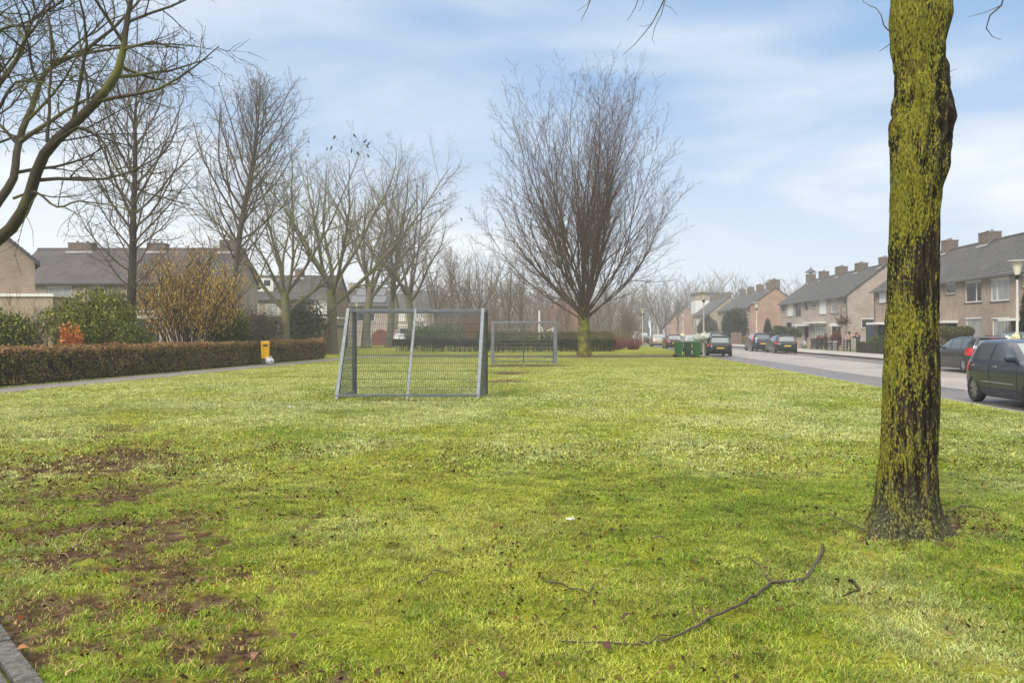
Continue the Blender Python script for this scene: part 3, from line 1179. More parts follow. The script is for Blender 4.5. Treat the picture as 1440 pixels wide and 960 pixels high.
SUBS = [([(52, 230, 13.1), (75, 204, 13.0), (110, 180, 12.7), (142, 196, 12.3), (167, 242, 12), (208, 271, 11.7), (267, 288, 11.4)], 0.032),
        ([(29, 200, 13.9), (75, 168, 13.9), (120, 142, 13.9), (160, 125, 14)], 0.045),
        ([(70, 88, 14.8), (110, 78, 14.4), (160, 68, 13.8), (215, 62, 13.4), (280, 66, 13)], 0.035),
        ([(172, 70, 12.8), (215, 60, 12.6), (240, 66, 12.3), (262, 70, 12.2)], 0.022),
        ([(121, 158, 12.9), (123, 120, 13.2), (112, 60, 13.5), (104, 10, 13.8), (100, -40, 14)], 0.025),
        ([(66, 200, 13.1), (70, 130, 13.3), (72, 60, 13.4), (60, 0, 13.6)], 0.03),
        ([(20, 280, 13.4), (50, 270, 13.2), (80, 291, 12.9), (110, 283, 12.7), (150, 288, 12.4), (200, 300, 12.2)], 0.024)]
for lst, r in SUBS:
    p = npts(lst)
    near.branch(None, (0, 0, 1), sum(math.dist(p[i], p[i + 1]) for i in range(len(p) - 1)), r, 2, pts=p)
fix_flare(near)
plant_tree(near, 'old_tree', 'near bare tree at left edge with crooked mossy limbs', NB, (bark_near, bark_near))

# --- the wood behind, each tree its own object, from a few shapes
wood_protos = [forked_tree(100 + k, 15, 0.27, 5.0, 5, (8, 40), kids=(11, 8, 4)) for k in range(3)] + [leader_tree(120, 14.5, 0.2, 3.3, 0.25, 0.9), forked_tree(123, 13.5, 0.34, 3.2, 8, (15, 62), kids=(10, 8, 4))]
for t in wood_protos:
    fix_flare(t)
wood_mesh = [t.meshes('wood_tree_%d' % k) for k, t in enumerate(wood_protos)]
PH = [15, 15, 15, 14.5, 13.5]
rg = random.Random(77)
WOOD = [  # px, Y, top row, shape, bark
    (612, 104, 322, 0, 1, 'tall bare tree at the left end of the wood'),
    (634, 112, 352, 3, 1, 'slender reddish tree above the near goal crossbar'),
    (655, 108, 338, 1, 1, 'reddish bare tree above the near goal right post'),
    (674, 100, 334, 2, 0, 'grey bare tree in gap between the two goals'),
    (714, 88, 345, 1, 0, 'forked bare tree behind left half of the far goal'),
    (734, 92, 350, 2, 0, 'thick grey tree behind the middle of the far goal'),
    (762, 128, 372, 0, 1, 'hazy bare tree beside the white pole'),
    (798, 86, 400, 3, 1, 'thin reddish tree just left of the fan-shaped tree'),
    (840, 108, 398, 2, 1, 'slim bare tree just right of the fan-shaped tree trunk'),
    (858, 150, 375, 1, 0, 'pale hazy tree behind the red-stemmed bushes'),
    (880, 175, 378, 0, 0, 'pale hazy tree left of the far street lamp'),
    (929, 158, 388, 4, 0, 'wide domed bare tree behind the row of parked cars'),
    (953, 205, 388, 1, 0, 'distant hazy tree right of the domed bare tree'),
    (976, 235, 385, 2, 0, 'distant hazy tree above the white-walled house'),
    (1004, 250, 392, 0, 0, 'distant hazy tree behind the farthest terrace chimneys'),
    (1030, 240, 398, 4, 0, 'distant hazy tree showing over the ridge of the third terrace'),
    (905, 215, 385, 2, 0, 'distant hazy tree over the line of parked cars'),
    (694, 140, 345, 0, 1, 'hazy reddish tree deep in the wood behind the goals'),
    (780, 145, 380, 4, 1, 'hazy spreading tree in front of the brick gable'),
    (648, 140, 348, 4, 1, 'hazy spreading tree deep in the wood above the near goal'),
    (822, 165, 392, 0, 0, 'pale hazy tree straight behind the fan-shaped trunk'),
    (1066, 215, 402, 1, 0, 'thin hazy treetop above the orange gable chimney'),
]
for px, Y, top, sh, bk, lab in WOOD:
    H = HC + (HZ - top) / F * Y
    root = thing('bare_tree', lab, 'tree', ((px - 720) / F * Y, Y, 0), rg.uniform(0, 6.28), 'bare trees in the wood behind')
    k = H / PH[sh]
    root.scale = (k * 1.0, k * 1.0, k)
    for nm, me in zip(('trunk', 'crown'), wood_mesh[sh]):
        if not me.materials:
            me.materials.append(bark_grey)
        o = link(nm, me, None, root)
        o.material_slots[0].link = 'OBJECT'
        o.material_slots[0].material = (bark_grey if bk == 0 else bark_red)

# the undergrowth and far thicket that reads as one brown mass
thick = []
rg = random.Random(31)
for k in range(1000):
    px = rg.uniform(585, 905)
    Y = rg.uniform(98, 190)
    x = (px - 720) / F * Y
    h = rg.uniform(2.5, 9) * (1.0 if px < 760 else 0.7)
    p = [(x, Y, 0)]
    dx, dy = rg.gauss(0, .12), rg.gauss(0, .12)
    for i in range(1, 5):
        p.append((x + dx * h * i / 4 + rg.gauss(0, .1), Y + dy * h * i / 4, h * i / 4))
    thick.append((p, [0.04, 0.03, 0.022, 0.016, 0.01], 3))
    for j in range(9):
        f = rg.uniform(.2, .95)
        i = min(int(f * 4), 3)
        q = p[i]
        q = tuple(q[m] + (p[i + 1][m] - q[m]) * (f * 4 - i) for m in range(3))
        l = h * rg.uniform(.12, .3)
        a = rg.uniform(0, 6.28)
        e = (q[0] + math.cos(a) * l * .6, q[1] + math.sin(a) * l * .6, q[2] + l * .8)
        thick.append(([q, tuple((q[m] + e[m]) / 2 + rg.gauss(0, .06) for m in range(3)), e], [0.014, 0.011, 0.008], 3))
o = link('thicket', tubes_mesh('thicket', thick), bark_red)
tag(o, 'hazy brown mass of bare saplings and twigs behind the goals', 'thicket', kind='stuff')
far = []
for k in range(1100):
    px = rg.uniform(380, 1130)
    Y = rg.uniform(235, 330)
    x = (px - 720) / F * Y
    h = rg.uniform(9, 18.5)
    p = [(x, Y, 0)]
    for i in range(1, 6):
        p.append((x + rg.gauss(0, .25) * i, Y, h * i / 5))
    far.append((p, [0.2, 0.16, 0.12, 0.09, 0.05, 0.02], 3))
    for j in range(22):
        f = rg.uniform(.3, .97)
        i = min(int(f * 5), 4)
        q = tuple(p[i][m] + (p[i + 1][m] - p[i][m]) * (f * 5 - i) for m in range(3))
        l = h * rg.uniform(.08, .25)
        a = rg.uniform(0, 6.28)
        e = (q[0] + math.cos(a) * l * .7, q[1] + math.sin(a) * l * .5, q[2] + l * .75)
        far.append(([q, tuple((q[m] + e[m]) / 2 + rg.gauss(0, .15) for m in range(3)), e], [0.05, 0.035, 0.02], 3))
o = link('far_wood', tubes_mesh('far_wood', far), bark_grey)
tag(o, 'far-off bare wood along the horizon', 'wood', kind='stuff')


# ------------------------------------------------------------------ hedges and shrubs
twig_m = mat('twig_brown', (0.06, 0.042, 0.03), 0.9, var=0.5, scale=6)
twig_red = mat('twig_dogwood_red', (0.20, 0.045, 0.04), 0.6, var=0.4, scale=3)
twig_olive = mat('twig_olive', (0.16, 0.14, 0.06), 0.8, var=0.4, scale=3)


def palette(n, rs, cols, wts, var=0.35):
    c = np.array(cols)[rs.choice(len(cols), n, p=np.array(wts) / sum(wts))]
    return c * (1 - var + 2 * var * rs.random((n, 1)))


def hedge(name, label, line, width, height, n, leaf, cols, wts, seed=1, gaps=0.0, stems_only=0.0, group=None, topcol=None, topw=0.0, cat='hedge', core=True):
    """clipped hedge along a line of ground points (the front edge), its body lying to the left of it"""
    rs = np.random.default_rng(seed)
    root = thing(name, label, cat, (line[0][0], line[0][1], 0), 0, group)
    o0 = np.array([line[0][0], line[0][1], 0])
    P = np.array(line, float)
    seg = np.linalg.norm(np.diff(P, axis=0), axis=1)
    cum = np.concatenate([[0], np.cumsum(seg)])
    tot = cum[-1]

    def place(s_, off):
        x = np.interp(s_, cum, P[:, 0])
        y = np.interp(s_, cum, P[:, 1])
        i = np.clip(np.searchsorted(cum, s_) - 1, 0, len(seg) - 1)
        d = (np.diff(P, axis=0) / seg[:, None])[i]
        return x - d[:, 1] * off, y + d[:, 0] * off
    # twiggy inside
    if core:
        ns = max(int(tot / 0.5), 2)
        mbv, mbf = [], []
        for k in range(ns + 1):
            s_ = np.array([tot * k / ns])
            for off, z in ((0.10, stems_only), (0.10, height - 0.10), (width - 0.10, height - 0.10), (width - 0.10, stems_only)):
                x, y = place(s_, np.array([off + rs.normal() * .02]))
                mbv.append((x[0], y[0], z + rs.normal() * 0.015))
        for k in range(ns):
            for j in range(4):
                a, b = k * 4 + j, k * 4 + (j + 1) % 4
                mbf.append((a, b, b + 4, a + 4))
        mbf += [(0, 1, 2, 3), tuple(ns * 4 + j for j in (3, 2, 1, 0))]
        mb_ = MB()
        mb_.add([Vector(v) - Vector(o0) for v in mbv], mbf)
        mb_.build('twig_mass', mat('hedge_inside', (0.022, 0.017, 0.011), 0.95, var=0.5, scale=9, bump=0.6, bscale=30), root)
    # stems poking about
    ns = int(tot * (16 if stems_only else 26))
    st = []
    for k in range(ns):
        s_ = np.array([rs.random() * tot])
        off = np.array([rs.random() * width])
        x, y = place(s_, off)
        x, y = x[0] - o0[0], y[0] - o0[1]
        h = (height + 0.02 + 0.09 * rs.random()) if not stems_only else height * 0.9
        z0 = 0.0
        p = [(x, y, z0)]
        for i in range(1, 5):
            p.append((p[-1][0] + rs.normal() * .03, p[-1][1] + rs.normal() * .03, h * i / 4))
        st.append((p, [0.014, 0.01, 0.008, 0.006, 0.003] if not stems_only else [0.03, 0.025, 0.02, 0.015, 0.008], 3))
    link('stems', tubes_mesh(name + '_stems', st), twig_m, root)
    # leaves over front, top, back and ends
    s_ = rs.random(n) * tot
    t = rs.random(n)
    per = height * 2 + width
    q = t * per
    off = np.where(q < height, 0, np.where(q < height + width, q - height, width))
    z = np.where(q < height, q, np.where(q < height + width, height, per - q))
    bulge = (fbm(s_ * 1.1, z * 1.5 + off * 1.7, seed + 7, 3) - 0.5) * 0.22
    off = off + np.where(q < height, -bulge, np.where(q < height + width, 0, bulge)) + rs.normal(size=n) * 0.045
    z = z + np.where((q >= height) & (q < height + width), bulge * 0.9, 0) + rs.normal(size=n) * 0.045
    ends = rs.random(n) < width / tot * 0.5
    s_ = np.where(ends, np.where(rs.random(n) < .5, rs.normal(size=n) * .04, tot + rs.normal(size=n) * .04), s_)
    off = np.where(ends, rs.random(n) * width, off)
    z = np.where(ends, rs.random(n) * height, z)
    keep = (z > stems_only + 0.02 + rs.random(n) * 0.1) & (fbm(s_ * 3, z * 3 + off * 2, seed + 3, 2) > gaps)
    s_, off, z = s_[keep], off[keep], z[keep]
    x, y = place(s_, off)
    Q = np.stack([x - o0[0], y - o0[1], np.maximum(z, 0.02)], 1)
    c = palette(len(Q), rs, cols, wts)
    if topcol is not None:
        k = (rs.random(len(Q)) < np.clip((z - height * 0.72) / (height * 0.28), 0, 1) * topw)[:, None]
        c = np.where(k, np.array(topcol) * (0.6 + 0.8 * rs.random((len(Q), 1))), c)
    blot = fbm(s_ * 0.8, z * 2.0, seed + 13, 3)[:, None]
    c = c * (0.6 + 0.8 * blot)
    V, T, cc = diamonds(Q, leaf * np.ones(len(Q)), c, rs, curl=0.35)
    link('leaves', np_mesh(name + '_leaves', V, T, cc), leafm, root)
    return root


hl = [(-16.0, 15), (-14.75, 24), (-13.55, 33), (-12.5, 42), (-11.35, 52)]
hedge('clipped_hedge', 'long brown and green clipped beech hedge beside the path', hl, 1.0, 1.05, 90000, 0.052,
      [(0.11, 0.125, 0.028), (0.19, 0.115, 0.042), (0.09, 0.06, 0.028), (0.24, 0.235, 0.06), (0.30, 0.18, 0.07)], [3.4, 3, 2.4, 1.8, 1.2], 3, gaps=0.27, topcol=(0.23, 0.125, 0.055), topw=0.7)
hedge('low_hedge', 'dark low hedge with bare stems below across the end of the field', [(8.4, 71.5), (-0.5, 70.0), (-9.8, 73.0)], 1.0, 0.92, 52000, 0.075,
      [(0.03, 0.045, 0.012), (0.05, 0.06, 0.02), (0.045, 0.03, 0.018)], [3, 2, 2], 5, gaps=0.16, stems_only=0.40, core=False)
hedge('loose_hedge', 'olive brown loose hedge standing behind the low dark one', [(8.6, 76.5), (3, 75.5), (-3, 76)], 1.6, 1.55, 20000, 0.07,
      [(0.13, 0.12, 0.04), (0.10, 0.075, 0.03), (0.07, 0.08, 0.02)], [3, 2, 2], 6, gaps=0.25, core=False)


def shrub(name, label, loc, rx, ry, rz_, n, leaf, cols, wts, seed=1, group=None, lumps=16, stems=14, cat='shrub', z0=0.0, fill=0.35, tight=0.0, aspect=1.6):
    rs = np.random.default_rng(seed)
    root = thing(name, label, cat, loc, 0, group)
    # lumps filling the ellipsoid
    cen, rad = [], []
    for k in range(lumps):
        d = rs.normal(size=3)
        d /= np.linalg.norm(d)
        rr = rs.random() ** 0.4 * (0.62 - 0.3 * tight)
        cen.append(d * rr)
        rad.append((0.33 + 0.22 * rs.random()) * (1 + 0.6 * tight))
    cen, rad = np.array(cen), np.array(rad)
    k = rs.choice(lumps, n, p=rad ** 2 / (rad ** 2).sum())
    d = rs.normal(size=(n, 3))
    d /= np.linalg.norm(d, axis=1, keepdims=True)
    rr = np.where(rs.random(n) < fill, rs.random(n) ** 0.5, 0.9 + 0.16 * rs.normal(size=n) * (1 - 0.7 * tight))
    Q = (cen[k] + d * (rad[k] * rr)[:, None]) * np.array([rx, ry, rz_]) + np.array([0, 0, rz_ + z0])
    Q = Q[Q[:, 2] > 0.05]
    tone = fbm(Q[:, 0] * 1.3 + Q[:, 1] * .7, Q[:, 2] * 1.3, seed + 2, 3)[:, None]
    c = palette(len(Q), rs, cols, wts) * (0.6 + 0.8 * tone)
    V, T, cc = diamonds(Q, leaf * np.ones(len(Q)), c, rs, aspect=aspect)
    link('foliage', np_mesh(name + '_leaves', V, T, cc), leafm, root)
    st = []
    for j in range(stems):
        a = rs.random() * 6.28
        tgt = cen[rs.integers(lumps)] * np.array([rx, ry, rz_]) + np.array([0, 0, rz_ + z0])
        b0 = np.array([math.cos(a) * rx * .12, math.sin(a) * ry * .12, 0])
        mid_ = (b0 + tgt) / 2 + rs.normal(size=3) * .08 * rx
        st.append(([tuple(b0), tuple(mid_), tuple(tgt)], [0.03, 0.02, 0.008], 4))
    link('stems', tubes_mesh(name + '_stems', st), twig_m, root)
    return root


def twig_bush(name, label, loc, rad, h, n, m, seed=1, group=None, spread=0.5, side=4, r0=0.014, arch=0.15, cat='shrub', build=True):
    rg = random.Random(seed)
    br, tips = [], []
    for k in range(n):
        a = rg.uniform(0, 6.28)
        q = rg.random() ** 0.6
        x, y = math.cos(a) * rad * q * 0.35, math.sin(a) * rad * q * 0.35
        hh = h * rg.uniform(.6, 1.05) * (1 - 0.25 * q * q)
        ex, ey = math.cos(a) * rad * q * spread * 2, math.sin(a) * rad * q * spread * 2
        p = []
        for i in range(7):
            t = i / 6
            p.append((x + (ex - x) * t ** (1 + arch * 3) + rg.gauss(0, .02 * h * t), y + (ey - y) * t ** (1 + arch * 3) + rg.gauss(0, .02 * h * t), hh * t ** (1 - arch)))
        r = r0 * rg.uniform(.7, 1.3)
        br.append((p, [r * (1 - .8 * i / 6) for i in range(7)], 4))
        for j in range(side):
            i = rg.randint(2, 5)
            f = rg.random()
            b = tuple(p[i][m_] + (p[i + 1][m_] - p[i][m_]) * f for m_ in range(3))
            l = hh * rg.uniform(.12, .3)
            a2 = rg.uniform(0, 6.28)
            e = (b[0] + math.cos(a2) * l * .5, b[1] + math.sin(a2) * l * .5, b[2] + l * .8)
            mid_ = tuple((b[m_] + e[m_]) / 2 + rg.gauss(0, .03) for m_ in range(3))
            br.append(([b, mid_, e], [r * .45, r * .32, r * .18], 3))
            tips.append(e)
            tips.append(mid_)
        tips.append(p[-1])
        tips.append(p[-2])
    if not build:
        return br, tips
    root = thing(name, label, cat, loc, 0, group)
    link('stems', tubes_mesh(name, br), m, root)
    return root, tips


GRN = [(0.11, 0.135, 0.015), (0.19, 0.205, 0.024), (0.06, 0.075, 0.016), (0.28, 0.27, 0.04)]
# left gardens behind the hedge
shrub('evergreen_shrub', 'broad yellow-green evergreen bush behind the orange-leaved one', (-17.9, 36, 0), 2.3, 1.6, 1.75, 24000, 0.075, GRN, [3, 3, 2, 1.6], 2, lumps=22)
shrub('evergreen_shrub', 'dark evergreen bush at the left edge behind the hedge', (-18.9, 31, 0), 1.9, 1.5, 1.35, 16000, 0.07, GRN, [2, 1.6, 3, .8], 4, lumps=18)
shrub('evergreen_shrub', 'small dark green bush at the foot of the straight dark tree', (-15.4, 34.5, 0), 1.0, 0.9, 1.0, 8000, 0.06, GRN, [2, 1, 4, .4], 6)
shrub('evergreen_shrub', 'dark bush below the yellow catkins at their right', (-14.3, 43.5, 0), 1.3, 1.0, 1.4, 9000, 0.07, GRN, [3, 1, 4, .5], 8)
shrub('evergreen_shrub', 'grey-green pine-like bush left of the straight dark tree', (-19.8, 43, 0), 0.9, 0.9, 2.0, 9000, 0.06, [(0.09, 0.10, 0.06), (0.06, 0.075, 0.04), (0.12, 0.12, 0.075)], [1, 1, 1], 9)
shrub('evergreen_shrub', 'drooping conifer bush beside the window with white shutter', (-14.8, 61, 0), 1.9, 1.2, 2.1, 10000, 0.09, [(0.07, 0.085, 0.045), (0.05, 0.07, 0.03)], [1, 1], 10, z0=0.3)
shrub('copper_beech', 'small orange-leaved beech poking above the hedge', (-15.7, 30.2, 0), 0.75, 0.5, 0.9, 2300, 0.062, [(0.55, 0.17, 0.03), (0.42, 0.11, 0.02), (0.6, 0.28, 0.09)], [3, 2, 1], 12, lumps=9, stems=8, z0=0.1)
shrub('dark_shrub', 'purple-brown bush in front of the brick shed', (-17.2, 56.5, 0), 2.2, 1.2, 1.7, 6000, 0.07, [(0.08, 0.055, 0.04), (0.05, 0.04, 0.03)], [1, 1], 14, fill=.5)
twig_bush('bare_shrub', 'bare brown shrub with forked stems beside the brick shed', (-15.8, 53.5, 0), 1.6, 3.0, 26, twig_m, 15, side=8, r0=0.03)
twig_bush('bare_shrub', 'thin bare twigs in front of the left gable wall', (-20.6, 36.0, 0), 1.5, 3.2, 40, twig_m, 16, side=7, r0=0.016)
twig_bush('bare_shrub', 'tangle of bare brown twigs beside the left evergreen', (-17.2, 31.5, 0), 1.2, 2.6, 36, twig_m, 18, side=7, r0=0.014)
twig_bush('bare_shrub', 'bare reddish shrub behind the litter bin', (-14.0, 52.5, 0), 1.5, 1.5, 40, bark_red, 19, side=8, r0=0.014)
# the hazel with catkins
root, tips = twig_bush('hazel_bush', 'big hazel bush covered in yellow-brown catkins', (-15.3, 40.5, 0), 2.7, 5.2, 120, twig_m, 23, side=11, r0=0.026, spread=0.52, arch=0.12)
rs = np.random.default_rng(24)
tp = np.array(tips)
tp = tp[tp[:, 2] > 1.3 + 0.5 * rs.random(len(tp))]
tp = tp[rs.choice(len(tp), 10500)]
Q = tp + rs.normal(size=tp.shape) * np.array([.16, .16, .14])
n = len(Q)
c = palette(n, rs, [(0.48, 0.31, 0.065), (0.32, 0.18, 0.055), (0.56, 0.43, 0.12)], [3, 2, 1.5])
th = rs.random(n) * 3.14
sx = np.stack([np.cos(th), np.sin(th), 0 * th], 1) * 0.024
dn = np.stack([rs.normal(size=n) * .02, rs.normal(size=n) * .02, -0.11 - 0.07 * rs.random(n)], 1)
V = np.stack([Q, Q + sx + dn * .4, Q + dn, Q - sx + dn * .4], 1).reshape(-1, 3)
i = np.arange(n)[:, None] * 4
me = np_mesh('catkins', V, i + np.array([[0, 1, 2, 3]]), np.repeat(c, 4, 0))
link('catkins', me, leafm, root)
# end of the field
twig_bush('dogwood', 'red-stemmed dogwood bush at the hedge end, left one', (9.4, 79, 0), 2.0, 1.15, 260, twig_red, 31, side=4, r0=0.014, spread=.5)
twig_bush('dogwood', 'red-stemmed dogwood bush nearest the parked cars', (11.3, 79.5, 0), 1.4, 1.1, 200, twig_red, 32, side=4, r0=0.014, spread=.5)
twig_bush('olive_shrub', 'yellowish bare shrub behind the red dogwood', (10.3, 84, 0), 2.4, 2.0, 300, twig_olive, 33, side=4, r0=0.016, spread=.5)
twig_bush('olive_shrub', 'brownish bare shrub behind the fan-shaped tree trunk', (6.5, 82, 0), 2.8, 1.9, 260, twig_olive, 34, side=4, r0=0.016, spread=.5)
twig_bush('purple_shrub', 'tall purplish bare shrub behind the dogwoods', (13.0, 96, 0), 1.8, 4.6, 60, bark_red, 35, side=8, r0=0.03, spread=.42)
twig_bush('purple_shrub', 'orange-brown bare shrub behind the gap between the goals', (-3.2, 86, 0), 2.6, 3.9, 170, mat('twig_orange', (0.22, 0.13, 0.05), 0.8, var=0.4), 36, side=8, r0=0.022, spread=.5)
shrub('evergreen_shrub', 'pale green bush behind the near goal net', (-7.2, 82, 0), 3.2, 1.3, 1.25, 9000, 0.11, [(0.10, 0.13, 0.04), (0.06, 0.09, 0.025), (0.15, 0.18, 0.07)], [2, 2, 1], 41)
shrub('evergreen_shrub', 'dark green bush below the white pole', (3.2, 88, 0), 1.6, 1.1, 0.9, 4000, 0.1, GRN, [3, 1, 3, .6], 42)
# street side
DG = [(0.022, 0.038, 0.016), (0.035, 0.052, 0.022), (0.016, 0.026, 0.012)]


def on(l, px, z=0.0):
    return rd(l, s_of(l, px), z)


shrub('evergreen_shrub', 'very large dark rounded evergreen before the orange brick gable', on(23.4, 1034), 2.15, 2.0, 2.6, 22000, 0.13, DG, [1, 1, 1], 51, lumps=20, tight=.8)
shrub('evergreen_shrub', 'broad brown-green evergreen beside the farthest terrace', on(23.4, 995), 1.9, 1.6, 2.4, 9000, 0.16, [(0.05, 0.05, 0.022), (0.08, 0.06, 0.03)], [1, 1], 52, tight=.4)
shrub('conifer', 'small dark pointed conifer against the orange brick wall', on(25.2, 1079.5), 0.55, 0.55, 1.75, 6000, 0.08, DG, [1, 1, 2], 53, lumps=10, tight=.6)
shrub('evergreen_shrub', 'wide spreading green bush behind the two parked cars', on(23.4, 1101), 1.8, 1.5, 1.35, 12000, 0.12, [(0.05, 0.075, 0.025), (0.08, 0.11, 0.035), (0.03, 0.045, 0.016)], [1, 1, 1], 54, lumps=14)
hl2 = [on(22.7, 1042), on(22.7, 1058)]
hedge('low_hedge', 'low yellowish hedge beside the wooden street fence', [(p.x, p.y) for p in hl2], 0.8, 0.95, 5000, 0.08, [(0.20, 0.18, 0.04), (0.12, 0.12, 0.03)], [1, 1], 55)
hl3 = [on(22.6, 1243), on(22.6, 1207)]
hedge('low_hedge', 'square green clipped hedge beside the mossy street tree trunk', [(p.x, p.y) for p in hl3], -0.9, 0.85, 9000, 0.06, [(0.035, 0.055, 0.015), (0.055, 0.075, 0.02)], [1, 1], 56)
shrub('evergreen_shrub', 'rounded green bush above the square clipped hedge', on(23.9, 1236), 1.0, .9, 0.75, 7000, 0.07, [(0.06, 0.085, 0.02), (0.09, 0.12, 0.03), (0.04, 0.05, 0.015)], [1, 1, 1], 57, tight=.5)
for px, lab, sd in ((1333, 'ball-clipped bush right of the mossy trunk', 61), (1353, 'ball-clipped bush below the split upstairs window', 62)):
    p = on(24.2, px)
    r_ = shrub('topiary', lab, p, 0.75, .75, 0.42, 6000, 0.055, [(0.09, 0.09, 0.02), (0.05, 0.06, 0.016), (0.13, 0.11, 0.03)], [1, 1, 1], sd, lumps=8, tight=1, z0=1.15, group='ball-clipped bushes')
for px, lab, sd in ((1329, 'loose olive bush below the left ball-clipped bush', 63), (1346, 'loose olive bush under the right ball-clipped one', 64)):
    shrub('garden_shrub', lab, on(23.4, px), 0.9, .7, 0.6, 4500, 0.06, [(0.09, 0.085, 0.025), (0.06, 0.06, 0.02), (0.10, 0.06, 0.03)], [1, 1, 1], sd)
shrub('conifer', 'tall dark conifer at the right edge before the brick house', on(24.4, 1449), 0.62, .62, 2.0, 9000, 0.07, DG, [1, 1, 2], 65, lumps=10, tight=.7)
BR = [(0.16, 0.065, 0.035), (0.10, 0.045, 0.03), (0.22, 0.10, 0.05)]
shrub('brown_leaved_bush', 'rusty brown bush in front of the white mullioned window', on(23.9, 1161), 0.45, .45, 0.9, 900, 0.085, BR, [1, 1, 1], 71, fill=.5)
shrub('brown_leaved_bush', 'rusty brown bush left of the pale young tree', on(23.9, 1177), 0.75, .5, 0.95, 1800, 0.085, BR, [1, 1, 1], 72, fill=.5)
shrub('brown_leaved_bush', 'rusty brown bush behind the metal garden fence gate', on(23.6, 1150), 0.7, .5, 0.75, 1200, 0.08, BR, [1, 1, 1], 73, fill=.5)
# young pale tree with a knot of brown leaves
yt = Tree(81, kids=[9, 5, 3], n=[6, 4, 3, 3], taper=[.4, .3, .5, .5], gnarl=[.03, .08, .1, .1], up=[0, .6, .3, .2], t0=[.55, .2, .2], ang=[(20, 45), (20, 45), (20, 45)], ratio=[.6, .4, .4], fall=[.3, .4, .4], rmin=.008)
yt.branch((0, 0, 0), (0, 0, 1), 3.2, .07, 0)
r_ = plant_tree(yt, 'young_tree', 'slim young street-garden tree with a knot of brown leaves', on(23.3, 1185.5), (mat('pale_bark', (0.32, 0.26, 0.2), .8, var=.3), bark_red))
rs = np.random.default_rng(82)
Q = rs.normal(size=(420, 3)) * np.array([.26, .26, .22]) + np.array([0, 0, 2.55])
V, T, cc = diamonds(Q, .085 * np.ones(len(Q)), palette(len(Q), rs, [(0.09, 0.05, 0.03), (0.14, .07, .04)], [1, 1]), rs)
link('leaves', np_mesh('young_tree_leaves', V, T, cc), leafm, r_)
# ------------------------------------------------------------------ houses
br_a = brick_mat('brick_brown', (0.32, 0.245, 0.185), (0.235, 0.17, 0.125), (0.37, 0.34, 0.29))
br_b = brick_mat('brick_pinkish', (0.36, 0.30, 0.25), (0.28, 0.22, 0.18), (0.42, 0.39, 0.35))
br_o = brick_mat('brick_orange', (0.34, 0.205, 0.14), (0.27, 0.16, 0.11), (0.36, 0.30, 0.25))
br_t = brick_mat('brick_tan', (0.32, 0.25, 0.18), (0.26, 0.195, 0.14), (0.33, 0.29, 0.24))
br_c = brick_mat('brick_chimney', (0.16, 0.12, 0.095), (0.10, 0.08, 0.065), (0.2, 0.18, 0.15))


def tile_mat(name, c1, c2):
    m = bpy.data.materials.new(name)
    m.use_nodes = True
    nt = m.node_tree
    N, L = nt.nodes.new, nt.links.new
    b = nt.nodes['Principled BSDF']
    b.inputs['Roughness'].default_value = 0.6
    b.inputs['Specular IOR Level'].default_value = 0.25
    tc = N('ShaderNodeTexCoord')
    n = N('ShaderNodeTexNoise')
    n.inputs['Scale'].default_value = 0.8
    n.inputs['Detail'].default_value = 8
    n.inputs['Roughness'].default_value = 0.7
    L(tc.outputs['Object'], n.inputs['Vector'])
    r = N('ShaderNodeValToRGB')
    r.color_ramp.elements[0].position = 0.35
    r.color_ramp.elements[1].position = 0.68
    r.color_ramp.elements[0].color = (*c2, 1)
    r.color_ramp.elements[1].color = (*c1, 1)
    L(n.outputs['Fac'], r.inputs[0])
    w_ = N('ShaderNodeTexWave')
    w_.bands_direction = 'X'
    w_.inputs['Scale'].default_value = 1.0
    w_.inputs['Distortion'].default_value = 0
    mp = N('ShaderNodeMapping')
    mp.inputs['Scale'].default_value = (1.0, 1, 1)
    L(tc.outputs['Object'], mp.inputs[0])
    L(mp.outputs[0], w_.inputs['Vector'])
    w_.inputs['Scale'].default_value = 1.05
    bp = N('ShaderNodeBump')
    bp.inputs['Strength'].default_value = 0.5
    bp.inputs['Distance'].default_value = 0.05
    L(w_.outputs['Fac'], bp.inputs['Height'])
    L(bp.outputs[0], b.inputs['Normal'])
    L(r.outputs[0], b.inputs['Base Color'])
    return m


tile_g = tile_mat('roof_tile_grey', (0.095, 0.092, 0.088), (0.05, 0.049, 0.048))
tile_p = tile_mat('roof_tile_purplish', (0.105, 0.092, 0.097), (0.06, 0.054, 0.058))
tile_d = tile_mat('roof_tile_dark', (0.085, 0.085, 0.09), (0.05, 0.05, 0.053))
solar = mat('solar_glass', (0.03, 0.036, 0.05), 0.1, spec=0.8)
brown_door = mat('brown_wood', (0.11, 0.055, 0.03), 0.5, var=0.4, scale=2, stretch=(8, 8, .6))
bluegrey = mat('blue_grey_wood', (0.045, 0.055, 0.075), 0.6, var=0.3, scale=2, stretch=(6, 6, .6))
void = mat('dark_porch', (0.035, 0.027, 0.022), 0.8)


def house_root(label, loc, rz, group, name='brick_house', cat='house'):
    return thing(name, label, cat, loc, rz, group)


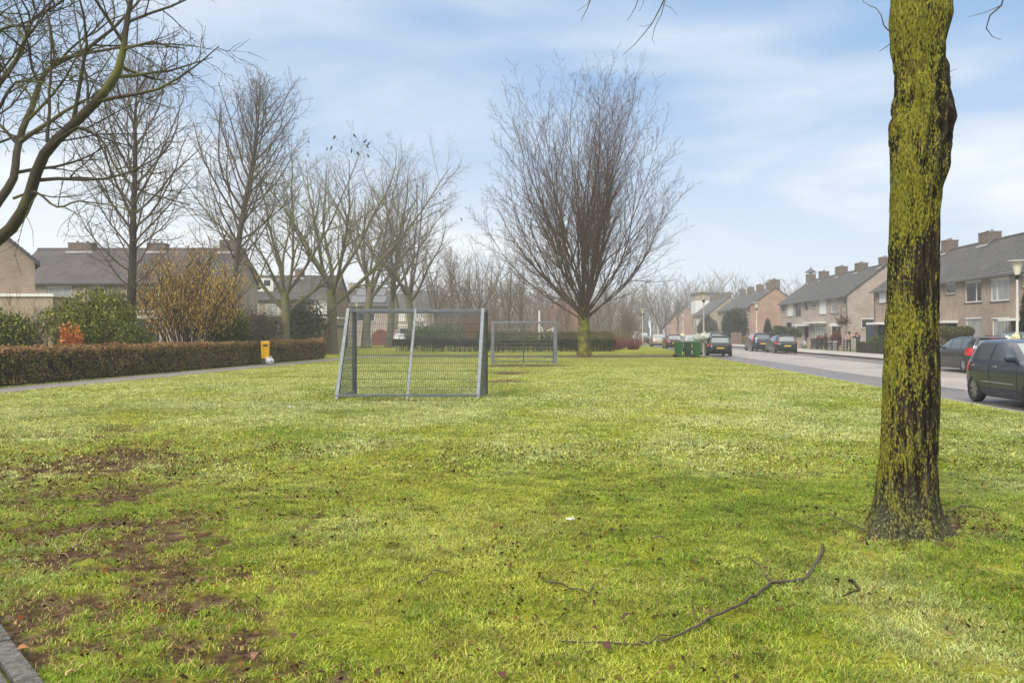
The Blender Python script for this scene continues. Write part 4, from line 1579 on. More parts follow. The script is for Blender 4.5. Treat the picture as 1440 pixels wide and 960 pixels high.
def house(label, loc, rz, w, d, ze, zr, openings=(), wallm=br_a, tilem=tile_g, gable='', group=None, chim=None, chim_h=0.95, gable_open=(), ov=0.32, pipe=None, back=True, courses=15, chim_mat=None):
    """local x along the front, y into the house, z up. openings: (kind, x0, x1, z0, z1)"""
    root = house_root(label, loc, rz, group)
    mb = MB()

    def wall_holes(x0, x1, z0, z1, holes, P, rev):
        xs = sorted({x0, x1, *[h[0] for h in holes], *[h[1] for h in holes]})
        zs = sorted({z0, z1, *[h[2] for h in holes], *[h[3] for h in holes]})
        for i in range(len(xs) - 1):
            for j in range(len(zs) - 1):
                cx, cz = (xs[i] + xs[i + 1]) / 2, (zs[j] + zs[j + 1]) / 2
                if any(h[0] < cx < h[1] and h[2] < cz < h[3] for h in holes):
                    continue
                mb.add([P(xs[i], 0, zs[j]), P(xs[i + 1], 0, zs[j]), P(xs[i + 1], 0, zs[j + 1]), P(xs[i], 0, zs[j + 1])], [(0, 1, 2, 3)])
        for a, b, c, e in holes:
            q = [(a, c), (b, c), (b, e), (a, e)]
            for k in range(4):
                p0, p1 = q[k], q[(k + 1) % 4]
                mb.add([P(p0[0], 0, p0[1]), P(p1[0], 0, p1[1]), P(p1[0], rev, p1[1]), P(p0[0], rev, p0[1])], [(0, 1, 2, 3)])
    hol = [(o[1], o[2], o[3], o[4]) for o in openings if o[0] not in ('canopy', 'band', 'lamp')]
    wall_holes(0, w, 0, ze, hol, lambda x, y, z: (x, y, z), 0.14)
    if gable:
        mb.add([(0, d, 0), (w, d, 0), (w, d, ze), (0, d, ze)], [(3, 2, 1, 0)])
    for g, x in (('L', 0), ('R', w)):
        if g in gable:
            gh = [o for o in gable_open if o[5] == g]
            if not gh:
                mb.add([(x, 0, 0), (x, d, 0), (x, d, ze), (x, d / 2, zr - 0.06), (x, 0, ze)], [(0, 1, 2, 3, 4) if g == 'R' else (4, 3, 2, 1, 0)])
            else:
                sgn = 1 if g == 'L' else -1
                wall_holes(0, d, 0, ze, [(o[1], o[2], o[3], o[4]) for o in gh], lambda a, y, z, x=x, sgn=sgn: (x + sgn * y, a, z), 0.14)
                mb.add([(x, 0, ze), (x, d, ze), (x, d / 2, zr - 0.06)], [(0, 1, 2)])
    mb.build('wall', wallm, root)
    # roof: overlapping courses on both slopes
    tanp = (zr - ze) / (d / 2)
    x0 = -0.14 if 'L' in gable else 0
    x1 = w + (0.14 if 'R' in gable else 0)
    rb = MB()
    for side in (0, 1):
        def pt(t, lift):
            y = -ov + (d / 2 + ov) * t
            z = zr - (d / 2 - y) * tanp + lift
            return (y if side == 0 else d - y), z
        prev = None
        for k in range(courses):
            ya, za = pt(k / courses, 0.075)
            yb, zb = pt((k + 1) / courses, 0.03)
            v = [(x0, ya, za), (x1, ya, za), (x1, yb, zb), (x0, yb, zb)]
            rb.add(v, [(0, 1, 2, 3) if side == 0 else (3, 2, 1, 0)])
            yl, zl = pt(k / courses, 0.03 if k else -0.06)
            v = [(x0, yl, zl), (x1, yl, zl), (x1, ya, za), (x0, ya, za)]
            rb.add(v, [(0, 1, 2, 3) if side == 0 else (3, 2, 1, 0)])
        # underside
        ya, za = pt(0, -0.06)
        yb, zb = pt(1, -0.06)
        rb.add([(x0, ya, za), (x1, ya, za), (x1, yb, zb), (x0, yb, zb)], [(3, 2, 1, 0) if side == 0 else (0, 1, 2, 3)])
        for xx in (x0, x1):
            y0_, z0_ = pt(0, 0.07)
            y1_, z1_ = pt(1, 0.05)
            rb.add([(xx, ya, za), (xx, yb, zb), (xx, y1_, z1_), (xx, y0_, z0_)], [(0, 1, 2, 3)])
    rb.tube([(x0, d / 2, zr + 0.03), (x1, d / 2, zr + 0.03)], 0.11, 8)
    roof = rb.build('roof', tilem, root)
    for c in (chim or []):
        cw, cd, off = c[1], c[2], (c[3] if len(c) > 3 else 0)
        chh = c[4] if len(c) > 4 else chim_h
        cm = MB()
        cm.box(c[0] - cw / 2, c[0] + cw / 2, d / 2 - cd / 2 + off, d / 2 + cd / 2 + off, zr - 0.75, zr + chh)
        ch = cm.build('chimney', chim_mat or br_c, roof)
        cm = MB()
        cm.box(c[0] - cw / 2 - .03, c[0] + cw / 2 + .03, d / 2 - cd / 2 + off - .03, d / 2 + cd / 2 + off + .03, zr + chh, zr + chh + .07)
        for q in (-.2, .2):
            cm.lathe([(.1, zr + chh + .07), (.1, zr + chh + .22)], 8, (c[0] + q * cw * 1.1, d / 2 + off, 0))
        cm.build('chimney_cap', mat('chimney_cap', (0.2, 0.19, 0.18), .8, var=.4), roof)
        cm = MB()
        yf = d / 2 - cd / 2 + off
        zf = zr - (d / 2 - yf) * tanp
        cm.add([(c[0] - cw / 2 - .14, yf - .16, zf - .16 * tanp + .10), (c[0] + cw / 2 + .14, yf - .16, zf - .16 * tanp + .10), (c[0] + cw / 2 + .14, yf - .005, zf + .16), (c[0] - cw / 2 - .14, yf - .005, zf + .16)], [(0, 1, 2, 3)])
        cm.build('flashing', lead, roof)
    gm = MB()
    ye, zz = -ov, zr - (d / 2 + ov) * tanp
    gm.box(x0, x1, ye - 0.115, ye - 0.004, zz - 0.075, zz + 0.035)
    gm.build('gutter', mat('gutter_zinc', (0.12, 0.12, 0.122), .6, var=.2), root)
    if pipe is not None:
        pm = MB()
        pm.tube([(pipe, -0.07, 0.0), (pipe, -0.07, zz + .05)], 0.045, 8)
        pm.build('downpipe', mat('gutter_zinc', (0.12, 0.12, 0.122)), root)
    for o in openings:
        fit(root, o, lambda x, y, z: (x, y, z))
    for o in gable_open:
        xg = 0 if o[5] == 'L' else w
        sg = 1 if o[5] == 'L' else -1
        fit(root, o[:5], lambda x, y, z, xg=xg, sg=sg: (xg + sg * y, x, z))
    return root


def fit(root, o, T):
    kind, a, b, c, e = o[:5]

    class XB(MB):
        def box(s, x0, x1, y0, y1, z0, z1, mi=0, M=None):
            p, q = T(x0, y0, z0), T(x1, y1, z1)
            return MB.box(s, min(p[0], q[0]), max(p[0], q[0]), min(p[1], q[1]), max(p[1], q[1]), z0, z1, mi)
    if kind in ('window', 'split', 'net', 'netsplit', 'brown', 'shutter', 'mullion', 'small', 'top'):
        fm = frame_brown if kind == 'brown' else frame_white
        f = min(0.075, (b - a) * .12)
        x = XB()
        x.box(a, a + f, .05, .12, c, e)
        x.box(b - f, b, .05, .12, c, e)
        x.box(a + f, b - f, .05, .12, c, c + f)
        x.box(a + f, b - f, .05, .12, e - f, e)
        if kind in ('split', 'netsplit'):
            m_ = a + (b - a) * (0.66 if kind == 'split' else 0.32)
            x.box(m_ - f * .6, m_ + f * .6, .052, .118, c + f, e - f)
        if kind == 'mullion':
            for q in (.2, .4, .6, .8):
                m_ = a + (b - a) * q
                ww = f * .75 if q != .6 else f * 1.6
                x.box(m_ - ww / 2, m_ + ww / 2, .052, .118, c + f, e - f)
            zt = e - (e - c) * .25
            for k_ in range(5):
                x.box(a + (b - a) * .2 * k_ + f, a + (b - a) * .2 * (k_ + 1) - f, .054, .116, zt - f * .4, zt + f * .4)
        wo = x.build('window', fm, root)
        x = XB()
        if kind == 'shutter':
            n = max(int((e - c) / .09), 2)
            for k in range(n):
                z0 = c + (e - c) * k / n
                z1 = c + (e - c) * (k + 1) / n
                x.box(a + .02, b - .02, .018 if k < n - 2 else .004, .049, z0 + .004, z1)
            x.build('shutter', shutter_white, wo)
        else:
            x.box(a + f * .9, b - f * .9, .075, .095, c + f * .9, e - f * .9)
            x.build('pane', glass_pale if kind in ('net', 'netsplit', 'mullion') else glass_dark, wo)
            if kind in ('split', 'window', 'top'):
                x = XB()
                x.box(a + f, a + f + (b - a) * .2, .1, .13, c + f, e - f)
                x.build('curtain', mat('curtain', (.5, .49, .46), .9, var=.2), wo)
        x = XB()
        x.box(a - .06, b + .06, -.05, .06, c - .075, c - .002)
        x.build('sill', sill_dark, wo)
        x = XB()
        x.box(a - .04, b + .04, -.018, .03, e + .002, e + .085)
        x.build('lintel', frame_white if kind != 'brown' else sill_dark, wo)
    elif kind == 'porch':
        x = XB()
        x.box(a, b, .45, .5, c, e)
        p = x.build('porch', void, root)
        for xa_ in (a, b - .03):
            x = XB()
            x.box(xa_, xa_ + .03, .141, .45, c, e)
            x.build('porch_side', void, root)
        m_ = (a + b) / 2
        x = XB()
        x.box(m_ - .05, min(m_ + .9, b - .05), .38, .45, c, c + min(2.05, e - c - .05))
        dr = x.build('door', brown_door, root)
        x = XB()
        x.box(m_ + .04, m_ + .14, .335, .38, c + 1.0, c + 1.04)
        x.build('handle', steel, dr)
    elif kind == 'canopy':
        x = XB()
        x.box(a, b, -.75, -.002, c, e)
        x.build('canopy', frame_white, root)
    elif kind == 'band':
        x = XB()
        x.box(a, b, -.035, -.002, c, e)
        x.build('fascia', frame_white, root)
    elif kind == 'door':
        x = XB()
        x.box(a, b, .07, .12, c, e)
        dr = x.build('door', brown_door, root)
        x = XB()
        x.box(a + .06, a + .18, .02, .07, c + 1.0, c + 1.04)
        x.build('handle', steel, dr)


# --- the terraces along the street
FL = 26.5                    # lateral place of the fronts
HD = 7.4
RZH = math.atan2(-math.cos(AR), -math.sin(AR))     # local x runs towards the camera, local y away from the street


def px_x(s_far, px):
    return s_far - s_of(FL, px)


def zz(px, py):
    return z_of(FL, px, py)


def rect(kind, s_far, p0, p1, pt, pb):
    pm = (p0 + p1) / 2
    return (kind, px_x(s_far, p0), px_x(s_far, p1), max(zz(pm, pb), 0.06), zz(pm, pt))


ZE, ZR = 5.42, 8.25
# nearest terrace
s0 = s_of(FL, 1230)
U = 7.0
near_units = [
    ('end house of the nearest terrace, half hidden by the mossy trunk', [rect('shutter', s0, 1236, 1246, 410.5, 425), ('canopy', 0.05, 2.7, 2.32, 2.52), ('porch', 0.5, 2.5, 0.05, 2.3)], [(6.4, .95, .95, 0, .75)], 'L'),
    ('nearest-terrace house with big chimney, directly behind the mossy trunk', [('window', 1.4, 3.0, 3.0, 4.5), ('window', 4.2, 5.7, 3.0, 4.5), ('window', 1.5, 3.2, 0.9, 2.5), ('porch', 4.6, 6.0, .05, 2.3)], [(6.1, 1.5, .95, 0, .62)], ''),
    None, None, None]
for k in range(5):
    sf = s0 - U * k
    loc = rd(FL, sf, -0.05)
    if k == 2:
        ops = [rect('small', sf, 1330, 1343, 397.5, 412.5), rect('split', sf, 1357, 1380, 394.5, 424), rect('net', sf, 1358, 1380, 447, 478), ('canopy', *rect('c', sf, 1318, 1347, 450, 453.2)[1:]), rect('porch', sf, 1327, 1346, 454, 490)]
        lab = 'near-terrace house with small square upstairs window above the ball-clipped bushes'
        ch = [(5.8, 1.0, .95, 0, .7)]
    elif k == 3:
        ops = [rect('netsplit', sf, 1393, 1419.5, 390.5, 422), rect('net', sf, 1395, 1419, 447, 482), ('canopy', *rect('c', sf, 1421, 1452, 446.2, 449.8)[1:]), rect('porch', sf, 1422, 1445, 450.5, 492), rect('window', sf, 1437, 1450, 385, 402)]
        lab = 'near-terrace house behind the street lamp with wide split upstairs window'
        ch = [(5.5, 1.4, .95, 0, .7)]
    elif k == 4:
        ops = [('window', 1.2, 2.8, 3.0, 4.5), ('window', 3.6, 5.2, 3.0, 4.5), ('net', 3.4, 5.6, .6, 2.4), ('porch', .6, 2.0, .05, 2.3)]
        lab = 'near-terrace house closest to the camera at the right edge'
        ch = [(5.8, 1.0, .95)]
    else:
        lab, ops, ch, _g = near_units[k]
    house(lab, loc, RZH, U, HD, ZE, ZR, ops, br_a, tile_g, 'L' if k == 0 else ('R' if k == 4 else ''), 'terraced houses along the street', ch, pipe=(.12 if k == 0 else None), courses=16)

# middle terrace
s1 = s_of(FL, 1097)
s1b = s_of(FL, 1192)
U = (s1 - s1b) / 4
mid_ops = [
    ('middle-terrace house with a roofed chimney, at the far end', [rect('small', s1, 1099, 1104, 426, 437.5), rect('shutter', s1, 1107, 1115, 425.5, 444), rect('porch', s1, 1105.5, 1113, 453, 482)], [(.7, 1.1, 1.0, 0, .8), (6.4, 1.0, 1.0, 0, .75)]),
    ('middle-terrace house with brown-framed upstairs windows', [rect('brown', s1 - U, 1118.6, 1126.2, 426, 443.3), rect('brown', s1 - U, 1131.8, 1136.6, 424.5, 434), ('canopy', *rect('c', s1 - U, 1123, 1137.3, 455.5, 458)[1:]), rect('porch', s1 - U, 1130.5, 1137.0, 459, 485), rect('window', s1 - U, 1118.6, 1124.5, 456, 478)], [(6.4, 1.4, 1.0, 0, .8)]),
    ('middle-terrace house with white roller shutter and white mullioned window', [rect('small', s1 - 2 * U, 1142, 1147, 423.5, 432.5), rect('shutter', s1 - 2 * U, 1152, 1161.5, 420.5, 441), rect('mullion', s1 - 2 * U, 1142, 1161.5, 455, 477), ('canopy', *rect('c', s1 - 2 * U, 1138.5, 1162, 451.8, 454)[1:])], [(6.3, 1.3, 1.0, 0, .65)]),
    ('middle-terrace end house with blank brick gable towards the near terrace', [rect('net', s1 - 3 * U, 1168, 1176.3, 419.5, 439), rect('small', s1 - 3 * U, 1184.8, 1191, 416.5, 428), rect('window', s1 - 3 * U, 1168.5, 1176, 454.5, 478), ('canopy', *rect('c', s1 - 3 * U, 1176.5, 1183, 454.5, 458)[1:]), rect('door', s1 - 3 * U, 1177.5, 1182, 459, 486)], [(U - .5, .95, .95, 0, .65)]),
]
for k, (lab, ops, ch) in enumerate(mid_ops):
    go = ()
    if k == 3:
        go = (('small', 1.3, 2.75, 2.05, 2.95, 'R'),)
    h = house(lab, rd(FL, s1 - U * k, -.05), RZH, U, HD, ZE, ZR, ops, br_b, tile_g, 'L' if k == 0 else ('R' if k == 3 else ''), 'terraced houses along the street', ch, gable_open=go, pipe=(U - .2 if k == 3 else None), courses=16)
    if k == 0:
        rf = [c for c in h.children if c.name.startswith('roof')][0]
        m_ = MB()
        m_.lathe([(.85, ZR + 1.05), (.02, ZR + 1.65)], 4, (.7, HD / 2, 0))
        m_.lathe([(.05, ZR + 1.6), (.09, ZR + 1.72), (.02, ZR + 1.85)], 8, (.7, HD / 2, 0))
        m_.build('chimney_hood', tile_d, rf)
# third terrace
s2, s2b = s_of(FL, 1009.5), s_of(FL, 1055)
U = (s2 - s2b) / 4
nm = ['farthest', 'second farthest', 'second nearest', 'orange gabled end']
for k in range(4):
    ops = [('net', .8, 2.4, 3.0, 4.6), ('small', 3.2, 4.0, 3.6, 4.5), ('shutter' if k % 2 else 'window', 4.8, 6.2, 3.0, 4.6), ('net', 3.6, 6.2, .6, 2.4), ('porch', 1.0, 2.4, .05, 2.3)]
    if k % 2:
        ops = [(o[0], U - o[2], U - o[1], o[3], o[4]) for o in ops]
    ch = [(U * .55, 1.2, 1.0)] + ([(U - .55, 1.0, 1.5, 0, 1.15)] if k == 3 else [])
    house('%s house of the third terrace, beyond the large rounded evergreen' % nm[k], rd(FL, s2 - U * k, -.05), RZH, U, HD, 5.7, 8.45, ops, br_o if k == 3 else br_t, tile_g, 'L' if k == 0 else ('R' if k == 3 else ''), 'terraced houses along the street', ch,
          gable_open=((('small', 2.2, 3.6, 1.0, 2.0, 'R'),) if k == 3 else ()))
# fourth terrace
s3, s3b = s_of(FL, 975.5), s_of(FL, 998.5)
U = (s3 - s3b) / 3
for k in range(3):
    ops = [('net', .8, 2.8, 3.0, 4.6), ('shutter', 4.6, 6.6, 3.0, 4.6), ('net', 3.6, 6.4, .6, 2.4), ('porch', 1.0, 2.4, .05, 2.3)]
    house('%s house of the farthest terrace down the street' % ('far end', 'middle', 'near end')[k], rd(FL, s3 - U * k, -.05), RZH, U, HD, 5.6, 8.6, ops, br_t, tile_g, 'L' if k == 0 else ('R' if k == 2 else ''), 'terraced houses along the street', [(U * .3, 1.2, 1.0), (U * .8, 1.2, 1.0)])
# the white block beyond
root = house_root('tall pale house with white upper wall at the end of the street', rd(27.4, 203, -.05), RZH, None)
mb = MB()
mb.box(0, 7, 0, 8, 0, 6)
mb.build('wall', br_t, root)
mb = MB()
mb.box(.02, 6.98, .02, 7.98, 8.9, 10.4)
mb.build('attic_wall', br_t, root)
mb = MB()
mb.box(-.1, 7.1, -.1, 8.1, 6, 8.9)
mb.build('upper_wall', white, root)
mb = MB()
mb.box(-.3, 7.3, -.3, 8.3, 10.4, 10.65)
mb.build('roof', tile_d, root)
mb = MB()
for x in (1, 4.4):
    mb.box(x, x + 1.6, -.03, -.004, 3.2, 4.8)
mb.build('window', glass_dark, root)
house('brick house with grey roof at the very end of the street', rd(24, 226, -.05), RZH, 9, 8, 5.2, 8.2, [('net', 1, 3, 3, 4.6), ('net', 5, 7, 3, 4.6)], br_o, tile_g, 'LR')

# --- blue-grey garden gate, pier between the two near terraces
sg0, sg1 = s_of(FL + .2, 1217.5), s_of(FL + .2, 1230.5)
root = thing('garden_gate', 'dark blue-grey boarded gate between the two nearest terraces', 'gate', rd(FL + .2, sg0, -.05), RZH)
mb = MB()
n = 14
wd = sg0 - sg1 - .1
for k in range(n):
    mb.box(wd * k / n + .01, wd * (k + 1) / n - .01, 0, .05, .08, 2.3 + (.35 if k > 10 else 0))
mb.build('boards', bluegrey, root)
mb = MB()
mb.box(.02, wd, .05, .09, .5, .62)
mb.box(.02, wd, .05, .09, 1.8, 1.92)
mb.build('rails', bluegrey, root)

# --- houses left behind the gardens
Y = 59.5
wl = (318 - 12) / F * Y / 2
zA_e, zA_r = HC + 74 / F * Y, HC + 117 / F * (Y + 3.7)
x0 = (12 - 720) / F * Y
house('left row house with the squat chimney, nearest the left gable wall', (x0, Y, 0), 0, wl, 7.4, zA_e, zA_r,
      [('net', 2.7, 4.4, 3.2, 4.75), ('window', 5.6, 6.7, 3.4, 4.7)], br_b, tile_p, '', 'houses behind the left gardens', [(3.3, 1.7, .9, 0, .42)], courses=16)
house('left row house behind the yellow catkin bush with end gable', (x0 + wl, Y, 0), 0, wl, 7.4, zA_e, zA_r,
      [('window', 1.2, 2.9, 3.0, 4.7), ('window', 4.2, 5.6, 3.2, 4.6), ('window', 1.0, 3.0, .8, 2.6)], br_b, tile_p, 'R', 'houses behind the left gardens', [(1.3, 1.3, .9, 0, .38), (wl - .9, 1.3, 1.0, 0, .6)], courses=16)
# the gabled house at the left edge: its end faces us
Y = 47.0
pk = at(-2, 325, Y)
wz = (42 + 4) / F * Y
root = house_root('dark-roofed gabled house cut by the left edge of the picture', (pk.x, Y, 0), R(33), 'houses behind the left gardens')
ez = HC + (HZ - 364) / F * Y
hw = (42 + 2) / F * Y * 1.02
mb = MB()
mb.add([(-hw, 0, 0), (hw, 0, 0), (hw, 0, ez), (0, 0, pk.z), (-hw, 0, ez), (-hw, 8, 0), (hw, 8, 0), (hw, 8, ez), (0, 8, pk.z), (-hw, 8, ez)],
       [(0, 1, 2, 3, 4), (9, 8, 7, 6, 5), (1, 6, 7, 2), (5, 0, 4, 9)])
mb.build('wall', br_t, root)
mb = MB()
for sx in (-1, 1):
    a, b = Vector((0, -.15, pk.z + .1)), Vector((sx * (hw + .25), -.15, ez - .22 + .1))
    for k in range(12):
        p, q = a.lerp(b, k / 12), a.lerp(b, (k + 1) / 12)
        mb.add([(p.x, p.y, p.z), (q.x, q.y, q.z + .05), (q.x, 8.15, q.z + .05), (p.x, 8.15, p.z)], [(0, 1, 2, 3)])
    mb.add([a, b, b + Vector((0, 0, -.2)), a + Vector((0, 0, -.2))], [(0, 1, 2, 3)])
    mb.add([b, b + Vector((0, 8.3, 0)), b + Vector((0, 8.3, -.2)), b + Vector((0, 0, -.2))], [(0, 1, 2, 3)])
    mb.add([a + Vector((0, 0, -.2)), b + Vector((0, 0, -.2)), b + Vector((0, 8.3, -.2)), a + Vector((0, 8.3, -.2))], [(0, 1, 2, 3)])
mb.build('roof', tile_d, root)
# row B
Y = 84.0
x0 = (332 - 720) / F * Y
wB = (470 - 332) / F * Y
zB_e, zB_r = HC + 50 / F * Y, HC + 79 / F * (Y + 3.6)
hB = house('brown-brick house with white dormer behind the forked mossy tree', (x0, Y, 0), 0, wB * .5, 7.2, zB_e, zB_r, [('window', .8, 2.2, 2.9, 4.3), ('net', 2.9, 4.2, 2.9, 4.3)], br_a, tile_g, 'L', 'houses behind the left gardens', [], courses=14)
mb = MB()
mb.box(.1, 3.4, .9, 3.0, zB_e + .62, zB_e + 1.95)
dm = mb.build('dormer', white, hB)
mb = MB()
for x in (.3, 1.4, 2.5):
    mb.box(x, x + .6, .86, .895, zB_e + 1.2, zB_e + 1.75)
mb.build('dormer_window', glass_dark, dm)
house('brown-brick house with the closed white shutter upstairs', (x0 + wB * .5, Y, 0), 0, wB * .5, 7.2, zB_e, zB_r, [('shutter', 2.85, 4.1, HC + 27 / F * Y - .05, HC + 48 / F * Y)], br_a, tile_g, 'R', 'houses behind the left gardens', [(.55, .8, .9, 0, .65)], courses=14)
# row C
Y = 108.0
x0 = (487 - 720) / F * Y
wC = (549 - 487) / F * Y
zC_e, zC_r = HC + 40 / F * Y, HC + 63 / F * (Y + 3.6)
hC = house('pinkish brick house with solar panels seen above the near goal', (x0, Y, 0), 0, wC, 7.2, zC_e, zC_r, [('window', 1.3, 2.5, 3.0, 4.2), ('window', 2.9, 3.6, 3.0, 4.2)], br_b, tile_g, 'LR', 'houses behind the left gardens', [(.2, .9, .9, 0, .5), (wC - .3, .8, .9, 0, .8)], chim_mat=br_b, courses=14)
rf = [c for c in hC.children if c.name.startswith('roof')][0]
tp_ = (zC_r - zC_e) / 3.6
for (xa, xb, ya, yb) in ((.5, 3.2, .2, 1.6), (.9, 4.6, 1.75, 3.2), (3.3, 4.9, .2, 1.6)):
    mb = MB()
    z = lambda y: zC_e + y * tp_ + .14
    mb.add([(xa, ya, z(ya)), (xb, ya, z(ya)), (xb, yb, z(yb)), (xa, yb, z(yb)), (xa, ya, z(ya) - .05), (xb, ya, z(ya) - .05), (xb, yb, z(yb) - .05), (xa, yb, z(yb) - .05)],
           [(0, 1, 2, 3), (0, 4, 5, 1), (1, 5, 6, 2), (2, 6, 7, 3), (3, 7, 4, 0)])
    mb.build('solar_panel', solar, rf)
# row D
Y = 128.0
x0 = (556 - 720) / F * Y
wD = (612 - 556) / F * Y
house('pale house with two white upstairs shutters behind the parked white car', (x0, Y, 0), 0, wD, 7.2, HC + 36 / F * Y, HC + 58 / F * (Y + 3.6),
      [('shutter', .5, 1.5, HC + 16 / F * Y, HC + 31 / F * Y), ('shutter', 2.9, 4.3, HC + 16 / F * Y, HC + 31 / F * Y), ('window', .6, 3.0, .4, 2.3), ('band', 0.02, wD - .02, HC + 10 / F * Y, HC + 12.5 / F * Y)], br_b, tile_g, 'LR', 'houses behind the left gardens', [(.6, .8, .9, 0, .5)], courses=12)
# the hazy gable behind the wood
root = house_root('hazy reddish brick house with pointed gable beyond the wood', at(783, 468, 150) * 1, 0, None)
root.location.z = 0
mb = MB()
mb.add([(-4.6, 0, 0), (4.6, 0, 0), (4.6, 0, 4.5), (1.0, 0, 8.0), (-4.6, 0, 3.6), (-4.6, 9, 0), (4.6, 9, 0), (4.6, 9, 4.5), (1.0, 9, 8.0), (-4.6, 9, 3.6)], [(0, 1, 2, 3, 4), (1, 6, 7, 2), (5, 0, 4, 9), (9, 8, 7, 6, 5)])
mb.build('wall', brick_mat('brick_red', (0.33, 0.15, 0.12), (0.27, 0.12, 0.1), (.3, .25, .22)), root)
mb = MB()
for a, b in (((1.0, 8.1), (5.0, 4.25)), ((1.0, 8.1), (-5.0, 3.4))):
    mb.add([(a[0], -.2, a[1]), (b[0], -.2, b[1]), (b[0], 9.2, b[1]), (a[0], 9.2, a[1])], [(0, 1, 2, 3)])
mb.build('roof', tile_g, root)


# --- sheds and garden walls on the left
def shed(label, x0, x1, Y, d, h, wallm, fascia=True, panel=False, name='garden_shed'):
    root = thing(name, label, 'shed', (x0, Y, 0), 0, 'sheds behind the left gardens')
    w_ = x1 - x0
    mb = MB()
    mb.box(0, w_, 0, d, 0, h)
    mb.build('wall', wallm, root)
    mb = MB()
    mb.box(-.1, w_ + .1, -.1, d + .1, h + .001, h + .16)
    mb.build('roof_edge', white if fascia else mat('dark_felt', (.06, .06, .065), .8), root)
    if panel:
        for xx in (.15, w_ - .75):
            mb = MB()
            mb.box(xx, xx + .6, -.05, -.003, .05, h - .15)
            mb.build('door', brown_door, root)
    return root


sx = lambda px, Y: (px - 720) / F * Y
shed('long brick shed with pale roof edge at the left edge', sx(-40, 45), sx(74, 45), 45, 3, HC + 51 / F * 45, br_t)
shed('brick shed behind the bare brown forked shrub', sx(354, 66), sx(396, 66), 66, 4, HC + 22.5 / F * 66, br_b)
shed('tan walled shed with brown doors at both ends', sx(404, 70), sx(468, 70), 70, 4, HC + 8.5 / F * 70, mat('tan_render', (.30, .24, .17), .9, var=.15), False, True)
shed('flat-roofed extension with white edge under the shuttered window', sx(428, 80), sx(476, 80), 79.5, 4, HC + 20 / F * 80, br_a)
# the arched red gate
root = thing('garden_gate', 'arched red-brown wooden gate left of the parked white car', 'gate', (sx(535, 103), 103, 0), 0)
mb = MB()
for k in range(12):
    x = -.85 + 1.7 * k / 12
    xm = x + .07
    mb.box(x + .006, x + .136, 0, .06, .05, 1.25 + math.sqrt(max(0, .85 ** 2 - xm ** 2)) * .85)
mb.build('boards', mat('red_wood', (.19, .045, .03), .7, var=.3), root)
mb = MB()
mb.box(-1.02, -.87, -.05, .12, 0, 1.5)
mb.box(.87, 1.02, -.05, .12, 0, 1.5)
mb.build('posts', brown_door, root)
root = thing('brick_wall', 'brick garden wall either side of the arched red gate', 'wall', (sx(535, 103.2), 103.2, 0), 0)
mb = MB()
mb.box(-4.8, -1.03, 0, .22, 0, 1.95)
mb.box(1.03, 2.2, 0, .22, 0, 1.95)
mb.build('wall', br_b, root)
# ------------------------------------------------------------------ cars
def paint(name, col, metal=0.4, rough=0.3):
    return mat(name, col, rough, metal=metal, spec=0.45, coat=0.4, var=0.06, scale=2)


chrome = mat('chrome', (0.55, 0.56, 0.58), 0.18, metal=0.9)
red_lamp = mat('red_lamp', (0.45, 0.012, 0.012), 0.15, spec=0.7, coat=0.6)
clear_lamp = mat('clear_lamp', (0.55, 0.57, 0.6), 0.1, spec=0.8, coat=0.6)
plate_y = mat('yellow_plate', (0.62, 0.40, 0.03), 0.5)
car_glass = mat('car_glass', (0.045, 0.052, 0.055), 0.04, spec=0.9, coat=0.5)
car_glass_sky_tint = mat('car_glass_sky_tint', (0.17, 0.20, 0.21), 0.05, spec=0.9, coat=0.5)  # paler base colour stands in for sky reflected in the glass
rim_silver = mat('rim_silver', (0.42, 0.43, 0.45), 0.3, metal=0.8)
arch_dark = mat('arch_dark', (0.008, 0.008, 0.009), 0.9)

HATCH = [(.17, .18, 3.82, .76), (.24, .08, 3.92, .82), (.36, .03, 3.97, .845), (.55, 0, 4.0, .86), (.70, .02, 3.95, .866), (.80, .05, 3.86, .862), (.88, .09, 3.66, .85), (.94, .13, 3.30, .84),
         (1.00, .17, 2.98, .815), (1.10, .23, 2.79, .78), (1.22, .31, 2.56, .74), (1.33, .40, 2.33, .695), (1.40, .50, 2.12, .655), (1.445, .64, 1.92, .60), (1.47, .86, 1.72, .52), (1.48, 1.05, 1.55, .36)]


